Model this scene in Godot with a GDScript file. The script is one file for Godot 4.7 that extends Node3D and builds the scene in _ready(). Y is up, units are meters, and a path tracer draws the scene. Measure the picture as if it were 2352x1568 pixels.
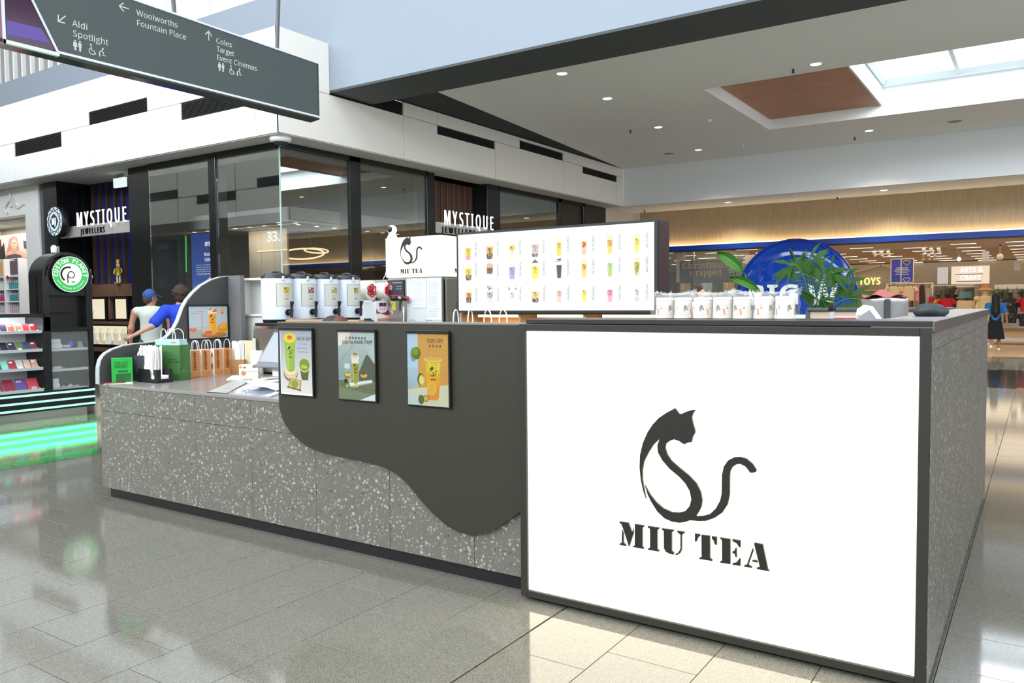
extends Node3D
# A tea kiosk in a shopping mall. World: x right along the kiosk front, z towards the viewer, y up, metres.

func _ready() -> void:
	rng.seed = 7
	# --- camera
	var cam := Camera3D.new()
	cam.name = "camera"
	cam.position = Vector3(0, 1.52, 0)
	cam.rotation_order = EULER_ORDER_YXZ
	cam.rotation_degrees = Vector3(-2.85003, 33.5433, -0.536623)
	cam.fov = rad_to_deg(2.0 * atan(784.0 / 1836.21))
	cam.near = 0.05
	cam.far = 200.0
	add_child(cam)
	# --- sky and exposure
	var we := WorldEnvironment.new()
	we.name = "environment"
	var e := Environment.new()
	e.background_mode = Environment.BG_COLOR
	e.background_color = Color(0.86, 0.93, 1.0)
	e.tonemap_mode = Environment.TONE_MAPPER_LINEAR
	e.tonemap_exposure = 1.0
	e.sdfgi_enabled = true
	e.ssao_enabled = true
	e.ssil_enabled = true
	we.environment = e
	add_child(we)
	# --- daylight: roof lantern over the atrium, high windows of the far end, the lantern in the low ceiling
	area("daylight_roof_lantern", Vector3(-7, 11.78, 1.0), Vector3(-90, 0, 0), Vector2(20, 14), ROOF, "e9f2ff")
	area("daylight_end_windows", Vector3(-9, 9.9, 12.2), Vector3(0, 0, 0), Vector2(34, 3.6), ENDW, "eef4ff")
	area("daylight_ceiling_lantern", Vector3(0.0, 6.02, -16.8), Vector3(-90, 0, 0), Vector2(5.6, 3.8), LANT, "eaf3ff")
	area("added_side_daylight", Vector3(8.9, 5.0, -4.0), Vector3(0, 90, 0), Vector2(22, 5.5), SIDE, "eef4ff")  # unseen source added to brighten the kiosk flank, right fascia and ceiling
	materials()
	structure()
	mystique()
	kiosk()
	kiosk_things()
	planet_kiosk()
	white_shop()
	big_store()
	people()
	hanging_sign()
	for o in find_children("*", "Light3D", true, false):
		(o as Light3D).shadow_enabled = true

const ROOF := 0.75
const ENDW := 4.0
const LANT := 4.0
const SIDE := 0.8

func area(called: String, p: Vector3, rot: Vector3, size: Vector2, e: float, hex: String, parent: Node = null) -> AreaLight3D:
	var l := AreaLight3D.new()
	l.name = called
	l.area_size = size
	l.area_normalize_energy = false
	l.light_energy = e
	l.light_color = Color(hex)
	l.area_range = 80.0
	l.area_attenuation = 2.0
	(parent if parent else self).add_child(l, true)
	l.position = p
	l.rotation_degrees = rot
	return l

func spot(p: Vector3, e: float, hex: String, angle := 50.0, parent: Node = null, aim := Vector3(-90, 0, 0)) -> void:
	var l := SpotLight3D.new()
	l.name = "lamp_light"
	l.light_energy = e
	l.light_color = Color(hex)
	l.spot_angle = angle
	l.spot_angle_attenuation = 0.6
	l.spot_range = 40.0
	l.spot_attenuation = 2.0
	l.light_size = 0.05
	(parent if parent else self).add_child(l, true)
	l.position = p
	l.rotation_degrees = aim
# ---------------------------------------------------------------- mesh builder
class Mb:
	var v := PackedVector3Array()
	var n := PackedVector3Array()
	var uv := PackedVector2Array()
	var xf := Transform3D()

	func at(t: Transform3D) -> Mb:
		xf = t
		return self

	func tri(a: Vector3, b: Vector3, c: Vector3, na: Vector3, nb: Vector3, nc: Vector3, ua := Vector2.ZERO, ub := Vector2.ZERO, uc := Vector2.ZERO) -> void:
		var g := (b - a).cross(c - a)
		if g.dot(na + nb + nc) < 0.0:
			var t := b; b = c; c = t
			t = nb; nb = nc; nc = t
			var s := ub; ub = uc; uc = s
		for p in [a, c, b]:
			v.push_back(xf * p)
		for q in [na, nc, nb]:
			n.push_back((xf.basis * q).normalized())
		uv.push_back(ua); uv.push_back(uc); uv.push_back(ub)

	# corners counter-clockwise seen from outside
	func quad(a: Vector3, b: Vector3, c: Vector3, d: Vector3) -> Mb:
		var k := (b - a).cross(c - a)
		if k.length_squared() < 1e-16:
			k = (c - a).cross(d - a)
		k = k.normalized()
		tri(a, b, c, k, k, k, Vector2(0, 1), Vector2(1, 1), Vector2(1, 0))
		tri(a, c, d, k, k, k, Vector2(0, 1), Vector2(1, 0), Vector2(0, 0))
		return self

	func box(c: Vector3, s: Vector3, ch := 0.0) -> Mb:
		var h := s * 0.5
		var e: float = minf(ch, minf(h.x, minf(h.y, h.z)) * 0.9)
		for ax in 3:
			var bx := (ax + 1) % 3
			var cx := (ax + 2) % 3
			for sg in [-1.0, 1.0]:
				var p := []
				for k in [[-1, -1], [1, -1], [1, 1], [-1, 1]]:
					var w := Vector3.ZERO
					w[ax] = sg * h[ax]
					w[bx] = k[0] * (h[bx] - e)
					w[cx] = k[1] * (h[cx] - e)
					p.push_back(c + w)
				if sg > 0:
					quad(p[0], p[1], p[2], p[3])
				else:
					quad(p[3], p[2], p[1], p[0])
		if e > 0.0:
			for ax in 3:
				var bx := (ax + 1) % 3
				var cx := (ax + 2) % 3
				for s1 in [-1.0, 1.0]:
					for s2 in [-1.0, 1.0]:
						var p := []
						for k in [[-1.0, 0], [1.0, 0], [1.0, 1], [-1.0, 1]]:
							var w := Vector3.ZERO
							w[ax] = k[0] * (h[ax] - e)
							w[bx] = s1 * (h[bx] - (e if k[1] == 1 else 0.0))
							w[cx] = s2 * (h[cx] - (0.0 if k[1] == 1 else e))
							p.push_back(c + w)
						var nn := Vector3.ZERO
						nn[bx] = s1; nn[cx] = s2
						nn = nn.normalized()
						tri(p[0], p[1], p[2], nn, nn, nn)
						tri(p[0], p[2], p[3], nn, nn, nn)
			for s1 in [-1.0, 1.0]:
				for s2 in [-1.0, 1.0]:
					for s3 in [-1.0, 1.0]:
						var s0 := Vector3(s1, s2, s3)
						var nn := s0.normalized()
						tri(c + s0 * (h - Vector3(0, e, e)), c + s0 * (h - Vector3(e, 0, e)), c + s0 * (h - Vector3(e, e, 0)), nn, nn, nn)
		return self

	func lohi(a: Vector3, b: Vector3, ch := 0.0) -> Mb:
		return box((a + b) * 0.5, (b - a).abs(), ch)

	# polygon in the xy plane, counter-clockwise, from z0 to z1
	func prism(p0: PackedVector2Array, z0: float, z1: float, smooth := 0.75) -> Mb:
		var p := p0
		var ar := 0.0
		for i in p.size():
			ar += p[i].cross(p[(i + 1) % p.size()])
		if ar < 0:
			p = p.duplicate()
			p.reverse()
		var ix := Geometry2D.triangulate_polygon(p)
		var bb := Rect2(p[0], Vector2.ZERO)
		for q in p:
			bb = bb.expand(q)
		for i in range(0, ix.size(), 3):
			var t := [p[ix[i]], p[ix[i + 1]], p[ix[i + 2]]]
			var u := []
			for q in t:
				u.push_back(Vector2((q.x - bb.position.x) / maxf(bb.size.x, 1e-6), 1.0 - (q.y - bb.position.y) / maxf(bb.size.y, 1e-6)))
			for zz in [[z1, Vector3(0, 0, 1)], [z0, Vector3(0, 0, -1)]]:
				tri(Vector3(t[0].x, t[0].y, zz[0]), Vector3(t[1].x, t[1].y, zz[0]), Vector3(t[2].x, t[2].y, zz[0]), zz[1], zz[1], zz[1], u[0], u[1], u[2])
		var m := p.size()
		var en := []
		for i in m:
			var d := (p[(i + 1) % m] - p[i]).normalized()
			en.push_back(Vector3(d.y, -d.x, 0))
		for i in m:
			var a := p[i]
			var b := p[(i + 1) % m]
			var na: Vector3 = en[i]
			var nb: Vector3 = en[i]
			var pa: Vector3 = en[(i + m - 1) % m]
			var pb: Vector3 = en[(i + 1) % m]
			if pa.dot(en[i]) > smooth: na = (pa + en[i]).normalized()
			if pb.dot(en[i]) > smooth: nb = (pb + en[i]).normalized()
			var a0 := Vector3(a.x, a.y, z0); var a1 := Vector3(a.x, a.y, z1)
			var b0 := Vector3(b.x, b.y, z0); var b1 := Vector3(b.x, b.y, z1)
			tri(a0, b0, b1, na, nb, nb)
			tri(a0, b1, a1, na, nb, na)
		return self

	# profile of (radius, height), bottom to top, spun round y
	func lathe(pr: PackedVector2Array, segs := 24, a0 := 0.0, a1 := TAU) -> Mb:
		var m := pr.size() - 1
		var sn := []
		for i in m:
			var d := pr[i + 1] - pr[i]
			sn.push_back(Vector2(d.y, -d.x).normalized())
		for i in m:
			if (pr[i + 1] - pr[i]).length() < 1e-7: continue
			var n0: Vector2 = sn[i]
			var n1: Vector2 = sn[i]
			if i > 0 and sn[i - 1].dot(sn[i]) > 0.6: n0 = (sn[i - 1] + sn[i]).normalized()
			if i < m - 1 and sn[i + 1].dot(sn[i]) > 0.6: n1 = (sn[i + 1] + sn[i]).normalized()
			for k in segs:
				var t0 := a0 + (a1 - a0) * k / segs
				var t1 := a0 + (a1 - a0) * (k + 1) / segs
				var d0 := Vector3(sin(t0), 0, cos(t0))
				var d1 := Vector3(sin(t1), 0, cos(t1))
				var up := Vector3.UP
				var A := d0 * pr[i].x + up * pr[i].y
				var B := d1 * pr[i].x + up * pr[i].y
				var C := d1 * pr[i + 1].x + up * pr[i + 1].y
				var D := d0 * pr[i + 1].x + up * pr[i + 1].y
				var nA := d0 * n0.x + up * n0.y
				var nB := d1 * n0.x + up * n0.y
				var nC := d1 * n1.x + up * n1.y
				var nD := d0 * n1.x + up * n1.y
				var u0 := float(k) / segs
				var u1 := float(k + 1) / segs
				var w0 := 1.0 - float(i) / m
				var w1 := 1.0 - float(i + 1) / m
				if pr[i].x > 1e-6: tri(A, B, C, nA, nB, nC, Vector2(u0, w0), Vector2(u1, w0), Vector2(u1, w1))
				if pr[i + 1].x > 1e-6: tri(A, C, D, nA, nC, nD, Vector2(u0, w0), Vector2(u1, w1), Vector2(u0, w1))
		return self

	func cyl(c: Vector3, r: float, h: float, segs := 20, ch := 0.0) -> Mb:
		var o := xf
		xf = o * Transform3D(Basis(), c)
		lathe(PackedVector2Array([Vector2(0, 0), Vector2(r - ch, 0), Vector2(r, ch), Vector2(r, h - ch), Vector2(r - ch, h), Vector2(0, h)]), segs)
		xf = o
		return self

	func ball(c: Vector3, r: Vector3, segs := 16) -> Mb:
		var o := xf
		xf = o * Transform3D(Basis(), c)
		var hs := segs / 2
		surf(segs, hs, func(u, w):
			var t: float = u * TAU
			var f: float = (w - 0.5) * PI
			return Vector3(sin(t) * cos(f) * r.x, sin(f) * r.y, cos(t) * cos(f) * r.z))
		xf = o
		return self

	func tube(p: PackedVector3Array, r, segs := 8, caps := true) -> Mb:
		var m := p.size()
		var rings := []
		var last := Vector3.ZERO
		for i in m:
			var d := (p[mini(i + 1, m - 1)] - p[maxi(i - 1, 0)]).normalized()
			var side := last - d * last.dot(d)
			if side.length() < 0.1:
				side = d.cross(Vector3.UP)
				if side.length() < 0.1: side = d.cross(Vector3.RIGHT)
			side = side.normalized()
			last = side
			var o := d.cross(side)
			var rr: float = r[i] if r is Array or r is PackedFloat32Array else r
			var ring := []
			for k in segs:
				var t := TAU * k / segs
				ring.push_back([p[i] + (side * cos(t) + o * sin(t)) * rr, side * cos(t) + o * sin(t)])
			rings.push_back(ring)
			if caps and (i == 0 or i == m - 1):
				var cn := d if i > 0 else -d
				for k in segs:
					tri(p[i], ring[k][0], ring[(k + 1) % segs][0], cn, cn, cn)
		for i in m - 1:
			for k in segs:
				var a: Array = rings[i][k]; var b: Array = rings[i][(k + 1) % segs]
				var c: Array = rings[i + 1][(k + 1) % segs]; var d: Array = rings[i + 1][k]
				tri(a[0], b[0], c[0], a[1], b[1], c[1])
				tri(a[0], c[0], d[0], a[1], c[1], d[1])
		return self

	# a smooth parametric sheet, f(u, v) -> Vector3
	func surf(nu: int, nv: int, f: Callable, thick := 0.0) -> Mb:
		var P := []
		for j in nv + 1:
			for i in nu + 1:
				P.push_back(f.call(float(i) / nu, float(j) / nv))
		var N := []
		for j in nv + 1:
			for i in nu + 1:
				var du: Vector3 = P[j * (nu + 1) + mini(i + 1, nu)] - P[j * (nu + 1) + maxi(i - 1, 0)]
				var dv: Vector3 = P[mini(j + 1, nv) * (nu + 1) + i] - P[maxi(j - 1, 0) * (nu + 1) + i]
				var c := du.cross(dv)
				if c.length() < 1e-10:
					var jj := clampi(j, 1, nv - 1)
					du = P[jj * (nu + 1) + mini(i + 1, nu)] - P[jj * (nu + 1) + maxi(i - 1, 0)]
					c = du.cross(P[mini(jj + 1, nv) * (nu + 1) + i] - P[maxi(jj - 1, 0) * (nu + 1) + i])
				N.push_back(c.normalized() if c.length() > 1e-12 else Vector3.UP)
		for side in ([0.0, -thick] if thick > 0.0 else [0.0]):
			for j in nv:
				for i in nu:
					var a := j * (nu + 1) + i
					var ids := [a, a + 1, a + nu + 2, a + nu + 1]
					var p := []
					var q := []
					var u := []
					for k in 4:
						p.push_back(P[ids[k]] + N[ids[k]] * side)
						q.push_back(N[ids[k]] * (1.0 if side == 0.0 else -1.0))
						u.push_back(Vector2(float(i + (1 if k in [1, 2] else 0)) / nu, 1.0 - float(j + (1 if k > 1 else 0)) / nv))
					tri(p[0], p[1], p[2], q[0], q[1], q[2], u[0], u[1], u[2])
					tri(p[0], p[2], p[3], q[0], q[2], q[3], u[0], u[2], u[3])
		return self

	func append_from_mb(o: Mb) -> Mb:
		v.append_array(o.v); n.append_array(o.n); uv.append_array(o.uv)
		return self

	func mesh() -> ArrayMesh:
		var a := []
		a.resize(Mesh.ARRAY_MAX)
		a[Mesh.ARRAY_VERTEX] = v
		a[Mesh.ARRAY_NORMAL] = n
		a[Mesh.ARRAY_TEX_UV] = uv
		var m := ArrayMesh.new()
		if v.size() > 0:
			m.add_surface_from_arrays(Mesh.PRIMITIVE_TRIANGLES, a)
		return m


# ---------------------------------------------------------------- flat print painter (posters, screens, labels)
class Pt:
	var im: Image
	var w: int
	var h: int

	func _init(ww: int, hh: int, c: Color) -> void:
		w = ww; h = hh
		im = Image.create(w, h, false, Image.FORMAT_RGB8)
		im.fill(c)

	func rect(x: float, y: float, ww: float, hh: float, c: Color) -> Pt:
		im.fill_rect(Rect2i(roundi(x), roundi(y), maxi(1, roundi(ww)), maxi(1, roundi(hh))), c)
		return self

	func grad(x: float, y: float, ww: float, hh: float, a: Color, b: Color) -> Pt:
		for i in int(hh):
			im.fill_rect(Rect2i(int(x), int(y) + i, int(ww), 1), a.lerp(b, i / hh))
		return self

	func poly(p: PackedVector2Array, c: Color) -> Pt:
		var lo := 1e9
		var hi := -1e9
		for q in p:
			lo = minf(lo, q.y); hi = maxf(hi, q.y)
		for y in range(maxi(0, int(floor(lo))), mini(h - 1, int(ceil(hi))) + 1):
			var yy := y + 0.5
			var xs := []
			for i in p.size():
				var a := p[i]
				var b := p[(i + 1) % p.size()]
				if (a.y <= yy) != (b.y <= yy):
					xs.push_back(a.x + (yy - a.y) / (b.y - a.y) * (b.x - a.x))
			xs.sort()
			for k in range(0, xs.size() - 1, 2):
				var x0 := maxi(0, roundi(xs[k]))
				var x1 := mini(w, roundi(xs[k + 1]))
				if x1 > x0:
					im.fill_rect(Rect2i(x0, y, x1 - x0, 1), c)
		return self

	func ell(cx: float, cy: float, rx: float, ry: float, c: Color, rot := 0.0) -> Pt:
		var p := PackedVector2Array()
		for i in 28:
			p.push_back(Vector2(cx, cy) + Vector2(cos(TAU * i / 28) * rx, sin(TAU * i / 28) * ry).rotated(rot))
		return poly(p, c)

	func line(a: Vector2, b: Vector2, t: float, c: Color) -> Pt:
		var d := (b - a).normalized().orthogonal() * t * 0.5
		return poly(PackedVector2Array([a + d, b + d, b - d, a - d]), c)

	# rows of small grey strokes, as print too small to read
	func scribble(x: float, y: float, ww: float, rows: int, step: float, t: float, c: Color, rng: RandomNumberGenerator) -> Pt:
		for r in rows:
			var xx := x
			var end := x + ww * rng.randf_range(0.7, 1.0)
			while xx < end:
				var l := minf(rng.randf_range(2.0, 6.0) * t, end - xx)
				rect(xx, y + r * step, l, t, c)
				xx += l + t * 1.2
		return self

	func tex() -> ImageTexture:
		return ImageTexture.create_from_image(im)


# ---------------------------------------------------------------- nodes
var M := {}
var F := {}
var rng := RandomNumberGenerator.new()

func V(x: float, y: float, z: float) -> Vector3:
	return Vector3(x, y, z)

func T(p: Vector3, ry := 0.0, rx := 0.0, rz := 0.0) -> Transform3D:
	return Transform3D(Basis.from_euler(Vector3(deg_to_rad(rx), deg_to_rad(ry), deg_to_rad(rz))), p)

func pv(a: Array) -> PackedVector2Array:
	var p := PackedVector2Array()
	for i in range(0, a.size(), 2):
		p.push_back(Vector2(a[i], a[i + 1]))
	return p

func mat(key: String, hex: String, rough := 0.5, metal := 0.0) -> StandardMaterial3D:
	if M.has(key):
		return M[key]
	var m := StandardMaterial3D.new()
	m.resource_name = key
	m.albedo_color = Color(hex)
	m.roughness = rough
	m.metallic = metal
	M[key] = m
	return m

func glow(key: String, hex: String, e: float) -> StandardMaterial3D:
	if M.has(key):
		return M[key]
	var m := mat(key, "404040", 0.5)
	m.emission_enabled = true
	m.emission = Color(hex)
	m.emission_energy_multiplier = e
	return m

func pic(key: String, t: Texture2D, rough := 0.5, e := 0.0) -> StandardMaterial3D:
	if M.has(key):
		return M[key]
	var m := mat(key, "ffffff", rough)
	if e > 0.0:
		m.albedo_color = Color("303030")
		m.emission_enabled = true
		m.emission = Color.WHITE
		m.emission_operator = BaseMaterial3D.EMISSION_OP_MULTIPLY
		m.emission_texture = t
		m.emission_energy_multiplier = e
	else:
		m.albedo_texture = t
	return m

func mb() -> Mb:
	return Mb.new()

func tag(o: Node3D, label: String, category: String, group := "") -> Node3D:
	o.set_meta("label", label)
	o.set_meta("category", category)
	if group: o.set_meta("group", group)
	return o

func node(called: String, b, m: Material, parent: Node = null, at := Transform3D()) -> MeshInstance3D:
	var o := MeshInstance3D.new()
	o.name = called
	o.mesh = b.mesh() if b is Mb else b
	o.material_override = m
	o.transform = at
	(parent if parent else self).add_child(o, true)
	return o

func thing(called: String, label: String, category: String, at := Vector3.ZERO, ry := 0.0, group := "") -> Node3D:
	var o := Node3D.new()
	o.name = called
	add_child(o, true)
	o.position = at
	o.rotation_degrees.y = ry
	return tag(o, label, category, group)

func solo(called: String, b, m: Material, label: String, category: String, at := Transform3D(), group := "") -> Node3D:
	return tag(node(called, b, m, null, at), label, category, group)

func struct(called: String, b, m: Material, parent: Node = null, label := "") -> MeshInstance3D:
	var o := node(called, b, m, parent)
	if parent == null:
		o.set_meta("kind", "structure")
		if label: o.set_meta("label", label)
		o.set_meta("category", called.split("_")[0])
	return o

func stuff(o: Node3D) -> Node3D:
	o.set_meta("kind", "stuff")
	return o

func copy(src: Node3D, label: String, at: Transform3D) -> Node3D:
	var c: Node3D = src.duplicate()
	c.name = String(src.name).rstrip("0123456789").trim_suffix("_")
	add_child(c, true)
	c.transform = at
	if label: c.set_meta("label", label)
	return c

func font(kind: String) -> Font:
	if not F.has(kind):
		var f := SystemFont.new()
		f.font_names = PackedStringArray(["Droid Serif" if kind.begins_with("serif") else "Droid Sans"])
		f.font_weight = 700 if kind.ends_with("bold") else 400
		F[kind] = f
	return F[kind]

# lettering facing +z of `at`, `h` = em height, fitted to width w when w > 0
func txt(called: String, s: String, h: float, m: Material, parent: Node, at: Transform3D, w := 0.0, kind := "sans", depth := 0.002, align := 0) -> MeshInstance3D:
	var t := TextMesh.new()
	t.text = s
	t.font = font(kind)
	t.font_size = 48
	t.pixel_size = h / 48.0
	t.depth = depth
	t.curve_step = 2.0 if h < 0.05 else 0.7
	t.horizontal_alignment = [HORIZONTAL_ALIGNMENT_LEFT, HORIZONTAL_ALIGNMENT_CENTER, HORIZONTAL_ALIGNMENT_RIGHT][align]
	var o := node(called, t, m, parent)
	if not F.has(kind + "_base"):
		var ref := TextMesh.new()
		ref.text = "H"; ref.font = font(kind); ref.font_size = 48; ref.pixel_size = 1.0 / 48.0
		F[kind + "_base"] = ref.get_aabb().position.y
	var x := at * Transform3D(Basis(), Vector3(0, -float(F[kind + "_base"]) * h, 0))
	if w > 0.0:
		var sz := t.get_aabb().size.x
		if sz > 0.001: x = x * Transform3D(Basis.from_scale(Vector3(w / sz, 1, 1)), Vector3.ZERO)
	o.transform = x
	return o

# one skin round tapered limbs: bones [a, b, ra, rb] joined by a smooth minimum, meshed as surface nets
func skin(bones: Array, cell: float, k: float) -> Mb:
	var lo := Vector3(1e9, 1e9, 1e9)
	var hi := -lo
	for b in bones:
		for e in [0, 1]:
			var r: Vector3 = Vector3.ONE * (b[2 + e] + k + cell * 2)
			lo = lo.min(b[e] - r); hi = hi.max(b[e] + r)
	var nx := int((hi.x - lo.x) / cell) + 2
	var ny := int((hi.y - lo.y) / cell) + 2
	var nz := int((hi.z - lo.z) / cell) + 2
	var g := PackedFloat32Array()
	g.resize(nx * ny * nz)
	g.fill(1.0)
	for b in bones:
		var A: Vector3 = b[0]
		var ra: float = b[2]
		var dr: float = b[3] - ra
		var ab: Vector3 = b[1] - A
		var L: float = maxf(ab.length_squared(), 1e-9)
		var sq: Vector3 = b[4] if b.size() > 4 else Vector3.ONE
		var rm: float = maxf(b[2], b[3]) * 1.3 + k + cell * 2
		var l0: Vector3 = ((A.min(b[1]) - Vector3.ONE * rm - lo) / cell).floor().max(Vector3.ZERO)
		var h0: Vector3 = ((A.max(b[1]) + Vector3.ONE * rm - lo) / cell).ceil()
		for z in range(int(l0.z), mini(nz, int(h0.z) + 1)):
			for y in range(int(l0.y), mini(ny, int(h0.y) + 1)):
				var row := (z * ny + y) * nx
				for x in range(int(l0.x), mini(nx, int(h0.x) + 1)):
					var p := lo + Vector3(x, y, z) * cell - A
					var t := clampf(p.dot(ab) / L, 0.0, 1.0)
					var d := ((p - ab * t) * sq).length() - ra - dr * t
					var o := g[row + x]
					var m := maxf(k - absf(d - o), 0.0) / k
					g[row + x] = minf(d, o) - m * m * k * 0.25
	var id := {}
	var pts := PackedVector3Array()
	var nor := PackedVector3Array()
	for z in nz - 1:
		for y in ny - 1:
			for x in nx - 1:
				var base := (z * ny + y) * nx + x
				var s := PackedFloat32Array()
				var neg := 0
				for c in 8:
					var val := g[base + (c & 1) + ((c >> 1) & 1) * nx + ((c >> 2) & 1) * nx * ny]
					s.push_back(val)
					if val < 0: neg += 1
				if neg == 0 or neg == 8: continue
				var sum := Vector3.ZERO
				var cnt := 0
				for a in 8:
					for bit in [1, 2, 4]:
						if a & bit: continue
						var b2: int = a | bit
						if (s[a] < 0) != (s[b2] < 0):
							var t := s[a] / (s[a] - s[b2])
							var pa := Vector3(a & 1, (a >> 1) & 1, (a >> 2) & 1)
							var pb := Vector3(b2 & 1, (b2 >> 1) & 1, (b2 >> 2) & 1)
							sum += pa.lerp(pb, t)
							cnt += 1
				id[base] = pts.size()
				pts.push_back(lo + (Vector3(x, y, z) + sum / cnt) * cell)
				nor.push_back(Vector3(s[1] + s[3] + s[5] + s[7] - s[0] - s[2] - s[4] - s[6], s[2] + s[3] + s[6] + s[7] - s[0] - s[1] - s[4] - s[5], s[4] + s[5] + s[6] + s[7] - s[0] - s[1] - s[2] - s[3]).normalized())
	var out := Mb.new()
	var st := [1, nx, nx * ny]
	for base in id:
		for ax in 3:
			var b1: int = base + st[ax]
			if (g[base] < 0) == (g[b1] < 0): continue
			var u: int = st[(ax + 1) % 3]
			var w: int = st[(ax + 2) % 3]
			if not (id.has(base - u) and id.has(base - w) and id.has(base - u - w)): continue
			var q := [id[base], id[base - u], id[base - u - w], id[base - w]]
			out.tri(pts[q[0]], pts[q[1]], pts[q[2]], nor[q[0]], nor[q[1]], nor[q[2]])
			out.tri(pts[q[0]], pts[q[2]], pts[q[3]], nor[q[0]], nor[q[2]], nor[q[3]])
	return out
# ---------------------------------------------------------------- materials
func noise_tex(seed0: int, size: int, freq: Vector2, a: Color, b: Color, cc: Color, octaves := 3) -> ImageTexture:
	var nz := FastNoiseLite.new()
	nz.seed = seed0
	nz.frequency = 1.0
	nz.fractal_octaves = octaves
	var im := Image.create(size, size, false, Image.FORMAT_RGB8)
	for y in size:
		for x in size:
			# seamless on the torus by blending
			var t := nz.get_noise_2d(x * freq.x, y * freq.y) * 0.5 + 0.5
			var c := a.lerp(b, clampf(t * 1.6 - 0.3, 0, 1))
			if t > 0.72: c = c.lerp(cc, (t - 0.72) * 3.0)
			im.set_pixel(x, y, c)
	return ImageTexture.create_from_image(im)

func triplanar(key: String, t: Texture2D, per_m: float, rough: float, tint := "ffffff", world := true) -> StandardMaterial3D:
	var m := mat(key, tint, rough)
	m.albedo_texture = t
	m.uv1_triplanar = true
	m.uv1_world_triplanar = world
	m.uv1_scale = Vector3.ONE * per_m
	m.uv1_triplanar_sharpness = 8.0
	return m

func materials() -> void:
	mat("white_panel", "f2f2ee", 0.45); mat("right_panel", "efece2", 0.5)
	mat("ceiling_white", "eceeea", 0.8); mat("wall_white", "e8eaea", 0.8)
	mat("beam_sky_tint", "8f99a3", 0.6); mat("beam_dark", "474c4c", 0.7)
	mat("dark_gap", "2e3232", 0.8); mat("black", "0c0c0c", 0.4); mat("void", "141414", 0.9)
	mat("pillar_black", "1c1d1e", 0.16); mat("frame_black", "141514", 0.35)
	mat("steel", "b9b7b0", 0.28, 1.0); mat("chrome", "d8d8d8", 0.1, 1.0)
	mat("white", "ececec", 0.4); mat("paper", "f0efea", 0.8); mat("grey", "8a8a88", 0.5)
	mat("dark_grey", "3a3a3a", 0.5); mat("black_plastic", "17181a", 0.35)
	mat("red", "c3202c", 0.4); mat("orange", "c9813f", 0.7); mat("gold", "b8923c", 0.35, 0.6)
	glow("lamp_glow", "fff2d8", 5.0)
	glow("day_glow", "f2f8ff", 1.5)
	glow("sign_white", "fff9ea", 1.25)
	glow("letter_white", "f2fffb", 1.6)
	glow("warm_strip", "ffd9a0", 3.0)
	# terrazzo: grey ground with pale, mid and dark chips
	var p := Pt.new(1024, 1024, Color("65635a"))
	var r := RandomNumberGenerator.new()
	r.seed = 3
	for k in 3000:
		var x := r.randf() * 1024; var y := r.randf() * 1024
		var s := 2.0 + pow(r.randf(), 4.0) * 15.0
		var kind := r.randf()
		var c := Color("a19f96") if kind < 0.36 else Color("827f76") if kind < 0.75 else Color("514f49") if kind < 0.88 else Color("a5a196")
		c = c * r.randf_range(0.9, 1.05)
		var q := PackedVector2Array()
		var nn := r.randi_range(5, 7)
		var sq := r.randf_range(0.45, 1.0)
		var ro := r.randf() * TAU
		for i in nn:
			q.push_back((Vector2.from_angle(TAU * i / nn + r.randf() * 0.7) * s * r.randf_range(0.75, 1.0) * Vector2(sq, 1)).rotated(ro))
		for dx in [-1024, 0, 1024]:
			for dy in [-1024, 0, 1024]:
				if x + dx < -20 or x + dx > 1044 or y + dy < -20 or y + dy > 1044: continue
				var m := PackedVector2Array()
				for z in q: m.push_back(z + Vector2(x + dx, y + dy))
				p.poly(m, c)
	triplanar("terrazzo", p.tex(), 1.2, 0.42)
	# granite: fine salt and pepper grain
	var bytes := PackedByteArray()
	bytes.resize(768 * 768 * 3)
	for i in 768 * 768:
		var t := r.randf()
		var g := 1.0 + (t - 0.5) * 0.34
		if t < 0.05: g = 0.62
		elif t > 0.97: g = 1.3
		bytes[i * 3] = int(clampf(176 * g, 0, 255)); bytes[i * 3 + 1] = int(clampf(174 * g, 0, 255)); bytes[i * 3 + 2] = int(clampf(164 * g, 0, 255))
	var gt := ImageTexture.create_from_image(Image.create_from_data(768, 768, false, Image.FORMAT_RGB8, bytes))
	for k in 4:
		triplanar("granite_%d" % k, gt, 0.52, 0.07, ["9d9d98", "9f9e98", "9a9b96", "9e9c96"][k])
	triplanar("granite_dark", gt, 0.52, 0.12, "5a5c5a")
	triplanar("granite_black", gt, 0.52, 0.1, "2a2a2a")
	mat("grout", "4a4a46", 0.8)
	triplanar("wood_wall", noise_tex(5, 512, Vector2(0.16, 0.004), Color("b9a384"), Color("9d8a6c"), Color("cbb79a")), 0.6, 0.5)
	triplanar("wood_brown", noise_tex(6, 256, Vector2(0.01, 0.12), Color("c58a5e"), Color("ad7249"), Color("d09a70")), 0.5, 0.45)
	triplanar("wood_walnut", noise_tex(8, 256, Vector2(0.12, 0.01), Color("6a4f3e"), Color("523b2d"), Color("765a48")), 0.9, 0.5)

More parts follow.
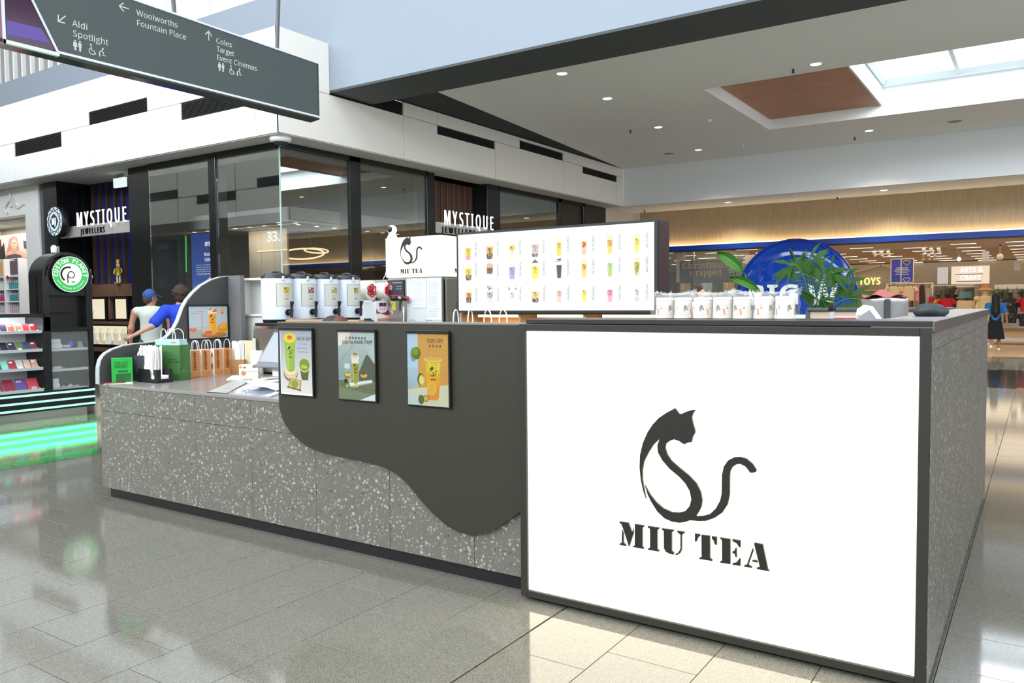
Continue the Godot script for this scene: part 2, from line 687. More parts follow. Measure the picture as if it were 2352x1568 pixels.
# ---------------------------------------------------------------- floor, ceilings, walls
func structure() -> void:
	# floor slab with granite tiles 0.4 m square in running bond
	var fl := struct("floor", mb().lohi(V(-32, -0.3, -46), V(9.2, -0.012, 13)), M.grout, null, "speckled grey granite tile floor of the mall, polished")
	var pitch := 0.4045
	var tiles := []
	var cam: Camera3D = get_node("camera")
	var inv := cam.transform.affine_inverse()
	for i in range(-23, 78):
		for j in range(-57, 30):
			var c := V(-0.33 - pitch * (i + 0.5), 0, -3.051 + pitch * (j + 0.5) + (pitch * 0.5 if i % 2 != 0 else 0.0))
			if c.x < -31.5 or c.x > 8.8 or c.z < -24.0: continue
			var kind := (i * 7 + j * 13 + i * j * 3) & 3
			if c.x > -8.6 and c.x < -7.85: kind = 4
			if c.z < -15.6 and c.z > -19.6: kind = 5
			var q := inv * c
			var near := q.z < -1.0 and absf(q.x / q.z) < 0.68 and absf(q.y / q.z) < 0.47 and not (c.x < -0.4 and c.x > -6.1 and c.z < -3.6 and c.z > -7.0)
			if c.x > -6 and c.x < -0.7 and c.z < -6.9: near = false
			tiles.push_back([-q.z if near else 1e6 - q.z, c, kind])
	tiles.sort_custom(func(a, b): return a[0] < b[0])
	var mats := [M.granite_0, M.granite_1, M.granite_2, M.granite_3, M.granite_dark, M.granite_black]
	var tm := mb().box(V(0, -0.006, 0), V(pitch - 0.003, 0.012, pitch - 0.003), 0.0012).mesh()
	var wide := mb().box(V(0.004, -0.006, 0), V(pitch - 0.012, 0.012, pitch - 0.003), 0.0012).mesh()
	var rest := [[], [], [], [], [], []]
	for k in tiles.size():
		var t: Array = tiles[k]
		if k < 290:
			node("floor_tile", wide if absf(t[1].x + 1.755) < 0.02 else tm, mats[t[2]], fl, Transform3D(Basis(), t[1]))
		else:
			rest[t[2]].push_back(t[1])
	var flat := mb().box(V(0, -0.006, 0), V(pitch - 0.003, 0.012, pitch - 0.003)).mesh()
	for k in 6:
		var mm := MultiMesh.new()
		mm.transform_format = MultiMesh.TRANSFORM_3D
		mm.mesh = flat
		mm.instance_count = rest[k].size()
		for i in rest[k].size():
			mm.set_instance_transform(i, Transform3D(Basis(), rest[k][i]))
		var mi := MultiMeshInstance3D.new()
		mi.name = "floor_tiles"
		mi.multimesh = mm
		mi.material_override = mats[k]
		fl.add_child(mi, true)
		stuff(mi)
	# timber floor inside the big store
	var sf := mat("store_floor", "b2977a", 0.35)
	struct("floor_store", mb().lohi(V(-20, -0.3, -50), V(9, 0.004, -24.05)), sf, null, "warm timber coloured floor inside the big store")

	# low ceiling with the lantern opening
	var c := mb()
	c.at(T(Vector3.ZERO, 0, -90))
	c.prism(pv([-9.44, 11.2, -10.53, 21.98, -10.53, 22.0, -5.36, 22.0, -5.36, 11.2]), 5.45, 5.8)
	c.at(Transform3D())
	c.lohi(V(-5.36, 5.45, -14.65), V(9, 5.8, -11.2))
	c.lohi(V(-5.36, 5.45, -22.0), V(9, 5.8, -19.0))
	c.lohi(V(3.0, 5.45, -19.0), V(9, 5.8, -14.65))
	var ce := struct("ceiling", c, M.ceiling_white, null, "white plasterboard ceiling over the concourse with a rectangular light well")
	var well := mb()
	well.lohi(V(-5.56, 5.8, -19.2), V(-5.36, 6.3, -14.45)); well.lohi(V(-5.36, 5.8, -19.2), V(3.2, 6.3, -19.0))
	well.lohi(V(-5.36, 5.8, -14.65), V(3.2, 6.3, -14.45)); well.lohi(V(3.0, 5.8, -19.0), V(3.2, 6.3, -14.65))
	node("light_well", well, M.wall_white, ce)
	for k in 4:
		var z0 := -19.0 + k * 1.14
		node("timber_panel", mb().lohi(V(-5.34, 5.68, z0 + 0.008), V(-2.99, 5.72, minf(z0 + 1.132, -14.67)), 0.003), M.wood_brown, ce)
	node("timber_panel_edge", mb().lohi(V(-2.99, 5.66, -19.0), V(-2.95, 6.3, -14.65)), M.wall_white, ce)
	# skylight of the well
	var sk := struct("window_1", mb().lohi(V(-2.95, 6.16, -19.0), V(3.0, 6.2, -14.65)), M.day_glow, null, "bright skylight glazing above the ceiling light well")
	var bars := mat("skylight_bar", "d5e2e2", 0.5)
	for z in [-18.86, -14.8]:
		node("glazing_bar", mb().lohi(V(-2.95, 6.04, z - 0.07), V(3.0, 6.16, z + 0.07)), bars, sk)
	for x in [-2.9, -1.5, -0.1, 1.3, 2.7]:
		node("glazing_bar", mb().lohi(V(x - 0.035, 6.06, -18.9), V(x + 0.035, 6.16, -14.8)), bars, sk)
	# bulkhead, soffit and timber wall above the big store
	var bk := struct("wall_back", mb().lohi(V(-10.53, 4.34, -22.25), V(-6.14, 5.5, -22.0)).lohi(V(-6.13, 4.34, -22.25), V(9, 5.5, -22.0)).lohi(V(-11.5, 4.34, -24.3), V(9, 4.6, -22.25)).lohi(V(-6.14, 4.34, -22.25), V(-6.13, 5.5, -22.004)), M.wall_white, null, "white bulkhead wall hanging below the ceiling at the far end")
	var ww := struct("wall_timber", mb().lohi(V(-10.9, 3.27, -24.5), V(9, 4.34, -24.0)), M.wood_wall, null, "pale timber veneer wall above the big store entrance")
	struct("trim_1", mb().lohi(V(-12.6, 0, -24.4), V(-10.9, 4.34, -24.0)).lohi(V(-11.5, 0, -24.0), V(-11.15, 4.34, -22.0)), mat("jamb", "d9cfc0", 0.7), null, "pale plaster jamb beside the timber wall")
	# big beam across the concourse
	var bm := struct("beam", mb().lohi(V(-32, 5.26, -11.2), V(9, 7.23, -10.15)), M.beam_sky_tint, null, "deep white beam face, blue sky light put into its colour, spanning the concourse")  # white paint; the blue grey of the sky light is in the colour
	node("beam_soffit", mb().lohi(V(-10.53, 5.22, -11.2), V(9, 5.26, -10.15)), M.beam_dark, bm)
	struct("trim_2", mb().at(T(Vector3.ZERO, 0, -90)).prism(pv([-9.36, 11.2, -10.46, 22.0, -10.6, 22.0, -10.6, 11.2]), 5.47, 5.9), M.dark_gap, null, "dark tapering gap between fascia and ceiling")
	# high windows above the beam
	var hw := struct("window_2", mb().lohi(V(-32, 7.23, -11.5), V(9, 11.9, -11.4)), M.day_glow, null, "bright high windows above the beam")
	for k in 26:
		node("mullion", mb().lohi(V(-31 + k * 1.55, 7.23, -11.4), V(-30.92 + k * 1.55, 11.9, -11.32)), bars, hw)
	node("louvre_screen", mb().lohi(V(-26.0, 7.23, -11.3), V(-20.4, 9.0, -11.25)), mat("louvre_grey", "9a9a94", 0.6), hw)
	for k in 12:
		node("louvre_blade", mb().lohi(V(-25.8 + k * 0.47, 7.23, -11.25), V(-25.72 + k * 0.47, 9.0, -11.16)), M.white_panel, hw)
	# shell out of view
	struct("wall_right", mb().lohi(V(9, 0, -46), V(9.4, 12.4, 13)), mat("shell", "b8b6ae", 0.7), null, "far right wall of the mall")
	struct("wall_left", mb().lohi(V(-32.4, 0, -46), V(-32, 12.4, 13)), M.shell, null, "far left wall of the mall")
	struct("wall_behind", mb().lohi(V(-32, 0, 12.5), V(9, 12.4, 13)), M.shell, null, "wall behind the viewer")
	struct("ceiling_atrium", mb().lohi(V(-32, 12, -11.5), V(9, 12.4, 13)), M.ceiling_white, null, "high white roof over the atrium")
	struct("window_3", mb().lohi(V(-17, 11.84, -6), V(3, 11.9, 8)), M.day_glow, null, "roof lantern glazing over the atrium")
	struct("window_4", mb().lohi(V(-26, 8.1, 12.3), V(8, 11.7, 12.36)), M.day_glow, null, "high windows at the end of the atrium")
	struct("window_added_7", mb().lohi(V(8.96, 2.2, -15), V(8.99, 7.8, 7)), M.day_glow, null, "added unseen glowing panes giving light from the right wall of the mall")  # added glow panes matching the unseen side light
	# shops across the left corridor (seen mirrored in the jeweller's glass)
	var op := mb().lohi(V(-32, 4.35, -2.2), V(-13, 6.07, -1.8)).lohi(V(-32, 4.35, -1.8), V(-13, 4.5, 2.6)).lohi(V(-32, 0, 2.5), V(-13, 4.4, 2.8)).lohi(V(-13.2, 0, -1.0), V(-13, 4.4, 2.5))
	struct("wall_opposite", op, M.right_panel, null, "shop fronts across the left corridor")
	var wo := get_node("wall_opposite")
	for k in 6:
		node("vent_backing", mb().lohi(V(-30 + k * 3.1, 4.9 + 0.3 * (k % 2), -2.23), V(-28 + k * 3.1, 5.18 + 0.3 * (k % 2), -2.19)), M.dark_grey, wo)
		node("joint", mb().lohi(V(-28 + k * 3.1, 4.36, -2.206), V(-27.985 + k * 3.1, 6.06, -2.19)), M.void, wo)
	node("joint", mb().lohi(V(-32, 5.18, -2.206), V(-13, 5.195, -2.19)), M.void, wo)
	# lights in the ceilings
	var at := [[-7.131, 5.45, -14.193], [-7.356, 5.45, -17.198], [-7.597, 5.45, -20.389], [-3.241, 5.45, -14.189], [-3.468, 5.45, -20.486], [-7.657, 4.34, -22.95], [-3.506, 4.34, -22.95], [0.6, 5.45, -20.5], [0.6, 5.45, -13.6], [-7.0, 5.45, -12.2], [4.5, 5.45, -13.6], [0.6, 4.34, -22.95]]
	var say := ["round downlight in the concourse ceiling nearest the dark beam, left of the timber recess", "round downlight in the middle of the row left of the timber recess", "round downlight at the far end of the row left of the timber recess", "round downlight just in front of the timber recess", "round downlight between skylight and far white bulkhead", "round downlight in the low soffit above the timber wall, left one", "round downlight in the low soffit above the timber wall, right one", "", "", "", "", ""]
	for k in at.size():
		var p := V(at[k][0], at[k][1], at[k][2])
		var d := thing("downlight", say[k] if say[k] else "round ceiling downlight outside the picture", "downlight", p, 0, "ceiling downlights")
		node("trim_ring", mb().lathe(pv([0.085, -0.002, 0.1, -0.008, 0.118, -0.006, 0.12, 0.0]), 24), M.white, d)
		node("diffuser", mb().cyl(V(0, -0.006, 0), 0.088, 0.006, 24), M.lamp_glow, d)
		spot(V(0, -0.02, 0), 9.0 if p.y > 5 else 6.0, "ffeccf", 62.0, d)
	var spk := mat("speaker_grey", "9b9c98", 0.8)
	var sp := [[-8.432, -20.385, "grey round speaker grille in the ceiling near the white fascia end"], [-1.705, -20.534, "grey round speaker grille in the ceiling right of the skylight row"]]
	for s in sp:
		var o := thing("ceiling_speaker", s[2], "speaker", V(s[0], 5.45, s[1]), 0, "ceiling speakers")
		node("grille", mb().lathe(pv([0.0, -0.008, 0.13, -0.008, 0.15, -0.002]), 24), spk, o)
		node("rim", mb().lathe(pv([0.15, -0.009, 0.165, -0.006, 0.168, 0.0]), 24), M.white, o)
	var spr := [[-7.971, -17.034, 5.45, "sprinkler head in the ceiling beside the middle downlight"], [-3.613, -14.2, 5.45, "sprinkler head beside the downlight in front of the timber recess"], [-3.885, -21.042, 5.45, "sprinkler head beside the downlight near the far bulkhead"], [-10.4, -23.25, 4.34, "sprinkler head in the low soffit at the white jamb"], [-4.78, -23.55, 4.34, "sprinkler head in the low soffit in the middle of the timber wall"]]
	for s in spr:
		var o := thing("sprinkler_head", s[3], "sprinkler", V(s[0], s[2], s[1]), 0, "sprinkler heads")
		node("escutcheon", mb().lathe(pv([0.0, -0.012, 0.03, -0.01, 0.042, 0.0]), 14), M.white, o)
		node("body", mb().cyl(V(0, -0.07, 0), 0.012, 0.06, 8).cyl(V(0, -0.085, 0), 0.03, 0.006, 12).box(V(0.016, -0.05, 0), V(0.006, 0.06, 0.008)).box(V(-0.016, -0.05, 0), V(0.006, 0.06, 0.008)), M.dark_grey, o)
	var smo := [[-6.44, -20.442, 5.45, "small white smoke detector on the far part of the ceiling"], [-6.14, -17.165, 5.45, "flat white access disc on the ceiling left of the timber recess"], [-5.708, -22.6, 4.34, "white smoke detector on the low soffit left of its right downlight"], [-3.027, -22.665, 4.34, "white conical detector on the low soffit beside its right downlight"], [-1.616, -22.5, 4.34, "white smoke detector on the low soffit at the right"], [-10.42, -22.4, 4.34, "white smoke detector on the low soffit beside the white fascia end"]]
	for s in smo:
		var o := thing("smoke_detector", s[3], "detector", V(s[0], s[2], s[1]), 0, "smoke detectors")
		node("base", mb().lathe(pv([0.0, -0.014, 0.05, -0.014, 0.058, 0.0]), 18), M.white, o)
		node("sensor", mb().lathe(pv([0.0, -0.05, 0.02, -0.05, 0.036, -0.03, 0.04, -0.014]), 18), M.white, o)
# ---------------------------------------------------------------- jeweller's corner shop
func mystique() -> void:
	# white fascia in panels; joints recessed by the gaps between them
	var lf := struct("wall_fascia", mb().lohi(V(-32, 4.35, -9.4), V(-10.57, 6.05, -9.03)).lohi(V(-10.9, 4.35, -22), V(-10.57, 5.44, -9.03)).lohi(V(-32, 4.35, -10.6), V(-10.57, 4.6, -9.4)).lohi(V(-11.4, 4.35, -22), V(-10.9, 4.6, -9.4)), M.dark_gap, null, "white panelled fascia wrapping the corner shop")
	var g := 0.006
	var soff := node("soffit_panel", mb().lohi(V(-32, 4.335, -9.7), V(-10.56, 4.35, -9.03)).lohi(V(-11.3, 4.335, -22), V(-10.56, 4.35, -9.7)).lohi(V(-18.66, 4.335, -10.3), V(-15.7, 4.35, -9.7)), mat("soffit_paint", "dcdcd4", 0.7), lf)
	# left face
	var vents_l := [[-19.36, -17.34, 4.88, 5.185, "black louvre vent in the white fascia, leftmost and lowest by the cosmetics shop"], [-16.26, -14.21, 5.195, 5.45, "black louvre vent in the white fascia above the jeweller's entrance"], [-13.17, -11.1, 4.88, 5.185, "black louvre vent in the white fascia half hidden by the hanging sign"]]
	var xs := [-32.0, -28.6, -25.5, -22.4, -19.36, -16.26, -13.17, -11.1, -10.53]
	for i in xs.size() - 1:
		var a: float = xs[i] + g; var b: float = xs[i + 1] - g
		for row in [[4.35, 5.185], [5.195, 6.07]]:
			var hole := []
			for v in vents_l:
				if absf(v[0] - xs[i]) < 0.05 and v[2] >= row[0] and v[3] <= row[1]: hole = v
			if hole:
				var h0: float = hole[2]; var h1: float = hole[3]
				var w1: float = hole[1]
				var pm := mb()
				if h0 - row[0] > 0.02: pm.lohi(V(a, row[0], -9.03), V(b, h0, -9.0))
				if row[1] - h1 > 0.02: pm.lohi(V(a, h1, -9.03), V(b, row[1], -9.0))
				if b - w1 > 0.02: pm.lohi(V(w1, h0, -9.03), V(b, h1, -9.0))
				node("fascia_panel", pm, M.white_panel, lf)
			else:
				node("fascia_panel", mb().lohi(V(a, row[0], -9.03), V(b, row[1], -9.0), 0.002), M.white_panel, lf)
	for v in vents_l:
		var o := thing("vent_grille", v[4], "vent", V(v[0], v[2], -9.0), 0, "vents in the white fascia facing left corridor")
		node("backing", mb().lohi(V(0.005, 0.005, -0.028), V(v[1] - v[0] - 0.005, v[3] - v[2] - 0.005, -0.02)), M.void, o)
		var sl := mb()
		for k in 10:
			sl.at(T(V((v[1] - v[0]) * 0.5, 0.02 + k * (v[3] - v[2] - 0.03) / 9.5, -0.012), 0, 35)).box(Vector3.ZERO, V(v[1] - v[0] - 0.02, 0.004, 0.02))
		stuff(node("slats", sl, M.dark_grey, o))
	# right face: lower and upper rows with black slots
	var lz := [-9.0, -12.1, -15.26, -18.4, -21.57, -22.0]
	for i in lz.size() - 1:
		var pm := mb()
		var z1: float = lz[i] - (g if i else 0.0); var z0: float = lz[i + 1] + g
		if i == 1 or i == 3:
			var s: float = [0, -13.15, 0, -19.45][i]
			pm.lohi(V(-10.57, 4.35, z0), V(-10.53, 5.005, z1)).lohi(V(-10.57, 5.005, s), V(-10.53, 5.185, z1))
		else:
			pm.lohi(V(-10.57, 4.35, z0), V(-10.53, 5.185, z1))
		node("fascia_panel", pm, M.right_panel, lf)
	var uz := [-9.0, -10.15, -13.16, -16.3, -19.46, -22.0]
	for i in uz.size() - 1:
		var pm := mb()
		var z1: float = uz[i] - (g if i else 0.0); var z0: float = uz[i + 1] + g
		var top := 6.07 if i == 0 else 5.45
		if i == 1:
			pm.lohi(V(-10.57, 5.195, z0), V(-10.53, top, -12.1))
		elif i == 3:
			pm.lohi(V(-10.57, 5.39, z0), V(-10.53, top, z1)).lohi(V(-10.57, 5.195, z0), V(-10.53, 5.39, -18.4))
		else:
			pm.lohi(V(-10.57, 5.195, z0), V(-10.53, top, z1))
		node("fascia_panel", pm, M.right_panel, lf)
	var slots := [[-12.1, -10.2, 5.195, 5.45, "black slot vent in the right fascia tucked under the beam"], [-15.25, -13.15, 5.005, 5.185, "second black slot vent along the right fascia counting from the beam"], [-18.4, -16.3, 5.195, 5.39, "third black slot vent along the right fascia counting from the beam"], [-21.56, -19.45, 5.005, 5.185, "black slot vent at the far end of the right fascia"]]
	for v in slots:
		var L: float = v[1] - v[0]
		var o := thing("vent_slot", v[4], "vent", V(-10.53, v[2], v[1]), 90, "slot vents in the right fascia")
		node("backing", mb().lohi(V(0.005, 0.004, -0.036), V(L - 0.005, v[3] - v[2] - 0.004, -0.03)), M.void, o)
		stuff(node("slats", mb().lohi(V(0.01, (v[3] - v[2]) * 0.33, -0.03), V(L - 0.01, (v[3] - v[2]) * 0.33 + 0.004, -0.014)).lohi(V(0.01, (v[3] - v[2]) * 0.66, -0.03), V(L - 0.01, (v[3] - v[2]) * 0.66 + 0.004, -0.014)), M.black, o))
	# pillars and glass
	var st := struct("wall_shopfront", mb().lohi(V(-15.76, 0, -10.3), V(-15.02, 4.34, -9.5), 0.01), M.pillar_black, null, "polished black framing of the jeweller's shopfront")
	node("pillar", mb().lohi(V(-19.2, 0, -10.3), V(-18.66, 4.34, -9.5), 0.01), M.pillar_black, st)
	node("edge_strip", mb().lohi(V(-19.42, 0, -9.7), V(-19.2, 4.34, -9.54)), mat("edge_grey", "5a6066", 0.4), st)
	for k in [[-13.07, -12.86]]:
		node("mullion", mb().lohi(V(k[0], 0, -9.72), V(k[1], 4.3, -9.46), 0.006), M.pillar_black, st)
	for k in [[-11.45, -11.15], [-13.72, -13.46], [-19.26, -19.08], [-20.62, -20.5]]:
		node("mullion", mb().lohi(V(-11.36, 0, k[0]), V(-11.08, 4.33, k[1]), 0.006), M.pillar_black, st)
	node("mullion", mb().lohi(V(-11.6, 0, -16.25), V(-11.08, 4.33, -15.7), 0.006), M.pillar_black, st)
	node("head_rail", mb().lohi(V(-15.02, 4.24, -9.6), V(-11.12, 4.335, -9.46)).lohi(V(-11.22, 4.24, -13.5), V(-11.08, 4.335, -9.46)).lohi(V(-11.22, 4.24, -20.6), V(-11.08, 4.335, -16.2)), M.frame_black, st)
	node("dark_panel", mb().lohi(V(-11.3, 0, -20.5), V(-11.14, 4.3, -19.26)), mat("panel_dark", "2c2c28", 0.35), st)
	node("dark_panel", mb().lohi(V(-11.5, 0, -22.0), V(-11.12, 4.34, -20.62)), M.panel_dark, st)
	var gl := StandardMaterial3D.new()
	gl.resource_name = "mirror_glass"
	var wt := Image.create(2, 2, false, Image.FORMAT_RGB8)
	wt.fill(Color.WHITE)
	gl.albedo_texture = ImageTexture.create_from_image(wt)
	gl.albedo_color = Color(0.86, 0.88, 0.86, 0.29)
	gl.transparency = BaseMaterial3D.TRANSPARENCY_ALPHA
	gl.metallic = 1.0
	gl.roughness = 0.015
	M["mirror_glass"] = gl
	var pn := struct("window_5", mb().lohi(V(-15.02, 0, -9.506), V(-13.07, 4.24, -9.494)), gl, null, "tall reflective shop windows of the jeweller round the corner")
	node("glass_pane", mb().lohi(V(-12.86, 0, -9.506), V(-11.13, 4.24, -9.494)), gl, pn)
	node("glass_pane", mb().lohi(V(-11.126, 0, -11.15), V(-11.114, 4.24, -9.51)), gl, pn)
	node("glass_pane", mb().lohi(V(-11.126, 0, -13.46), V(-11.114, 4.24, -11.45)), gl, pn)
	node("glass_pane", mb().lohi(V(-11.126, 0, -19.08), V(-11.114, 4.24, -16.25)), gl, pn)
	node("corner_edge", mb().lohi(V(-11.132, 0, -9.512), V(-11.112, 4.24, -9.492)), mat("glass_edge", "b9d2cf", 0.2), pn)
	# inside: bulkhead with a row of small lights, dark back walls
	struct("ceiling_shop", mb().lohi(V(-17, 4.4, -22), V(-11.2, 4.6, -10.35)).lohi(V(-15.7, 4.4, -10.4), V(-11.2, 4.6, -9.6)), M.void, null, "dark ceiling void inside the jeweller's shop")
	struct("wall_shop", mb().lohi(V(-17.1, 0, -22), V(-16.9, 4.5, -10.35)).lohi(V(-17, 0, -22.1), V(-11.5, 4.5, -22)).lohi(V(-15.75, 0, -13.6), V(-12.6, 3.1, -13.4)).lohi(V(-14.8, 0, -20), V(-14.6, 3.1, -13.6)), mat("shop_dark", "3a3a37", 0.35), null, "dark interior walls of the jeweller's shop")
	struct("trim_3", mb().lohi(V(-16.9, 3.16, -10.75), V(-12.3, 3.42, -10.7)).lohi(V(-16.9, 3.13, -12.2), V(-12.3, 3.18, -10.7)), mat("shop_white", "e2e6e2", 0.7), null, "white bulkhead inside the jeweller's left window")
	struct("trim_4", mb().lohi(V(-12.35, 3.16, -20.4), V(-12.3, 3.42, -10.7)).lohi(V(-13.7, 3.13, -20.4), V(-12.3, 3.18, -12.2)), mat("shop_white_shaded", "b5b0a4", 0.7), null, "white bulkhead with shade put into its colour inside the jeweller's right window")  # same bulkhead as on the left; its unlit side is put into the colour
	var small := thing("recessed_light", "small recessed light in a row under the white bulkhead of the left shop window", "downlight", V(-16.2, 3.13, -11.0), 0, "row of lights inside the jeweller's windows")
	node("rim", mb().lathe(pv([0.045, -0.001, 0.055, -0.006, 0.06, 0.0]), 16), M.white, small)
	node("diffuser", mb().cyl(V(0, -0.005, 0), 0.046, 0.005, 16), M.lamp_glow, small)
	for k in range(1, 9):
		copy(small, "small recessed light in a row under the white bulkhead of the left shop window", T(V(-16.2 + k * 0.47, 3.13, -11.0)))
	for k in range(0, 8):
		copy(small, "small recessed light in a row under the shaded bulkhead of the right shop window", T(V(-12.65, 3.13, -10.75 - k * 0.5)))
	area("shop_row_light", V(-14.3, 3.12, -11.0), Vector3(-90, 0, 0), Vector2(3.8, 0.1), 3.0, "fff2dd")
	# added panels and letters stand in for a reflected shop wall and sign
	var bw := thing("reflected_wall", "added beige panels with lit letters imitating a shop front reflected in the corner window", "reflection panel", V(-14.65, 0, -11.6))
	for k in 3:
		node("reflected_panel", mb().lohi(V(k * 0.42, 0, -0.05), V(k * 0.42 + 0.412, 3.12, 0.0), 0.003), mat("beige", "c6bfae", 0.6), bw)
	txt("reflected_letters", "33.", 0.3, M.letter_white, bw, T(V(0.62, 2.86, 0.01)), 0.42, "sansbold", 0.01)
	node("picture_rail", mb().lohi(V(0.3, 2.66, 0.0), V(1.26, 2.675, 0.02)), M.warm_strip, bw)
	area("reflected_wall_light", V(0.6, 3.08, 0.35), Vector3(-70, 0, 0), Vector2(1.2, 0.1), 9.0, "fff4e0", bw)
	# ring pendant
	var rg := thing("ring_pendant", "tilted glowing ring pendant lamp hanging inside the corner window", "lamp", V(-13.7, 2.62, -12.3))
	var ring := PackedVector3Array()
	var halo := PackedVector3Array()
	for k in 41:
		var t := TAU * k / 40
		ring.push_back(V(cos(t) * 0.46, cos(t - 0.5) * 0.09, sin(t) * 0.46))
		halo.push_back(V(0.16 + cos(t) * 0.26, 0.08 + cos(t + 2.6) * 0.07, -0.25 + sin(t) * 0.26))
	node("ring", mb().tube(ring, 0.018, 8, false), glow("ring_glow", "ffd9ae", 2.2), rg)
	node("ring", mb().tube(halo, 0.016, 8, false), M.ring_glow, rg)
	var wires := mb()
	for k in [2, 14, 27]:
		wires.tube(PackedVector3Array([ring[k], V(ring[k].x * 0.4, 1.7, ring[k].z * 0.4)]), 0.003, 5)
	node("wire", wires, M.grey, rg)
	# lit portrait screen
	var r := RandomNumberGenerator.new(); r.seed = 11
	var sp := Pt.new(256, 512, Color("16308c"))
	sp.grad(0, 0, 256, 330, Color("1c3f9c"), Color("2a63c4")).grad(0, 330, 256, 100, Color("2a63c4"), Color("9fc4e8"))
	sp.poly(pv([0, 420, 40, 380, 110, 360, 180, 372, 256, 350, 256, 512, 0, 512]), Color("2f2f66"))
	sp.poly(pv([0, 512, 0, 480, 90, 440, 256, 470, 256, 512]), Color("6a5a84"))
	sp.poly(pv([128, 318, 160, 296, 216, 296, 240, 318, 186, 368]), Color("f3d6e8")).line(Vector2(128, 318), Vector2(240, 318), 3, Color("c988b6")).line(Vector2(160, 318), Vector2(186, 366), 2, Color("c988b6")).line(Vector2(212, 318), Vector2(186, 366), 2, Color("c988b6"))
	sp.ell(180, 40, 14, 20, Color("a7d4d0")).ell(180, 40, 8, 13, Color("2a6f8c"))
	sp.scribble(40, 215, 205, 5, 15, 5, Color("dfe8ff"), r).scribble(60, 282, 170, 1, 10, 4, Color("dfe8ff"), r).scribble(110, 400, 110, 4, 14, 4, Color("d8d8f0"), r)
	var sc := thing("advert_screen", "tall blue advertising screen with a pink diamond behind the left shop window", "screen", V(-14.85, 1.45, -10.3))
	node("casing", mb().lohi(V(-0.02, -0.02, -0.06), V(1.02, 1.56, 0.0), 0.005), M.black_plastic, sc)
	node("display", mb().quad(V(0, 0, 0.002), V(1.0, 0, 0.002), V(1.0, 1.54, 0.002), V(0, 1.54, 0.002)), pic("advert", sp.tex(), 0.4, 0.9), sc)
	txt("lettering", "MYSTIQUE", 0.12, M.letter_white, sc, T(V(0.46, 1.27, 0.003)), 0.42, "sansbold", 0.001)
	txt("lettering", "Beautifully", 0.1, M.letter_white, sc, T(V(0.42, 1.07, 0.003)), 0.45, "serif", 0.001)
	txt("lettering", "Crafted for you", 0.1, M.letter_white, sc, T(V(0.44, 0.96, 0.003)), 0.42, "serif", 0.001)
	var neon := solo("neon_tube", mb().tube(PackedVector3Array([V(-16.0, 2.2, -10.0), V(-15.98, 2.95, -10.0)]), 0.012, 8), glow("neon_green", "18e07c", 1.2), "vertical green glowing tube at the edge of the left shop window", "light")
	neon.position = V(1.1, 0, -0.2)
	# little silver christmas tree behind the window
	var tr := thing("silver_tree", "small glittering silver cone tree with a star behind the window, between the two shoppers", "ornament", V(-14.55, 1.0, -9.9))
	node("cone", mb().lathe(pv([0.0, 0.0, 0.12, 0.0, 0.02, 0.62, 0.0, 0.63]), 14), mat("glitter", "d6cfae", 0.3, 0.5), tr)
	node("star", mb().prism(star(0.05, 0.02, 5), -0.006, 0.006), M.glitter, tr, T(V(0, 0.66, 0)))
	solo("window_plinth", mb().lohi(V(-14.95, 0, -10.6), V(-11.3, 1.0, -9.6), 0.01), M.panel_dark, "dark display plinth behind the left shop window", "plinth")
	# entrance recess with slats, sign and display cabinet
	struct("wall_entry", mb().lohi(V(-18.7, 0, -10.5), V(-15.7, 4.34, -10.3)).lohi(V(-18.66, 0, -10.3), V(-18.6, 4.34, -9.5)), mat("entry_black", "131415", 0.2), null, "black recessed entrance wall of the jeweller")
	var es := get_node("wall_entry")
	for k in 9:
		var x := -18.45 + k * 0.31
		node("timber_slat", mb().lohi(V(x, 2.0, -10.3), V(x + 0.05, 4.33, -10.2)), mat("slat_brown", "4d3a2c", 0.5), es)
		if k < 8: node("blue_panel", mb().lohi(V(x + 0.06, 2.0, -10.3), V(x + 0.3, 4.33, -10.27)), mat("deep_blue", "1a2266", 0.5), es)
	var sb := thing("shop_sign", "lit white MYSTIQUE letters on the grey band over the left entrance beside the jewel emblem", "sign", V(-18.66, 3.04, -9.55))
	node("sign_band", mb().lohi(V(0, 0, -0.06), V(2.9, 0.25, 0.0), 0.004), mat("band_grey", "b6b4ae", 0.5), sb)
	txt("lit_letters", "M Y S T I Q U E", 0.44, M.letter_white, sb, T(V(0.86, 0.215, 0.05)), 1.9, "sans", 0.02)
	txt("dark_letters", "J E W E L L E R S", 0.17, M.black, sb, T(V(0.96, 0.05, 0.012)), 0.95, "sans", 0.02)
	emblem(T(V(-18.33, 3.395, -9.3)), "round lit jewel emblem with the letters MJ at the left entrance")
	var s2 := thing("shop_sign", "lit white MYSTIQUE letters on the brown slat recess of the right facade", "sign", V(-11.07, 3.04, -13.75), 90)
	node("sign_band", mb().lohi(V(-0.0, 0, -0.06), V(1.95, 0.24, 0.0), 0.004), M.band_grey, s2)
	txt("lit_letters", "M Y S T I Q U E", 0.45, M.letter_white, s2, T(V(0.2, 0.195, 0.05)), 1.87, "sans", 0.02)
	txt("dark_letters", "J E W E L L E R S", 0.18, M.black, s2, T(V(0.18, 0.02, 0.012)), 1.25, "sansbold", 0.02)
	var rs := struct("wall_recess", mb().lohi(V(-11.9, 0, -15.7), V(-11.75, 4.3, -13.7)), mat("recess_brown", "3e2b22", 0.5), null, "brown slatted recess of the right facade")
	for k in 9:
		node("timber_slat", mb().lohi(V(-11.75, 0.5, -13.85 - k * 0.22), V(-11.5, 4.28, -13.81 - k * 0.22)), mat("slat_warm", "6b4a38", 0.5), rs)
	node("recess_panel", mb().lohi(V(-11.6, 2.4, -15.7), V(-11.52, 4.28, -13.72)), mat("recess_red", "4a3026", 0.5), rs)
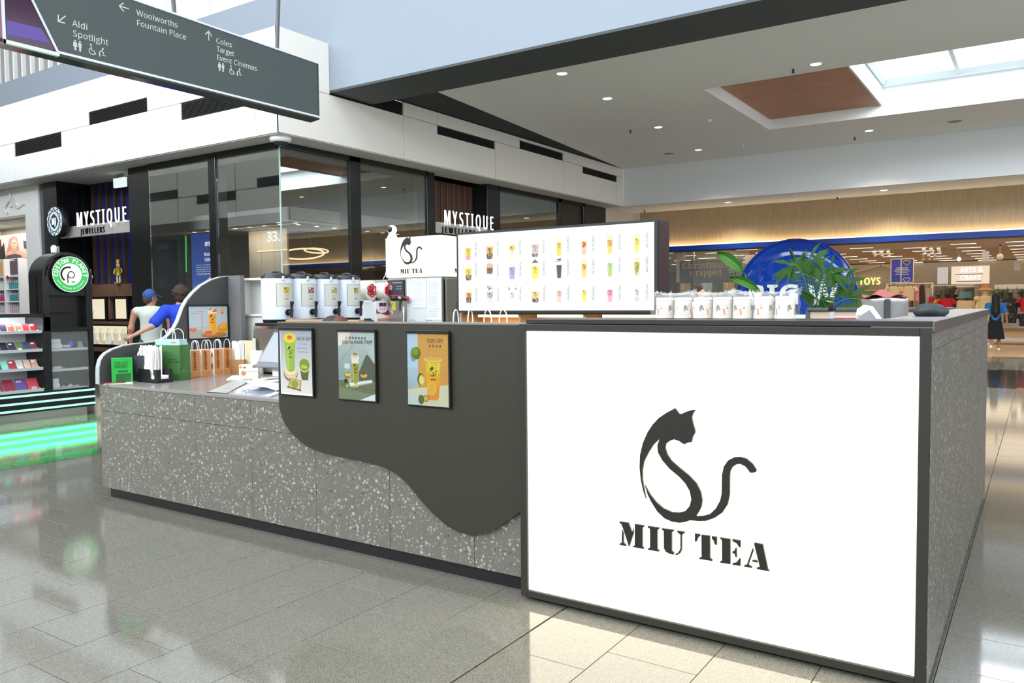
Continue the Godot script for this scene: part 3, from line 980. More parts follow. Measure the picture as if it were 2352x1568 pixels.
	# blue slatted room divider behind the far pane
	var dv := thing("room_divider", "blue panelled divider with pale battens behind the far right window", "divider", V(-12.9, 0, -19.6))
	for k in range(2, 8):
		node("blue_panel", mb().lohi(V(-2.4 + k * 0.4, 0.4, 0), V(-2.04 + k * 0.4, 3.9, 0.04)), mat("slate_blue", "3b4466", 0.6), dv)
		node("batten", mb().lohi(V(-2.04 + k * 0.4, 0.4, 0), V(-2.0 + k * 0.4, 3.9, 0.09)), M.slat_warm, dv)
	# display cabinet in the entrance
	var cb := thing("display_cabinet", "walnut jewellery display cabinet with lit windows in the left entrance", "cabinet", V(-18.62, 0, -10.2))
	node("carcass", mb().lohi(V(0, 0.0, -0.06), V(2.9, 0.45, 0.04)).lohi(V(0, 0.42, -0.06), V(2.9, 2.0, -0.03)), M.black_plastic, cb)
	node("walnut_board", mb().lohi(V(0, 1.72, -0.03), V(2.9, 2.0, 0.1), 0.004), M.wood_walnut, cb)
	node("walnut_board", mb().lohi(V(0, 1.09, -0.03), V(2.9, 1.16, 0.1), 0.004), M.wood_walnut, cb)
	node("walnut_board", mb().lohi(V(0, 0.46, -0.03), V(2.9, 0.56, 0.1), 0.004), M.wood_walnut, cb)
	node("walnut_board", mb().lohi(V(0.84, 1.2, -0.03), V(0.9, 1.72, 0.06), 0.004), M.wood_walnut, cb)
	var cream := glow("case_glow", "fff3d2", 0.85)
	for b in [[0.02, 0.73, 1.21, 1.67], [1.02, 1.6, 1.22, 1.66], [0.02, 1.6, 0.63, 1.05]]:
		var w := node("lit_case", mb().lohi(V(b[0], b[2], -0.03), V(b[1], b[3], -0.01)), cream, cb)
		node("case_frame", mb().lohi(V(b[0] - 0.06, b[3], -0.03), V(b[1] + 0.06, b[3] + 0.05, 0.08)).lohi(V(b[0] - 0.06, b[2] - 0.05, -0.03), V(b[1] + 0.06, b[2], 0.08)).lohi(V(b[1], b[2], -0.03), V(b[1] + 0.06, b[3], 0.08)), M.frame_black, w)
	spot(V(1.0, 2.6, 0.5), 0.5, "fff0d6", 60.0, cb)
	var bust := thing("necklace_bust", "cream necklace display bust on the low lit shelf, one of a row", "bust", V(-18.4, 0.63, -10.14), 0, "necklace busts in the low case")
	node("bust", mb().lathe(pv([0.0, 0.0, 0.07, 0.0, 0.05, 0.02, 0.09, 0.2, 0.1, 0.26, 0.05, 0.31, 0.04, 0.36, 0.0, 0.37]), 14), mat("cream_cloth", "efe4c8", 0.8), bust, Transform3D(Basis.from_scale(Vector3(1, 1, 0.4)), V(0, 0.0, 0)))
	node("ring_box", mb().lohi(V(-0.16, 0, 0.02), V(-0.06, 0.1, 0.06), 0.005), M.cream_cloth, bust)
	for k in range(1, 5):
		copy(bust, "cream necklace display bust on the low lit shelf, one of a row", T(V(-18.4 + k * 0.3, 0.63, -10.14)))
	var card := solo("price_card", mb().box(Vector3.ZERO, V(0.16, 0.2, 0.01), 0.002), M.paper, "white price card standing in the low lit jewellery case", "card", T(V(-17.6, 0.74, -10.05), 0, -8))
	solo("price_card", mb().box(Vector3.ZERO, V(0.24, 0.2, 0.01), 0.002), M.paper, "white arched card standing in the upper left jewellery case", "card", T(V(-18.42, 1.32, -10.1), 0, -8))
	nutcracker(V(-18.4, 2.0, -10.1), 0.36, "silver nutcracker soldier figure on the left of the walnut cabinet", "b9b7b2", "8f8f8f", "c8c8c8")
	nutcracker(V(-17.24, 2.0, -10.1), 0.56, "tall gold nutcracker soldier figure on the right of the walnut cabinet", "b8a02c", "8d7b2e", "d6cfae")
	# exit sign hanging under the soffit, dome camera on the corner
	var ex := thing("exit_sign", "white glowing exit sign box under the soffit beside the black pillar", "exit sign", V(-16.55, 4.05, -9.8))
	node("box", mb().lohi(V(-0.22, 0, -0.03), V(0.22, 0.2, 0.03), 0.006), glow("exit_glow", "eaf6f4", 1.0), ex)
	node("bracket", mb().lohi(V(-0.12, 0.2, -0.02), V(0.12, 0.29, 0.02)), M.grey, ex)
	var dc := thing("dome_camera", "white dome security camera under the fascia corner", "camera", V(-10.8, 4.335, -9.26))
	node("housing", mb().lathe(pv([0.0, 0, 0.17, 0.0, 0.185, -0.03, 0.17, -0.075, 0.13, -0.09]), 28), M.white, dc)
	node("dome", mb().lathe(pv([0.0, -0.15, 0.05, -0.145, 0.1, -0.125, 0.13, -0.085]), 28), mat("smoked", "3a3c3e", 0.1), dc)
	var shelf := thing("hook_wire", "thin dark curved wire hanging inside the far right window", "wire", V(-11.5, 4.2, -16.9))
	node("wire", mb().tube(PackedVector3Array([V(0, 0, 0), V(0, -0.12, 0.1), V(0, -0.5, 0.12)]), 0.008, 6), M.black, shelf)

func star(r0: float, r1: float, n: int) -> PackedVector2Array:
	var p := PackedVector2Array()
	for i in n * 2:
		p.push_back(Vector2.from_angle(PI * i / n + PI / 2) * (r0 if i % 2 == 0 else r1))
	return p

func emblem(at: Transform3D, label: String) -> void:
	var o := thing("jewel_emblem", label, "sign")
	o.transform = at
	node("drum", mb().at(T(Vector3.ZERO, 0, 90)).cyl(V(0, -0.16, 0), 0.34, 0.16, 40, 0.01), M.black_plastic, o)
	node("lit_face", mb().at(T(Vector3.ZERO, 0, 90)).cyl(V(0, 0, 0), 0.315, 0.008, 40), glow("emblem_glow", "cfe6f2", 1.0), o)
	var ln := mb()
	for k in 12:
		var a := TAU * k / 12
		var b := TAU * (k + 1) / 12
		var m := (a + b) / 2
		for s in [[Vector2.from_angle(a) * 0.31, Vector2.from_angle(m) * 0.23], [Vector2.from_angle(m) * 0.23, Vector2.from_angle(b) * 0.31], [Vector2.from_angle(m) * 0.23, Vector2.from_angle(m + TAU / 12) * 0.23]]:
			var d: Vector2 = (s[1] - s[0])
			ln.at(T(V((s[0].x + s[1].x) / 2, (s[0].y + s[1].y) / 2, 0.012), 0, 0, rad_to_deg(d.angle()))).box(Vector3.ZERO, V(d.length(), 0.014, 0.006))
	node("facet_lines", ln, M.black, o)
	node("centre_plate", mb().prism(star(0.17, 0.15, 4), 0.01, 0.016), mat("plate_navy", "33405e", 0.4), o)
	txt("letters", "MJ", 0.2, M.letter_white, o, T(V(0, -0.07, 0.017)), 0.16, "sansbold", 0.006, 1)

func nutcracker(p: Vector3, h: float, label: String, c0: String, c1: String, c2: String) -> void:
	var o := thing("nutcracker", label, "figurine", p, 25)
	var s := h / 0.36
	var k := Transform3D(Basis.from_scale(Vector3.ONE * s), Vector3.ZERO)
	node("base", mb().at(k).box(V(0, 0.012, 0), V(0.1, 0.024, 0.08), 0.004), mat("nut_" + c1, c1, 0.4, 0.4), o)
	node("legs", mb().at(k).cyl(V(-0.02, 0.024, 0), 0.014, 0.1, 10).cyl(V(0.02, 0.024, 0), 0.014, 0.1, 10), mat("nut_" + c2, c2, 0.4, 0.2), o)
	node("coat", mb().at(k).lathe(pv([0.0, 0.12, 0.042, 0.12, 0.034, 0.17, 0.044, 0.225, 0.02, 0.245, 0.0, 0.245]), 14), mat("nut_" + c0, c0, 0.35, 0.5), o)
	node("arms", mb().at(k).tube(PackedVector3Array([V(-0.045, 0.22, 0), V(-0.06, 0.17, 0.01), V(-0.045, 0.14, 0.03)]), 0.013, 8).tube(PackedVector3Array([V(0.045, 0.22, 0), V(0.062, 0.17, 0.01), V(0.05, 0.15, 0.03)]), 0.013, 8), M["nut_" + c0], o)
	node("head", mb().at(k).lathe(pv([0.0, 0.243, 0.022, 0.245, 0.027, 0.27, 0.024, 0.292, 0.0, 0.295]), 12).box(V(0, 0.255, 0.024), V(0.02, 0.014, 0.008)), mat("nut_face", "d8c4ae", 0.5), o)
	node("hat", mb().at(k).lathe(pv([0.0, 0.29, 0.034, 0.29, 0.028, 0.3, 0.03, 0.352, 0.0, 0.36]), 12), M["nut_" + c0], o)
# tea-cat emblem and stencil letters, millimetres from the centre of the big sign
const CAT :=  [-234, -92, -247, -57, -259, -7, -265, 49, -263, 106, -249, 164, -225, 217, -201, 253, -171, 286, -136, 311, -93, 336, -88, 331, -73, 313, -63, 312, -38, 325, -15, 333, 3, 336, -9, 317, -14, 301, -9, 276, 1, 244, 1, 233, -9, 216, -13, 197, -16, 190, -29, 188, -46, 179, -55, 180, -72, 190, -96, 196, -118, 187, -136, 172, -139, 152, -130, 125, -109, 97, -72, 70, -26, 39, 8, 8, 28, -28, 35, -65, 31, -93, 20, -117, 7, -137, 10, -139, 37, -134, 70, -121, 97, -92, 116, -55, 123, -22, 124, 59, 132, 97, 151, 126, 178, 142, 204, 146, 230, 141, 257, 121, 273, 97, 271, 89, 259, 84, 246, 83, 239, 93, 225, 108, 204, 116, 188, 113, 170, 99, 160, 79, 158, 52, 158, -23, 149, -67, 125, -107, 92, -134, 53, -153, 20, -159, -21, -161, -43, -172, -71, -180, -106, -180, -142, -170, -177, -144, -207, -103, -225, -71, -239, -30, -213, -70, -183, -102, -147, -126, -106, -137, -71, -134, -43, -123, -23, -98, -15, -66, -23, -29, -43, 2, -72, 29, -118, 60, -153, 95, -174, 129, -177, 160, -166, 192, -195, 164, -222, 122, -243, 80, -251, 39, -251, -6, -242, -51]
const LETTERS := [
	[-355, -256, -348, -273, -348, -316, -335, -325, -335, -329, -368, -329, -368, -324, -356, -315],
	[-368, -218, -323, -217, -304, -262, -297, -241, -297, -264, -319, -330, -349, -249, -359, -228, -368, -224],
	[-289, -218, -244, -218, -244, -224, -252, -230, -252, -319, -244, -324, -245, -328, -299, -328, -298, -323, -290, -320],
	[-224, -218, -169, -217, -169, -223, -178, -230, -178, -318, -170, -323, -170, -328, -224, -328, -224, -324, -213, -316, -213, -229, -224, -224],
	[-155, -218, -99, -217, -99, -223, -108, -229, -108, -314, -98, -322, -98, -330, -118, -329, -136, -323, -145, -308, -146, -228, -155, -224],
	[-81, -218, -47, -218, -47, -223, -60, -234, -60, -300, -67, -318, -80, -328, -89, -330, -89, -325, -77, -318, -66, -298, -66, -233, -81, -224],
	[2, -218, 25, -218, 25, -226, 17, -232, 9, -253, 2, -254],
	[32, -219, 70, -218, 71, -317, 81, -323, 81, -328, 23, -329, 23, -323, 33, -319],
	[79, -218, 101, -218, 101, -253, 94, -253, 87, -235, 79, -228],
	[116, -218, 161, -218, 162, -328, 117, -329, 117, -324, 126, -318, 125, -228, 117, -223],
	[171, -217, 206, -217, 206, -248, 201, -246, 190, -232, 171, -224],
	[189, -251, 190, -293, 185, -292, 181, -279, 171, -277, 171, -271, 180, -266, 185, -253],
	[206, -296, 206, -328, 172, -329, 172, -323, 190, -315, 202, -296],
	[259, -242, 262, -252, 241, -317, 256, -323, 256, -328, 223, -328, 223, -323, 235, -316],
	[259, -293, 276, -292, 281, -300, 258, -300],
	[267, -217, 301, -218, 324, -323, 330, -325, 329, -329, 277, -329, 277, -323, 290, -317, 265, -222]]

func scaled(a: Array, s: float, o := Vector2.ZERO, flip := 1.0) -> PackedVector2Array:
	var p := PackedVector2Array()
	for i in range(0, a.size(), 2):
		p.push_back(o + Vector2(a[i] * s, a[i + 1] * s * flip))
	return p

func cat_mesh(s: float, z0: float, z1: float) -> Mb:
	return mb().prism(scaled(CAT, s * 0.001), z0, z1)

func letters_mesh(s: float, z0: float, z1: float) -> Mb:
	var m := mb()
	for l in LETTERS:
		m.prism(scaled(l, s * 0.001), z0, z1)
	return m

# the emblem printed small on a picture, height in pixels
func cat_print(p: Pt, x: float, y: float, h: float, c: Color) -> void:
	p.poly(scaled(CAT, h / 520.0, Vector2(x, y), -1.0), c)
	if h > 12:
		p.rect(x - h * 0.35, y + h * 0.62, h * 0.7, maxf(1.0, h * 0.09), c)
# ---------------------------------------------------------------- the tea kiosk itself
func kiosk() -> void:
	var dark := mat("kiosk_dark", "29261c", 0.55)
	var fc := thing("front_counter", "long kiosk front counter clad in grey terrazzo tiles with a recessed black kick board", "counter", V(0, 0, 0))
	node("carcass", mb().lohi(V(-6.165, 0.088, -3.6), V(-2.2, 0.884, -3.452)).lohi(V(-4.03, 0.884, -3.6), V(-2.2, 1.398, -3.452)), M.grout, fc)
	node("kick_board", mb().lohi(V(-6.163, 0, -3.6), V(-2.2, 0.09, -3.485)), M.black, fc)
	var lc := thing("low_cabinet", "dark low cabinet under the grey worktop behind the terrazzo front", "cabinet")
	node("body", mb().lohi(V(-6.16, 0, -4.6), V(-4.06, 0.885, -3.62)), M.grout, lc)
	var bx := [-6.175, -5.563, -4.962, -4.358, -3.747, -3.137, -2.53, -2.192]
	for i in 7:
		for r in [[0.088, 0.6925], [0.6955, 0.886]]:
			node("terrazzo_panel", mb().lohi(V(bx[i] + 0.0015, r[0], -3.455), V(bx[i + 1] - 0.0015, r[1], -3.43), 0.001), M.terrazzo, fc)
	for r in [[0.0885, 0.6925], [0.6955, 0.886]]:
		node("terrazzo_panel", mb().lohi(V(-6.177, r[0], -4.6), V(-6.166, r[1], -3.432)), M.terrazzo, fc)
	# the dark wave: straight top, S-shaped lower edge
	var wave := pv([-2.195, 0.455, -2.217, 0.44, -2.271, 0.401, -2.354, 0.341, -2.436, 0.297, -2.531, 0.273, -2.61, 0.273, -2.699, 0.296, -2.789, 0.348, -2.877, 0.41, -2.968, 0.488, -3.03, 0.528, -3.081, 0.552, -3.165, 0.576, -3.25, 0.586, -3.337, 0.591, -3.591, 0.606, -3.69, 0.614, -3.781, 0.631, -3.85, 0.656, -3.898, 0.683, -3.945, 0.715, -3.981, 0.746, -4.01, 0.785, -4.027, 0.82, -4.042, 0.864, -4.045, 0.914, -4.035, 1.4, -2.195, 1.4])
	node("wave_panel", mb().prism(wave, -3.43, -3.404, 0.9), dark, fc)
	node("counter_top", mb().lohi(V(-4.04, 1.4, -3.62), V(-2.16, 1.407, -3.402)), mat("edge_grey2", "6f6c64", 0.4), fc)
	# worktop
	var stone := mat("stone_top", "85807a", 0.22)
	solo("worktop", mb().lohi(V(-6.18, 0.886, -4.62), V(-4.05, 0.909, -3.425), 0.002), stone, "smooth grey stone worktop on the low left part of the kiosk", "worktop")
	# bar top with a return along the right side
	var bt := thing("bar_top", "dark slim bar top over the lit sign and along the right side of the kiosk", "worktop")
	node("front_slab", mb().lohi(V(-2.16, 1.409, -3.74), V(-0.34, 1.432, -3.385), 0.002), mat("bar_dark", "2b2a27", 0.35), bt)
	node("side_slab", mb().lohi(V(-0.56, 1.39, -7.08), V(-0.336, 1.432, -3.386), 0.002), mat("bar_grey", "6d6c69", 0.25), bt)
	node("edge_band", mb().lohi(V(-0.336, 1.388, -7.08), V(-0.333, 1.43, -3.39)), mat("edge_brown", "4a3f3c", 0.5), bt)
	# the big lit sign
	var sg := thing("lit_sign", "large glowing white box sign with black cat emblem on the kiosk front", "sign", V(-1.2675, 0, -3.368))
	var fr := mb()
	fr.lohi(V(-0.925, 0.02, -0.15), V(-0.886, 1.407, 0.0), 0.002); fr.lohi(V(0.884, 0.02, -0.15), V(0.925, 1.407, 0.0), 0.002)
	fr.lohi(V(-0.886, 1.374, -0.15), V(0.884, 1.407, 0.0), 0.002); fr.lohi(V(-0.886, 0.02, -0.15), V(0.884, 0.055, 0.0), 0.002)
	node("frame", fr, mat("sign_frame", "25231c", 0.5), sg)
	node("back_box", mb().lohi(V(-0.925, 0.03, -0.25), V(0.9, 1.4, -0.152)), M.grout, sg)
	node("diffuser", mb().lohi(V(-0.887, 0.05, -0.05), V(0.885, 1.378, -0.014)), M.sign_white, sg)
	node("cat_emblem", cat_mesh(1.0, -0.013, -0.003), mat("logo_dark", "151208", 0.6), sg, T(V(-0.0025, 0.7, 0)))
	for grp in [[0, 1, 2], [3], [4, 5], [6, 7, 8], [9, 10, 11, 12], [13, 14, 15]]:
		var lm := mb()
		for gi in grp: lm.prism(scaled(LETTERS[gi], 0.001), -0.013, -0.003)
		node("letter", lm, M.logo_dark, sg, T(V(-0.0025, 0.7, 0)))
	area("sign_light", V(0, 0.714, -0.0135), Vector3(0, 180, 0), Vector2(1.76, 1.31), 1.0, "ffefd0", sg)
	# right side
	var rc := thing("side_counter", "right flank of the kiosk clad in grey terrazzo", "counter")
	node("carcass", mb().lohi(V(-0.55, 0.0, -7.06), V(-0.362, 1.388, -3.63)), M.grout, rc)
	node("terrazzo_panel", mb().lohi(V(-0.364, 1.3195, -7.07), V(-0.34, 1.388, -3.372), 0.001), M.terrazzo, rc)
	node("terrazzo_panel", mb().lohi(V(-0.364, 0.03, -7.07), V(-0.34, 1.3165, -3.372), 0.001), M.terrazzo, rc)
	node("plinth", mb().lohi(V(-0.5, 0, -7.05), V(-0.36, 0.03, -3.4)), M.black, rc)
	# left partition with the wave edge
	var pt := thing("wave_partition", "dark grey partition with a curved top rising from the left end of the kiosk", "partition", V(-6.145, 0, 0), 90)
	var cv := pv([3.402, 0.909, 3.403, 0.98, 3.407, 1.04, 3.42, 1.09, 3.44, 1.12, 3.465, 1.143, 3.52, 1.17, 3.604, 1.194, 3.704, 1.205, 3.82, 1.209, 3.92, 1.22, 3.99, 1.247, 4.035, 1.285, 4.07, 1.325, 4.107, 1.385, 4.151, 1.489, 4.197, 1.56, 4.26, 1.624, 4.336, 1.683, 4.439, 1.735, 4.534, 1.761, 4.614, 1.772, 4.72, 1.776])
	var body := cv.duplicate()
	body.push_back(Vector2(4.72, 0.909))
	node("panel", mb().prism(body, -0.022, 0.022, 0.8), mat("partition_dark", "3d3c3b", 0.55), pt)
	var ed := mb()
	for i in cv.size() - 1:
		var d := cv[i + 1] - cv[i]
		ed.at(T(V((cv[i].x + cv[i + 1].x) * 0.5, (cv[i].y + cv[i + 1].y) * 0.5, 0), 0, 0, rad_to_deg(d.angle()))).box(V(0, 0.002, 0), V(d.length() + 0.004, 0.007, 0.05))
	node("edging", ed, mat("edge_light", "a9adad", 0.4), pt)
	node("return_panel", mb().lohi(V(4.61, 0.909, 0.022), V(4.66, 1.776, 0.19), 0.002), mat("return_grey", "6c6c6c", 0.5), pt)
	# white open cabinet behind the partition
	var wc := thing("wall_cabinet", "white open cabinet box between grey partition and tea urns", "cabinet", V(-6.1, 0, -4.72))
	node("body", mb().lohi(V(0, 1.41, -0.12), V(0.02, 1.755, 0.0)).lohi(V(0.02, 1.735, -0.12), V(0.3, 1.755, 0.0)).lohi(V(0.02, 1.41, -0.12), V(0.3, 1.43, 0.0)).lohi(V(0.3, 1.41, -0.12), V(0.31, 1.755, 0.0)).lohi(V(0.02, 1.43, -0.12), V(0.3, 1.735, -0.1)), mat("cabinet_white", "dfe0da", 0.5), wc)
	node("lower_panel", mb().lohi(V(0.02, 0.909, -0.1), V(0.3, 1.405, -0.02), 0.002), M.cabinet_white, wc)
	# back of the kiosk: carcass, shelf unit under the menu with warm light
	var bc := thing("back_counter", "low back counter of the kiosk under the glowing menu board", "counter")
	node("carcass", mb().lohi(V(-6.1, 0.0, -7.05), V(-0.56, 0.9, -6.3)), M.kiosk_dark, bc)
	node("top", mb().lohi(V(-6.1, 0.9, -7.06), V(-0.56, 0.93, -6.28)), M.stone_top, bc)
	node("side_run", mb().lohi(V(-6.1, 0.0, -6.28), V(-5.2, 0.9, -4.75)), M.kiosk_dark, bc)
	var su := thing("lit_shelf", "open shelf with warm strip lights below the menu board", "shelf", V(-4.3, 0, -5.95))
	node("back", mb().lohi(V(0, 0.0, 0), V(1.9, 1.425, 0.02)), mat("shelf_tan", "c99b6c", 0.6), su)
	node("shelf_board", mb().lohi(V(0, 1.41, 0.02), V(1.9, 1.425, 0.3)).lohi(V(0, 1.05, 0.02), V(1.9, 1.07, 0.3)), mat("shelf_beige", "b09a7e", 0.6), su)
	for k in 4:
		node("divider", mb().lohi(V(k * 0.62, 0.0, 0.02), V(k * 0.62 + 0.02, 1.41, 0.3)), M.shelf_beige, su)
	for k in 3:
		node("light_strip", mb().lohi(V(k * 0.62 + 0.1, 1.385, 0.1), V(k * 0.62 + 0.58, 1.408, 0.16)), M.warm_strip, su)
		area("strip_light", V(k * 0.62 + 0.34, 1.38, 0.13), Vector3(-90, 0, 0), Vector2(0.48, 0.06), 3.0, "ffd39a", su)
	# menu board
	var b := thing("menu_board", "long glowing white menu board with three rows of printed drinks", "menu board", V(-4.28, 1.427, -5.6))
	node("casing", mb().lohi(V(0, 0, -0.235), V(1.875, 0.697, -0.004), 0.003), mat("casing_dark", "26292a", 0.45), b)
	node("bezel", mb().lohi(V(0, 0, -0.004), V(0.012, 0.697, 0.008)).lohi(V(1.855, 0, -0.004), V(1.875, 0.697, 0.008)).lohi(V(0.012, 0.678, -0.004), V(1.855, 0.697, 0.008)).lohi(V(0.012, 0, -0.004), V(1.855, 0.019, 0.008)), M.casing_dark, b)
	node("side_panel", mb().lohi(V(1.875, 0.01, -0.2), V(1.877, 0.687, -0.03)), mat("side_plum", "3a2228", 0.4), b)
	node("menu_print", mb().quad(V(0.012, 0.019, 0.001), V(1.855, 0.019, 0.001), V(1.855, 0.678, 0.001), V(0.012, 0.678, 0.001)), pic("menu_print", menu_print(), 0.4, 1.12), b)
	var names := ["Mango Sago", "Brown Milk Tea", "Mango Coco Milk", "Taro Cocoa Milk Tea", "Tangerine Iced Tea", "Mixed Fruit Tea", "One Lemon Tea", "Passion Fruit & Lemon", "Brown Sugar Matcha", "Coconut Latte", "Taro Milk Tea", "Oreo Matcha", "Grape Blueberry Tea", "Grapefruit Tea", "Snow Top Avocado", "Crazy Lime", "Brown Sugar Milk Tea", "Oreo Shake", "Strawberry Yogurt", "Peach Pearl Milk", "Cheese Watermelon", "Cheese Mango", "Cheese Strawberry", "Peach & Barley Milk Tea"]
	for i in 24:
		var u := 0.105 + (i % 8) * 0.1233
		var y: float = 0.678 - [0.16, 0.43, 0.75][i / 8] * 0.659 + 0.03
		txt("item_name", names[i], 0.024, M.dark_grey, b, T(V(0.012 + u * 1.843 - 0.008, y, 0.0015), 0, 0, -90), 0.115, "sans", 0.0006)
	# camera and lit box on the tower
	var lb := thing("lit_box", "small glowing white box sign with cat emblem on top of the steel dispenser tower", "sign", V(-5.135, 1.772, -6.0))
	node("box", mb().lohi(V(-0.352, 0, -0.7), V(0.352, 0.39, 0), 0.004), M.sign_white, lb)
	node("cat_emblem", cat_mesh(0.52, 0.001, 0.003), M.logo_dark, lb, T(V(-0.015, 0.215, 0)))
	node("lettering", letters_mesh(0.4, 0.001, 0.003), M.logo_dark, lb, T(V(-0.01, 0.165, 0)))
	node("lettering", letters_mesh(0.4, 0.001, 0.003), M.logo_dark, lb, T(V(0.352, 0.165, -0.36), 90))
	var wcam := thing("webcam", "little round white camera standing on the small lit box", "camera", V(-5.437, 2.162, -6.05))
	node("stand", mb().lathe(pv([0.0, 0.0, 0.05, 0.0, 0.052, 0.012, 0.036, 0.045, 0.0, 0.05]), 20), M.white, wcam)
	node("head", mb().ball(V(0, 0.085, 0), V(0.05, 0.05, 0.045), 20), M.white, wcam)
	node("lens", mb().ball(V(0, 0.088, 0.026), V(0.033, 0.033, 0.026), 16), M.black, wcam)

func menu_print() -> ImageTexture:
	var W := 1844
	var H := 660
	var p := Pt.new(W, H, Color("f7fdfd"))
	var r := RandomNumberGenerator.new(); r.seed = 5
	# per drink: liquid, lower colour, lower share, topping, shape (0 tall, 1 round, 2 wide)
	var D := [["f6cf45", "f3a0a0", 0.3, "", 2], ["e8b25a", "4a4038", 0.32, "f4ecd8", 1], ["f7d14a", "f7ead0", 0.5, "f6e6e6", 2], ["d5c4c0", "8d8a88", 0.2, "f0eeee", 1], ["f8d45c", "f8d45c", 0.2, "f8ecc8", 0], ["f7c84e", "f3c6a8", 0.45, "fbf3e6", 0], ["f2b75c", "f7d85a", 0.4, "f3dfae", 0], ["fbe46a", "fbe46a", 0.3, "f7eec0", 0],
		["e2d63c", "7a766c", 0.35, "eef0d0", 1], ["8a5a3c", "f0f0ee", 0.4, "d8b890", 2], ["b9a9d4", "b9a9d4", 0.2, "e8e4f2", 2], ["eaea55", "eaea55", 0.2, "f6f6f2", 1], ["5d3350", "4a474c", 0.6, "efe8f0", 0], ["f6c95a", "f8d770", 0.4, "f8e6b8", 0], ["c3de90", "b5d67c", 0.4, "f4f8f4", 0], ["c8c85a", "d5d8b0", 0.3, "e6e2c6", 0],
		["eeb34e", "4a4238", 0.4, "f4ead6", 2], ["b9bcbc", "dfe2e2", 0.4, "e6e8e8", 2], ["f3f0ee", "f3f0ee", 0.2, "faf4f2", 2], ["f3cf86", "6d6a66", 0.3, "faf6ee", 1], ["f7c4b4", "f8d0c4", 0.4, "fdf4f0", 0], ["f9e878", "f9e878", 0.3, "fbf8e4", 0], ["f294b0", "f6b0c4", 0.4, "fdf4f6", 0], ["dfe4e6", "d2d8da", 0.3, "f2f6f6", 0]]
	var tops := [131, 402, 722]
	for i in 24:
		var d: Array = D[i]
		var cx := (0.059 + (i % 8) * 0.1233) * W
		var y0: float = tops[i / 8] / 1000.0 * H
		var y1: float = [336, 604, 902][i / 8] / 1000.0 * H
		var hw: float = [27.0, 38.0, 36.0][d[4]]
		var bw: float = [0.62, 0.78, 0.66][d[4]] * hw
		var h := y1 - y0
		var liq := Color(d[0]); var low := Color(d[1])
		var wid := func(t): return lerpf(hw, bw, t)
		# topping
		if d[3]:
			p.poly(PackedVector2Array([Vector2(cx - hw, y0 + h * 0.02), Vector2(cx - hw * 0.4, y0 - h * 0.06), Vector2(cx + hw * 0.5, y0 - h * 0.05), Vector2(cx + hw, y0 + h * 0.02), Vector2(cx + wid.call(0.25), y0 + h * 0.25), Vector2(cx - wid.call(0.25), y0 + h * 0.25)]), Color(d[3]))
		var a := PackedVector2Array([Vector2(cx - wid.call(0.22), y0 + h * 0.22), Vector2(cx + wid.call(0.22), y0 + h * 0.22)])
		if d[4] == 1:
			for k in 9:
				var t := PI * k / 8
				a.push_back(Vector2(cx + cos(t) * bw * 1.12, y1 - h * 0.2 + sin(t) * h * 0.2))
		else:
			a.append_array([Vector2(cx + wid.call(0.95), y1 - h * 0.04), Vector2(cx + bw * 0.7, y1), Vector2(cx - bw * 0.7, y1), Vector2(cx - wid.call(0.95), y1 - h * 0.04)])
		p.poly(a, liq)
		var f: float = 1.0 - d[2]
		p.poly(PackedVector2Array([Vector2(cx - wid.call(f) * 0.98, y0 + h * f), Vector2(cx + wid.call(f) * 0.98, y0 + h * f), Vector2(cx + wid.call(0.93), y1 - h * 0.07), Vector2(cx + bw * 0.68, y1 - 1), Vector2(cx - bw * 0.68, y1 - 1), Vector2(cx - wid.call(0.93), y1 - h * 0.07)]), low)
		if i in [1, 8, 16, 19, 3]:
			for k in 26:
				p.ell(cx + r.randf_range(-0.75, 0.75) * bw, y1 - h * r.randf_range(0.05, 0.3), 3.5, 3.5, Color("2c2824") if r.randf() < 0.6 else Color("e8dcc4"))
		if i in [1, 16]:
			for k in 8: p.line(Vector2(cx + r.randf_range(-0.8, 0.8) * hw, y0 + h * 0.3), Vector2(cx + r.randf_range(-0.8, 0.8) * bw, y0 + h * 0.7), 3, Color("8a5a22"))
		if i == 11: p.poly(PackedVector2Array([Vector2(cx - 34, y0 + 4), Vector2(cx, y0 - 26), Vector2(cx + 34, y0 + 4)]), Color("5c6460"))
		if i in [17, 12]:
			for k in 9: p.ell(cx + r.randf_range(-0.8, 0.8) * hw, y0 - r.randf_range(-4, 24), 7, 4, Color("3a3f42"), r.randf() * 3)
		if i == 18:
			p.poly(PackedVector2Array([Vector2(cx - 40, y0 - 12), Vector2(cx - 22, y0 - 10), Vector2(cx - 24, y0 + 14), Vector2(cx - 40, y0 + 10)]), Color("d07a86")).poly(PackedVector2Array([Vector2(cx + 22, y0), Vector2(cx + 44, y0 - 12), Vector2(cx + 42, y0 + 14)]), Color("d07a86"))
		if i in [5, 13]: p.ell(cx + 6, y0 + h * 0.4, 13, 17, Color("e0606a") if i == 5 else Color("f0a050")).ell(cx - 6, y0 + h * 0.5, 9, 10, Color("d84858") if i == 5 else Color("f5b860"))
		if i == 15: p.poly(PackedVector2Array([Vector2(cx - 14, y0 + h * 0.5), Vector2(cx + 20, y0 + h * 0.35), Vector2(cx + 10, y0 + h * 0.75), Vector2(cx - 12, y1 - 14)]), Color("9aa436"))
		cat_print(p, cx + 3, y0 + h * (0.46 if d[4] != 0 else 0.36), 34 if d[4] else 28, Color("2b2a26"))
		# rule and small characters beside each name
		p.rect(cx + 73, y0 + 4, 2, h * 0.95, Color("b4bcbc"))
		for k in r.randi_range(4, 6): p.rect(cx + 50, y0 + 12 + k * 21, 12, 9, Color("dfe6e6")).rect(cx + 53, y0 + 14 + k * 21, 3, 5, Color("c4cccc"))
	return p.tex()
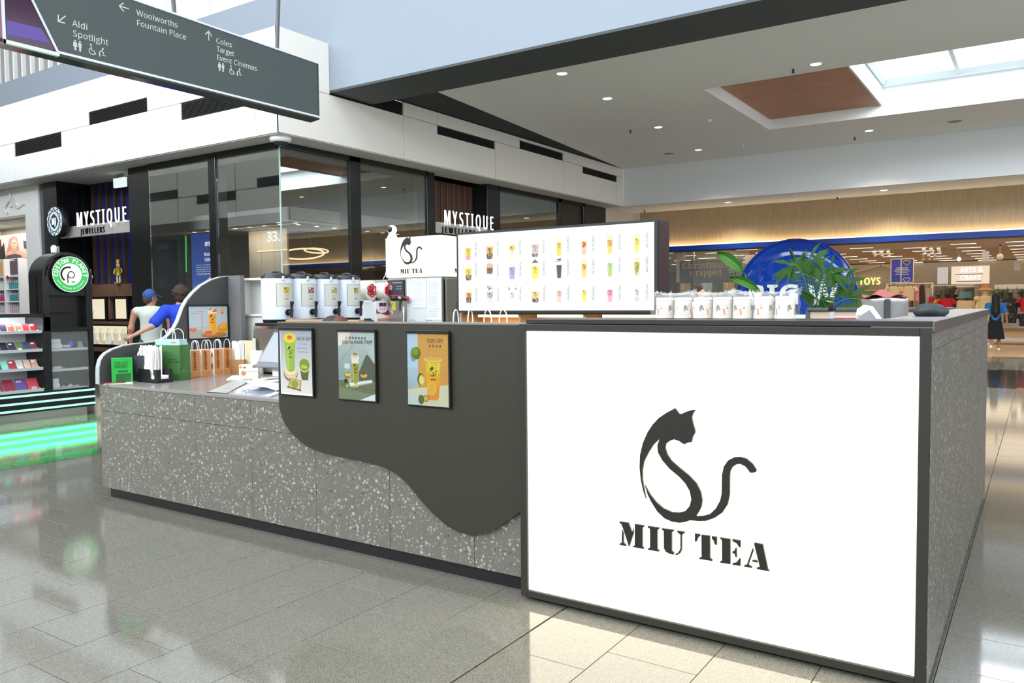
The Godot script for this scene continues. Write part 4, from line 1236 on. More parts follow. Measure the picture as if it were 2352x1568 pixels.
# ---------------------------------------------------------------- things on and in the kiosk
func slab(p: Array, y0: float, y1: float) -> Mb:
	var q := PackedVector2Array()
	for i in range(0, p.size(), 2):
		q.push_back(Vector2(p[i], -p[i + 1]))
	return mb().at(T(Vector3.ZERO, 0, -90)).prism(q, y0, y1)

func loop_handle(w: float, h: float, r := 0.004, lean := 0.0) -> Mb:
	var p := PackedVector3Array()
	for k in 13:
		var t := PI * k / 12
		p.push_back(V(-cos(t) * w * 0.5, pow(sin(t), 0.6) * h, lean * sin(t)))
	return mb().tube(p, r, 6)

func bag_body(w: float, h: float, d: float, fold := 0.02) -> Mb:
	# open-topped paper bag: front, back, and sides creased inwards
	var m := mb()
	for s in [1.0, -1.0]:
		m.lohi(V(-w / 2, 0, s * d / 2 - 0.001), V(w / 2, h, s * d / 2 + 0.001))
	m.lohi(V(-w / 2, 0, -d / 2), V(w / 2, 0.002, d / 2))
	return m

func bag_side(w: float, h: float, d: float, s: float, fold := 0.018) -> Mb:
	var x := s * w / 2
	var f := x - s * fold
	var m := mb()
	var y1 := h * 0.22
	for q in [[V(x, y1, d / 2), V(f, y1 * 1.3, 0), V(f, h, 0), V(x, h, d / 2)], [V(f, y1 * 1.3, 0), V(x, y1, -d / 2), V(x, h, -d / 2), V(f, h, 0)], [V(x, 0, d / 2), V(x, 0, -d / 2), V(x, y1, -d / 2), V(x, y1, d / 2)], [V(x, y1, d / 2), V(x, y1, -d / 2), V(f, y1 * 1.3, 0), V(f, y1 * 1.3, 0)]]:
		var b := []
		for v in q: b.push_back(v - V(s * 0.0015, 0, 0))
		if s > 0:
			m.quad(q[0], q[1], q[2], q[3]); m.quad(b[3], b[2], b[1], b[0])
		else:
			m.quad(q[3], q[2], q[1], q[0]); m.quad(b[0], b[1], b[2], b[3])
	return m

func poster(label: String, at: Transform3D, w: float, h: float, tex: Texture2D, key: String) -> Node3D:
	var o := thing("framed_poster", label, "poster")
	o.transform = at
	node("frame", mb().lohi(V(-w / 2, 0, 0), V(w / 2, h, 0.012), 0.002).lohi(V(-w / 2, h - 0.012, 0.01), V(w / 2, h + 0.006, 0.022), 0.002).lohi(V(w / 2 - 0.006, 0, 0.01), V(w / 2 + 0.004, h, 0.018)), M.frame_black, o)
	node("print", mb().quad(V(-w / 2 + 0.004, 0.008, 0.013), V(w / 2 - 0.006, 0.008, 0.013), V(w / 2 - 0.006, h - 0.012, 0.013), V(-w / 2 + 0.004, h - 0.012, 0.013)), pic(key, tex, 0.25), o)
	return o

func art_matcha() -> ImageTexture:
	var p := Pt.new(300, 420, Color("9aa0a8"))
	var r := RandomNumberGenerator.new(); r.seed = 2
	p.grad(0, 0, 300, 420, Color("8b9098"), Color("c3bfb8")).rect(0, 0, 5, 420, Color("c8ccd0")).rect(0, 408, 300, 12, Color("d6d4d0"))
	p.ell(96, 285, 66, 50, Color("70604c")).ell(96, 275, 62, 44, Color("b6a680")).ell(96, 262, 50, 30, Color("c6bb98"))
	p.poly(pv([38, 50, 148, 50, 136, 262, 110, 272, 74, 270, 62, 258]), Color("7f9a3c")).poly(pv([64, 100, 84, 100, 82, 262, 68, 256]), Color("93aa4a"))
	p.ell(93, 52, 56, 34, Color("b9ad2c")).ell(93, 50, 46, 25, Color("c8ae34")).ell(94, 48, 28, 15, Color("b07830")).ell(94, 46, 14, 8, Color("9a4c34"))
	cat_print(p, 98, 140, 54, Color("23301c"))
	p.poly(pv([182, 228, 270, 228, 256, 320, 198, 320]), Color("4e5626")).ell(226, 222, 52, 48, Color("a9a97e")).ell(226, 222, 46, 40, Color("6f7d28")).ell(218, 232, 24, 12, Color("93a04a")).ell(238, 238, 12, 6, Color("a7b264"))
	p.poly(pv([92, 308, 196, 318, 186, 392, 64, 376]), Color("8e7a50")).poly(pv([104, 318, 182, 326, 174, 380, 80, 368]), Color("b5a873")).ell(132, 348, 36, 26, Color("7d8436")).poly(pv([60, 366, 190, 384, 190, 394, 60, 376]), Color("64502c")).poly(pv([86, 300, 204, 316, 204, 324, 86, 308]), Color("c4b184"))
	p.scribble(160, 56, 128, 1, 20, 9, Color("6d747a"), r).scribble(176, 86, 100, 1, 20, 5, Color("6d747a"), r).scribble(160, 112, 128, 1, 9, 6, Color("6d747a"), r).scribble(176, 136, 100, 1, 9, 6, Color("6d747a"), r)
	return p.tex()

func art_avocado() -> ImageTexture:
	var p := Pt.new(300, 420, Color("7d8b86"))
	p.grad(0, 0, 300, 290, Color("98a19a"), Color("6e7f7d"))
	p.poly(pv([0, 0, 110, 0, 60, 70, 0, 90]), Color("b8b6a8")).poly(pv([50, 60, 120, 90, 108, 60, 70, 20]), Color("a2958a"))
	p.poly(pv([190, 0, 300, 0, 300, 200, 245, 120]), Color("8f9d96")).line(Vector2(0, 200), Vector2(120, 90), 3, Color("5a6664")).line(Vector2(300, 30), Vector2(230, 140), 2, Color("68746e"))
	p.poly(pv([168, 250, 232, 130, 300, 200, 300, 350, 168, 350]), Color("484c40")).poly(pv([160, 182, 232, 124, 238, 134, 170, 200]), Color("86908a"))
	p.rect(0, 300, 300, 120, Color("545e4a")).poly(pv([0, 345, 300, 385, 300, 420, 0, 420]), Color("5f6b52")).poly(pv([170, 420, 300, 374, 300, 420]), Color("a9b5b2"))
	p.poly(pv([84, 318, 270, 290, 276, 304, 96, 338]), Color("b4b8ae")).poly(pv([96, 338, 276, 304, 276, 310, 98, 345]), Color("868a82"))
	p.poly(pv([110, 160, 166, 160, 160, 305, 152, 318, 128, 318, 118, 305]), Color("7d7b2a")).poly(pv([112, 165, 128, 165, 130, 316, 120, 306]), Color("918d38"))
	p.poly(pv([106, 150, 112, 195, 164, 195, 172, 150, 156, 132, 126, 132]), Color("b7b49e")).ell(139, 140, 26, 18, Color("a09a80"))
	for k in 12: p.ell(126 + k * 2.6, 130 + (k * 7) % 12, 3.4, 2.4, Color("4c3624"))
	cat_print(p, 142, 222, 40, Color("26281a"))
	p.rect(50, 198, 44, 30, Color("a9aea4")).line(Vector2(72, 228), Vector2(74, 258), 4, Color("9aa29a"))
	p.ell(76, 268, 30, 18, Color("4e4c1e")).ell(70, 266, 20, 12, Color("a89a3c")).poly(pv([80, 262, 104, 252, 98, 280, 84, 278]), Color("b4a040")).ell(204, 262, 32, 20, Color("5a4c22")).ell(208, 266, 28, 14, Color("a08a44")).ell(202, 252, 18, 12, Color("6a3a22"))
	p.ell(60, 306, 16, 14, Color("282c1c")).poly(pv([24, 326, 56, 316, 64, 330, 36, 340]), Color("565420")).ell(94, 306, 14, 10, Color("9a9852")).ell(72, 336, 14, 9, Color("8f8d46")).ell(150, 330, 16, 10, Color("a99c5c")).ell(128, 340, 10, 7, Color("8f8844")).poly(pv([160, 334, 300, 352, 300, 360, 160, 342]), Color("6a4a32"))
	return p.tex()

func art_lime() -> ImageTexture:
	var p := Pt.new(300, 420, Color("a47c3c"))
	p.grad(0, 0, 300, 420, Color("a57e3e"), Color("a37538")).rect(0, 0, 78, 420, Color("8fa3ae")).grad(0, 200, 78, 130, Color("8a9da6"), Color("7f8d8c"))
	p.poly(pv([0, 330, 300, 290, 300, 420, 0, 420]), Color("a3a286")).poly(pv([0, 360, 130, 340, 110, 420, 0, 420]), Color("98a298"))
	p.ell(44, 125, 22, 42, Color("66787e")).ell(66, 116, 34, 36, Color("4c5c1a")).ell(60, 106, 22, 22, Color("66761f"))
	p.ell(98, 268, 26, 36, Color("4e4a1c")).ell(104, 272, 21, 30, Color("a49a54")).ell(104, 272, 14, 22, Color("b8ab62"))
	p.poly(pv([126, 152, 244, 152, 226, 372, 214, 384, 158, 384, 146, 372]), Color("b0841e")).poly(pv([138, 166, 240, 166, 236, 230, 142, 230]), Color("a99a2c")).poly(pv([150, 300, 234, 300, 226, 372, 214, 384, 158, 384, 146, 372]), Color("b0702a"))
	p.line(Vector2(160, 166), Vector2(176, 236), 2, Color("c8b85c")).line(Vector2(232, 166), Vector2(216, 250), 2, Color("c8b85c")).ell(185, 150, 66, 13, Color("b3a45c")).ell(185, 148, 58, 9, Color("a28b40"))
	p.ell(176, 318, 34, 38, Color("b98f2c")).ell(172, 318, 25, 30, Color("a88a34"))
	cat_print(p, 190, 228, 56, Color("2a2410"))
	p.ell(132, 378, 26, 20, Color("7f5e2a")).ell(132, 378, 17, 13, Color("a08a4a")).ell(98, 386, 22, 28, Color("47551e")).poly(pv([150, 384, 234, 384, 230, 408, 160, 404]), Color("a39c84"))
	return p.tex()

func art_mango() -> ImageTexture:
	var p := Pt.new(360, 300, Color("aebdc2"))
	p.grad(0, 0, 360, 190, Color("a9b9bf"), Color("b6c0c2")).poly(pv([0, 200, 360, 180, 360, 300, 0, 300]), Color("b9b6ac")).poly(pv([0, 240, 120, 220, 140, 300, 0, 300]), Color("a9a69c"))
	p.ell(34, 218, 36, 20, Color("c8705a")).ell(40, 208, 26, 10, Color("d98a70"))
	p.ell(230, 276, 120, 24, Color("9c6a38")).ell(234, 268, 118, 20, Color("b57a42"))
	p.poly(pv([176, 66, 254, 66, 250, 262, 236, 270, 196, 270, 186, 262]), Color("e3a02e")).poly(pv([180, 70, 198, 70, 200, 264, 190, 262]), Color("eeb44a")).poly(pv([174, 70, 256, 70, 250, 40, 226, 26, 198, 28, 180, 44]), Color("e7cdb8"))
	p.ell(236, 42, 26, 14, Color("d8604a")).ell(214, 36, 16, 9, Color("e8b8a8")).poly(pv([184, 34, 204, 18, 212, 26, 194, 38]), Color("4f8a3c"))
	cat_print(p, 216, 116, 56, Color("2a2218"))
	p.ell(316, 206, 64, 44, Color("dd962a"), -0.5).ell(324, 190, 40, 26, Color("e8a83e"), -0.5).line(Vector2(276, 240), Vector2(350, 180), 3, Color("b87818")).line(Vector2(290, 250), Vector2(356, 206), 3, Color("b87818"))
	p.poly(pv([136, 230, 214, 224, 206, 258, 180, 274, 154, 268]), Color("e08468")).ell(176, 246, 34, 22, Color("d8664e")).line(Vector2(138, 230), Vector2(212, 225), 5, Color("f0d0b8"))
	p.ell(312, 40, 18, 20, Color("e0a030")).poly(pv([300, 58, 322, 58, 326, 78, 314, 70, 302, 80]), Color("d85838"))
	var r := RandomNumberGenerator.new(); r.seed = 4
	p.scribble(68, 44, 78, 1, 10, 7, Color("c9848c"), r).scribble(24, 62, 124, 1, 10, 8, Color("c9848c"), r)
	for k in 5: p.rect(110, 84 + k * 26, 18, 5, Color("cc7e88")).rect(116, 84 + k * 26, 4, 18, Color("cc7e88")).rect(110, 94 + k * 26, 18, 4, Color("cc7e88"))
	return p.tex()

func hanzi(p: Node, at: Transform3D, s: float, n: int, seed0: int, m: Material, dx: float, dy := 0.0) -> void:
	# brush characters are drawn as groups of strokes
	var r := RandomNumberGenerator.new(); r.seed = seed0
	var b := mb()
	for k in n:
		for j in 3:
			b.box(V(k * dx + r.randf_range(-0.1, 0.1) * s, k * dy + (j - 1) * s * 0.32, 0), V(s * r.randf_range(0.5, 0.85), s * 0.11, 0.001))
		for j in 2:
			b.box(V(k * dx + (j - 0.5) * s * r.randf_range(0.2, 0.6), k * dy, 0), V(s * 0.11, s * r.randf_range(0.5, 0.9), 0.001))
	b.xf = Transform3D()
	node("brush_writing", b, m, p, at)

func kiosk_things() -> void:
	# ---- posters on the dark wave
	var p1 := poster("framed drink poster of a tall matcha cup, leftmost of three on the dark wave panel", T(V(-3.859, 0.944, -3.404)), 0.302, 0.424, art_matcha(), "art_matcha")
	txt("lettering", "MATCHA CREAM", 0.024, mat("print_grey", "60666c", 0.6), p1, T(V(0.01, 0.355, 0.0135)), 0.125, "sans", 0.0006)
	var p2 := poster("framed drink poster headed Avocado Frappe, middle of three on the dark wave panel", T(V(-3.342, 0.944, -3.404)), 0.308, 0.42, art_avocado(), "art_avocado")
	txt("lettering", "Snow Top Avocado Frappe", 0.03, M.black, p2, T(V(-0.115, 0.335, 0.0135), 0, 0, 2), 0.24, "serif", 0.0006)
	hanzi(p2, T(V(-0.05, 0.372, 0.0135)), 0.017, 6, 21, M.black, 0.024)
	var p3 := poster("framed drink poster headed Crazy Lime, rightmost of three on the dark wave panel", T(V(-2.803, 0.944, -3.404)), 0.302, 0.418, art_lime(), "art_lime")
	txt("lettering", "Crazy Lime", 0.036, mat("print_brown", "3a2a16", 0.6), p3, T(V(-0.005, 0.355, 0.0135), 0, 0, 2), 0.11, "serif", 0.0006)
	hanzi(p3, T(V(0.015, 0.338, 0.0135)), 0.016, 4, 33, M.print_brown, 0.024)
	var p4 := poster("framed mango drink poster on the inner side of the curved partition", T(V(-6.122, 1.219, -4.39), 90), 0.4, 0.298, art_mango(), "art_mango")

	# ---- low worktop, left group
	var gc := thing("menu_card", "bright green upright card stand at the left end of the worktop", "card stand", V(-6.02, 0.909, -3.53), 62)
	node("card", mb().lohi(V(-0.075, 0, -0.02), V(0.075, 0.2, 0.0), 0.003), mat("card_green", "12a536", 0.5), gc)
	txt("lettering", "COLLECT", 0.03, mat("card_dark", "0b5c22", 0.5), gc, T(V(-0.055, 0.148, 0.001)), 0.1, "sansbold", 0.001)
	txt("lettering", "REWARDS", 0.03, M.card_dark, gc, T(V(-0.055, 0.12, 0.001)), 0.09, "sansbold", 0.001)
	node("picture_panel", mb().lohi(V(-0.045, 0.01, 0), V(0.06, 0.075, 0.001)).lohi(V(-0.03, 0.085, 0), V(0.04, 0.1, 0.001)), M.card_dark, gc)
	var bk := thing("dark_pail", "dark grey tapered pail with a white wire handle behind the green card", "pail", V(-5.985, 0.909, -3.72), 50)
	node("pail", mb().at(Transform3D(Basis.from_scale(V(1, 1, 0.6)), Vector3.ZERO)).lathe(pv([0.0, 0, 0.075, 0.0, 0.098, 0.21, 0.094, 0.21, 0.074, 0.01, 0.0, 0.01]), 28), mat("pail_grey", "3f4345", 0.6), bk)
	node("handle", loop_handle(0.13, 0.06, 0.0025), M.white, bk, T(V(0.0, 0.2, 0.03)))
	node("grip", mb().tube(PackedVector3Array([V(-0.06, 0.212, 0.03), V(-0.05, 0.245, 0.03)]), 0.006, 8), M.white, bk)
	var fl := thing("flyer_stack", "small stack of red and white flyers lying at the worktop's left front edge", "flyers", V(-6.03, 0.909, -3.505), 55)
	node("paper_stack", mb().lohi(V(-0.1, 0, -0.05), V(0.1, 0.006, 0.05)), M.paper, fl)
	node("top_flyer", mb().lohi(V(-0.1, 0.006, -0.05), V(0.05, 0.008, 0.052)), mat("flyer_red", "8f2a2a", 0.5), fl)
	var sb := thing("straw_box", "black counter box with half-round dispensing cut-outs, holding wrapped straws", "organiser", V(-5.878, 0.909, -3.715))
	node("box", mb().lohi(V(-0.137, 0, -0.065), V(0.137, 0.004, 0.065)).lohi(V(-0.137, 0.0, 0.06), V(-0.07, 0.105, 0.065)).lohi(V(-0.07, 0, 0.06), V(0.03, 0.105, 0.065)).lohi(V(0.03, 0, 0.06), V(0.095, 0.03, 0.065)).lohi(V(0.095, 0, 0.06), V(0.137, 0.105, 0.065)).lohi(V(-0.137, 0, -0.065), V(0.137, 0.105, -0.06)).lohi(V(-0.137, 0, -0.06), V(-0.132, 0.105, 0.06)).lohi(V(0.132, 0, -0.06), V(0.137, 0.105, -0.035)).lohi(V(0.132, 0, 0.035), V(0.137, 0.105, 0.06)).lohi(V(0.132, 0, -0.035), V(0.137, 0.03, 0.035)).lohi(V(0.0, 0, -0.06), V(0.004, 0.1, 0.06)), M.black_plastic, sb)
	var nap := solo("napkin_stack", mb().lohi(V(-0.05, 0.0, -0.05), V(0.05, 0.05, 0.05), 0.004), M.paper, "white napkins showing in the cut-outs of the black counter box", "napkins", T(V(-5.8, 0.914, -3.715)))
	var straw := thing("wrapped_straw", "paper wrapped straw standing in the bundle of the black counter box", "straw", V(-5.98, 0.914, -3.72), 0, "wrapped straws in the black box")
	node("wrapper", mb().lohi(V(-0.0085, 0, -0.004), V(0.0085, 0.275, 0.004), 0.002), M.paper, straw)
	node("print", mb().lohi(V(-0.002, 0.05, 0.003), V(0.002, 0.16, 0.0035)), M.grey, straw)
	for k in range(1, 36):
		copy(straw, "", T(V(-6.0 + (k % 9) * 0.018 + rng.randf_range(-0.004, 0.004), 0.914 + rng.randf_range(-0.012, 0.012), -3.76 + (k / 9) * 0.027), rng.randf_range(-14, 14), rng.randf_range(-1.5, 1.5), rng.randf_range(-1.5, 1.5)))
	# green carrier bag with a pale bag inside
	var gb := thing("carrier_bag", "dark green paper carrier bag behind the black straw box", "bag", V(-5.93, 0.909, -3.9), 16)
	var gm := mat("bag_green", "3d6b33", 0.7)
	node("body", bag_body(0.27, 0.285, 0.12), gm, gb)
	node("gusset", bag_side(0.27, 0.285, 0.12, 1.0), gm, gb)
	node("gusset", bag_side(0.27, 0.285, 0.12, -1.0), gm, gb)
	txt("lettering", "please reuse", 0.02, mat("print_green", "22401d", 0.7), gb, T(V(0.03, 0.165, 0.0615)), 0.075, "sans", 0.0006)
	txt("lettering", "thank you for shopping", 0.018, M.print_green, gb, T(V(0.02, 0.145, 0.0615)), 0.105, "sans", 0.0006)
	var wb := thing("gift_bag", "pale blue bag with white rope handles tucked inside the green carrier bag", "bag", V(-5.93, 0.915, -3.9), 16)
	node("body", bag_body(0.24, 0.325, 0.085), mat("bag_blue", "a9c7c9", 0.6), wb)
	node("gusset", bag_side(0.24, 0.325, 0.085, 1.0, 0.008), M.bag_blue, wb)
	node("orange_mark", mb().prism(PackedVector2Array(range(20).map(func(k): return Vector2(0.06 + cos(TAU * k / 20) * 0.03, 0.3 + sin(TAU * k / 20) * 0.006))), 0.0436, 0.0442), M.orange, wb)
	for k in 3:
		node("handle", loop_handle(0.09, 0.085, 0.0035), M.white, wb, T(V(-0.045 + k * 0.05, 0.325, 0.03 - k * 0.025), -20 + k * 20))
	# five orange and white shop bags in a row
	var paper_o := mat("kraft_orange", "c98448", 0.75)
	var first: Node3D
	var order := ["nearest", "second", "middle", "fourth", "farthest"]
	for k in 5:
		var s := "orange and white paper bag with rope handles, %s of five along the partition" % order[k]
		var at := T(V(-6.03 + 0.012 * (k % 2), 0.909, -4.015 - k * 0.112), -3 + (k * 5) % 4)
		if k == 0:
			first = thing("shop_bag", s, "bag", Vector3.ZERO, 0, "orange and white shop bags")
			first.transform = at
			node("body", bag_body(0.17, 0.225, 0.088), M.paper, first)
			node("gusset", bag_side(0.17, 0.225, 0.088, 1.0, 0.014), paper_o, first)
			node("gusset", bag_side(0.17, 0.225, 0.088, -1.0, 0.014), paper_o, first)
			node("handle", loop_handle(0.09, 0.085, 0.0035), M.white, first, T(V(0, 0.22, 0.04)))
			node("handle", loop_handle(0.09, 0.085, 0.0035), M.white, first, T(V(0.01, 0.22, -0.04)))
			txt("lettering", "HAVE A GOOD DAY", 0.026, M.black, first, T(V(0.079, 0.215, 0.012), 76, 0, -90), 0.185, "sansbold", 0.0006)
			txt("lettering", "TEA", 0.05, M.black, first, T(V(0.0, 0.16, 0.0455)), 0.07, "sansbold", 0.0006)
			node("fruit_print", mb().prism(PackedVector2Array(range(16).map(func(j): return Vector2(0.05 + cos(TAU * j / 16) * 0.02, 0.08 + sin(TAU * j / 16) * 0.03))), 0.045, 0.0456), paper_o, first)
			node("cat_print", cat_mesh(0.12, 0.045, 0.0456), M.black, first, T(V(0.03, 0.08, 0)))
		else:
			copy(first, s, at)
	# kraft tray with straws, cream sheet behind
	var tr := thing("kraft_tray", "tapered kraft card tray beyond the last orange bag, full of wrapped straws", "tray", V(-5.92, 0.909, -4.55), 40)
	node("tray", mb().at(T(Vector3.ZERO)).surf(4, 1, func(u, v):
		var a: float = [0, 1, 2, 3, 4][int(round(u * 4))] * PI / 2 + PI / 4
		return V(cos(a), 0, sin(a)) * (0.065 + 0.02 * v) + V(0, v * 0.125, 0), 0.003).lohi(V(-0.045, 0, -0.045), V(0.045, 0.003, 0.045)), mat("kraft", "b98a56", 0.75), tr)
	for k in 18:
		var c := copy(straw, "paper wrapped straw standing in the kraft tray beside the orange bags", T(V(-5.965 + (k % 6) * 0.017, 0.914 + rng.randf_range(-0.01, 0.01), -4.585 + (k / 6) * 0.025), 40 + rng.randf_range(-30, 30), rng.randf_range(-3, 3), rng.randf_range(-3, 3)))
		c.set_meta("group", "wrapped straws in the kraft tray")
	var cs := thing("cream_board", "cream board with a clear sleeve standing against the grey return panel", "board", V(-5.86, 0.909, -4.6))
	node("board", mb().lohi(V(-0.09, 0, 0), V(0.075, 0.29, 0.008), 0.002), mat("cream", "d8cfa4", 0.6), cs)
	node("clear_sleeve", mb().lohi(V(0.08, 0, 0.0), V(0.115, 0.31, 0.012), 0.002), mat("sleeve", "c9c9b8", 0.15), cs)
	# paper roll, cup boxes, till
	var ro := thing("towel_roll", "white paper roll standing behind the printed cup boxes", "paper roll", V(-5.69, 0.909, -4.56))
	node("roll", mb().lathe(pv([0.0, 0.0, 0.05, 0.0, 0.052, 0.004, 0.052, 0.2, 0.048, 0.205, 0.0, 0.207]), 24), M.paper, ro)
	var cbx := thing("printed_box", "white and orange printed box with cat emblem, left of the pair before the paper roll", "box", V(-5.56, 0.909, -4.36), 28)
	node("carton", mb().lohi(V(-0.06, 0, -0.04), V(0.06, 0.105, 0.04), 0.002), mat("carton", "e3dccd", 0.6), cbx)
	node("cat_print", cat_mesh(0.11, 0.0405, 0.041), M.black, cbx, T(V(0.0, 0.05, 0)))
	node("orange_spot", mb().at(T(V(-0.045, 0.085, 0.04), 0, 90)).cyl(Vector3.ZERO, 0.012, 0.001, 14).at(T(V(0.05, 0.018, 0.04), 0, 90)).cyl(Vector3.ZERO, 0.008, 0.001, 14), paper_o, cbx)
	var cb2 := thing("printed_box", "white printed box with an orange disc, right of the pair before the till", "box", V(-5.4, 0.909, -4.25), 42)
	node("carton", mb().lohi(V(-0.075, 0, -0.035), V(0.075, 0.085, 0.035), 0.002), M.carton, cb2)
	node("orange_spot", mb().at(T(V(-0.04, 0.05, 0.035), 0, 90)).cyl(Vector3.ZERO, 0.02, 0.001, 18), paper_o, cb2)
	node("flap", mb().at(T(V(0.02, 0.083, -0.03), 0, 14)).lohi(V(-0.06, 0, 0), V(0.06, 0.002, 0.07)), M.carton, cb2)
	var ti := thing("till_screen", "tilted grey touch screen till facing the customer beside the dark wave", "till", V(-5.19, 0.909, -4.36))
	node("base", mb().lohi(V(-0.09, 0, -0.1), V(0.12, 0.02, 0.1), 0.006), M.grey, ti)
	node("neck", mb().lohi(V(-0.03, 0.02, -0.03), V(0.09, 0.16, 0.03), 0.006), M.white, ti)
	var hd := node("screen_case", mb().lohi(V(-0.17, -0.05, -0.02), V(0.25, 0.3, 0.0), 0.008), mat("case_grey", "6f7275", 0.4), ti, T(V(0.0, 0.14, 0.06), 0, -36))
	node("display", mb().lohi(V(-0.15, 0.0, 0.0), V(0.24, 0.28, 0.002)), mat("screen_grey", "9a9fa1", 0.15), hd)
	# white tablet, long sheet, clear sheet with loose papers
	solo("tablet", mb().lohi(V(-0.07, 0, -0.1), V(0.07, 0.01, 0.1), 0.003), M.white, "white tablet lying on the worktop behind the menu sheet", "tablet", T(V(-5.51, 0.912, -4.22), 40, 3))
	var ms := thing("menu_sheet", "long pale printed menu sheet lying across the worktop", "menu", Vector3.ZERO)
	node("backing", slab([-4.828, -3.439, -4.645, -3.469, -5.26, -4.16, -5.43, -4.14], 0.9095, 0.9125), M.frame_black, ms)
	node("sheet", slab([-4.83, -3.448, -4.655, -3.475, -5.26, -4.15, -5.42, -4.135], 0.9125, 0.9133), mat("sheet_grey", "b4b6b0", 0.3), ms)
	var lines := mb()
	for k in 9:
		var t := 0.08 + k * 0.1
		lines.at(T(V(lerpf(-4.74, -5.34, t), 0.9136, lerpf(-3.46, -4.145, t)), 45)).box(V(0, 0, 0), V(0.1, 0.0006, 0.012))
	stuff(node("print_lines", lines, M.grey, ms))
	var ac := thing("clear_sheet", "clear acrylic sheet over papers at the front of the worktop", "acrylic sheet", Vector3.ZERO)
	var gp := StandardMaterial3D.new()
	gp.resource_name = "acrylic"; gp.albedo_color = Color(0.8, 0.86, 0.92, 0.2); gp.roughness = 0.06; gp.transparency = BaseMaterial3D.TRANSPARENCY_ALPHA
	M["acrylic"] = gp
	node("underlay", slab([-4.628, -3.463, -4.2, -3.463, -4.3, -3.6, -4.9, -4.2, -5.16, -4.14], 0.9095, 0.9115), mat("underlay", "c3c9d6", 0.12), ac)
	node("sheet", slab([-4.62, -3.455, -4.19, -3.455, -4.29, -3.61, -4.9, -4.22, -5.17, -4.14], 0.915, 0.918), gp, ac)
	for k in 3:
		var o: Vector3 = [V(-4.55, 0.9195, -3.72), V(-4.72, 0.921, -3.86), V(-4.82, 0.9225, -4.02)][k]
		solo("loose_paper", mb().surf(10, 10, func(u, v): return V((u - 0.5) * 0.26, 0.004 + 0.03 * absf(sin(u * 3.4 + k * 2.0)) * v + 0.018 * sin(v * 5.0 + k), (v - 0.5) * 0.2), 0.001), M.paper, ["crumpled white paper nearest the counter edge on the clear sheet", "crumpled white paper in the middle of the clear sheet", "crumpled white paper nearest the till on the clear sheet"][k], "paper", T(o + V(0, 0.012, 0), 30 + k * 25))
	# ---- tea urns on their steel stand
	var std := thing("steel_stand", "brushed steel stand with a dark tray carrying the tea urns", "stand", V(-5.58, 0.93, -5.18))
	node("carcass", mb().lohi(V(-0.21, 0, -0.55), V(0.22, 0.4, 0.56), 0.004), M.steel, std)
	node("tray", mb().lohi(V(-0.2, 0.4, -0.53), V(0.2, 0.424, 0.565), 0.006), M.black_plastic, std)
	node("edge_rail", mb().lohi(V(-0.21, 0.376, 0.56), V(0.22, 0.398, 0.57)).lohi(V(-0.21, 0.0, 0.56), V(-0.19, 0.376, 0.57)), M.chrome, std)
	var lid := mat("urn_lid", "1b1b1e", 0.18)
	var enamel := mat("urn_white", "c9d3dc", 0.3)
	for k in 4:
		var u := thing("tea_urn", ["white tea urn with black lid and yellow label mark, nearest of four", "white tea urn with maroon label mark, second of four", "white tea urn with olive label mark, third of four", "white tea urn farthest along the row of four, beside the film rolls"][k], "tea urn", V(-5.66 + k * 0.027, 1.354, -4.77 - k * 0.257), 0, "tea urns")
		node("base", mb().lathe(pv([0.0, 0, 0.12, 0.0, 0.128, 0.02, 0.12, 0.03]), 32), M.black_plastic, u)
		node("body", mb().lathe(pv([0.12, 0.024, 0.134, 0.03, 0.134, 0.385, 0.13, 0.392]), 40), enamel, u)
		node("lid", mb().lathe(pv([0.13, 0.39, 0.137, 0.394, 0.136, 0.405, 0.118, 0.43, 0.09, 0.436, 0.0, 0.438]), 36).tube(PackedVector3Array([V(-0.06, 0.436, 0), V(-0.04, 0.447, 0), V(0.04, 0.447, 0), V(0.06, 0.436, 0)]), 0.01, 8), lid, u)
		node("latch", mb().lohi(V(0.128, 0.37, 0.03), V(0.142, 0.41, 0.05), 0.003), mat("latch", "d8d0b8", 0.4), u)
		node("tap", mb().tube(PackedVector3Array([V(0.13, 0.09, 0), V(0.16, 0.09, 0), V(0.185, 0.09, 0)]), 0.016, 12).tube(PackedVector3Array([V(0.185, 0.12, 0), V(0.185, 0.045, 0)]), [0.018, 0.013], 12), M.black_plastic, u)
		node("lever", mb().tube(PackedVector3Array([V(0.185, 0.115, 0), V(0.19, 0.15, 0), V(0.196, 0.185, 0)]), [0.008, 0.013, 0.019], 8), M.black_plastic, u)
		node("collar", mb().at(T(V(0.136, 0.09, 0), 0, 0, -90)).cyl(Vector3.ZERO, 0.028, 0.012, 16), M.black_plastic, u)
		var lp := Pt.new(128, 200, Color("c6c8bd"))
		lp.rect(2, 2, 124, 2, Color("4a4f52")).rect(2, 196, 124, 2, Color("4a4f52")).rect(2, 2, 2, 196, Color("4a4f52")).rect(124, 2, 2, 196, Color("4a4f52"))
		lp.rect(44, 34, 40, 50, Color(["c9b62a", "7a3550", "7f8a3a", "a8a848"][k])).rect(46, 36, 36, 2, Color("2a2a20"))
		cat_print(lp, 62, 58, 34, Color(["2a2410", "e8d4dc", "e9ecd4", "3a3a20"][k]))
		for j in 3: lp.rect(48, 98 + j * 16, 34 - j * 4, [4, 3, 9][j], Color("6a6e6a"))
		node("label", mb().lathe(pv([0.1346, 0.14, 0.1346, 0.345]), 10, deg_to_rad(47), deg_to_rad(132)), pic("urn_label_%d" % k, lp.tex(), 0.5), u)
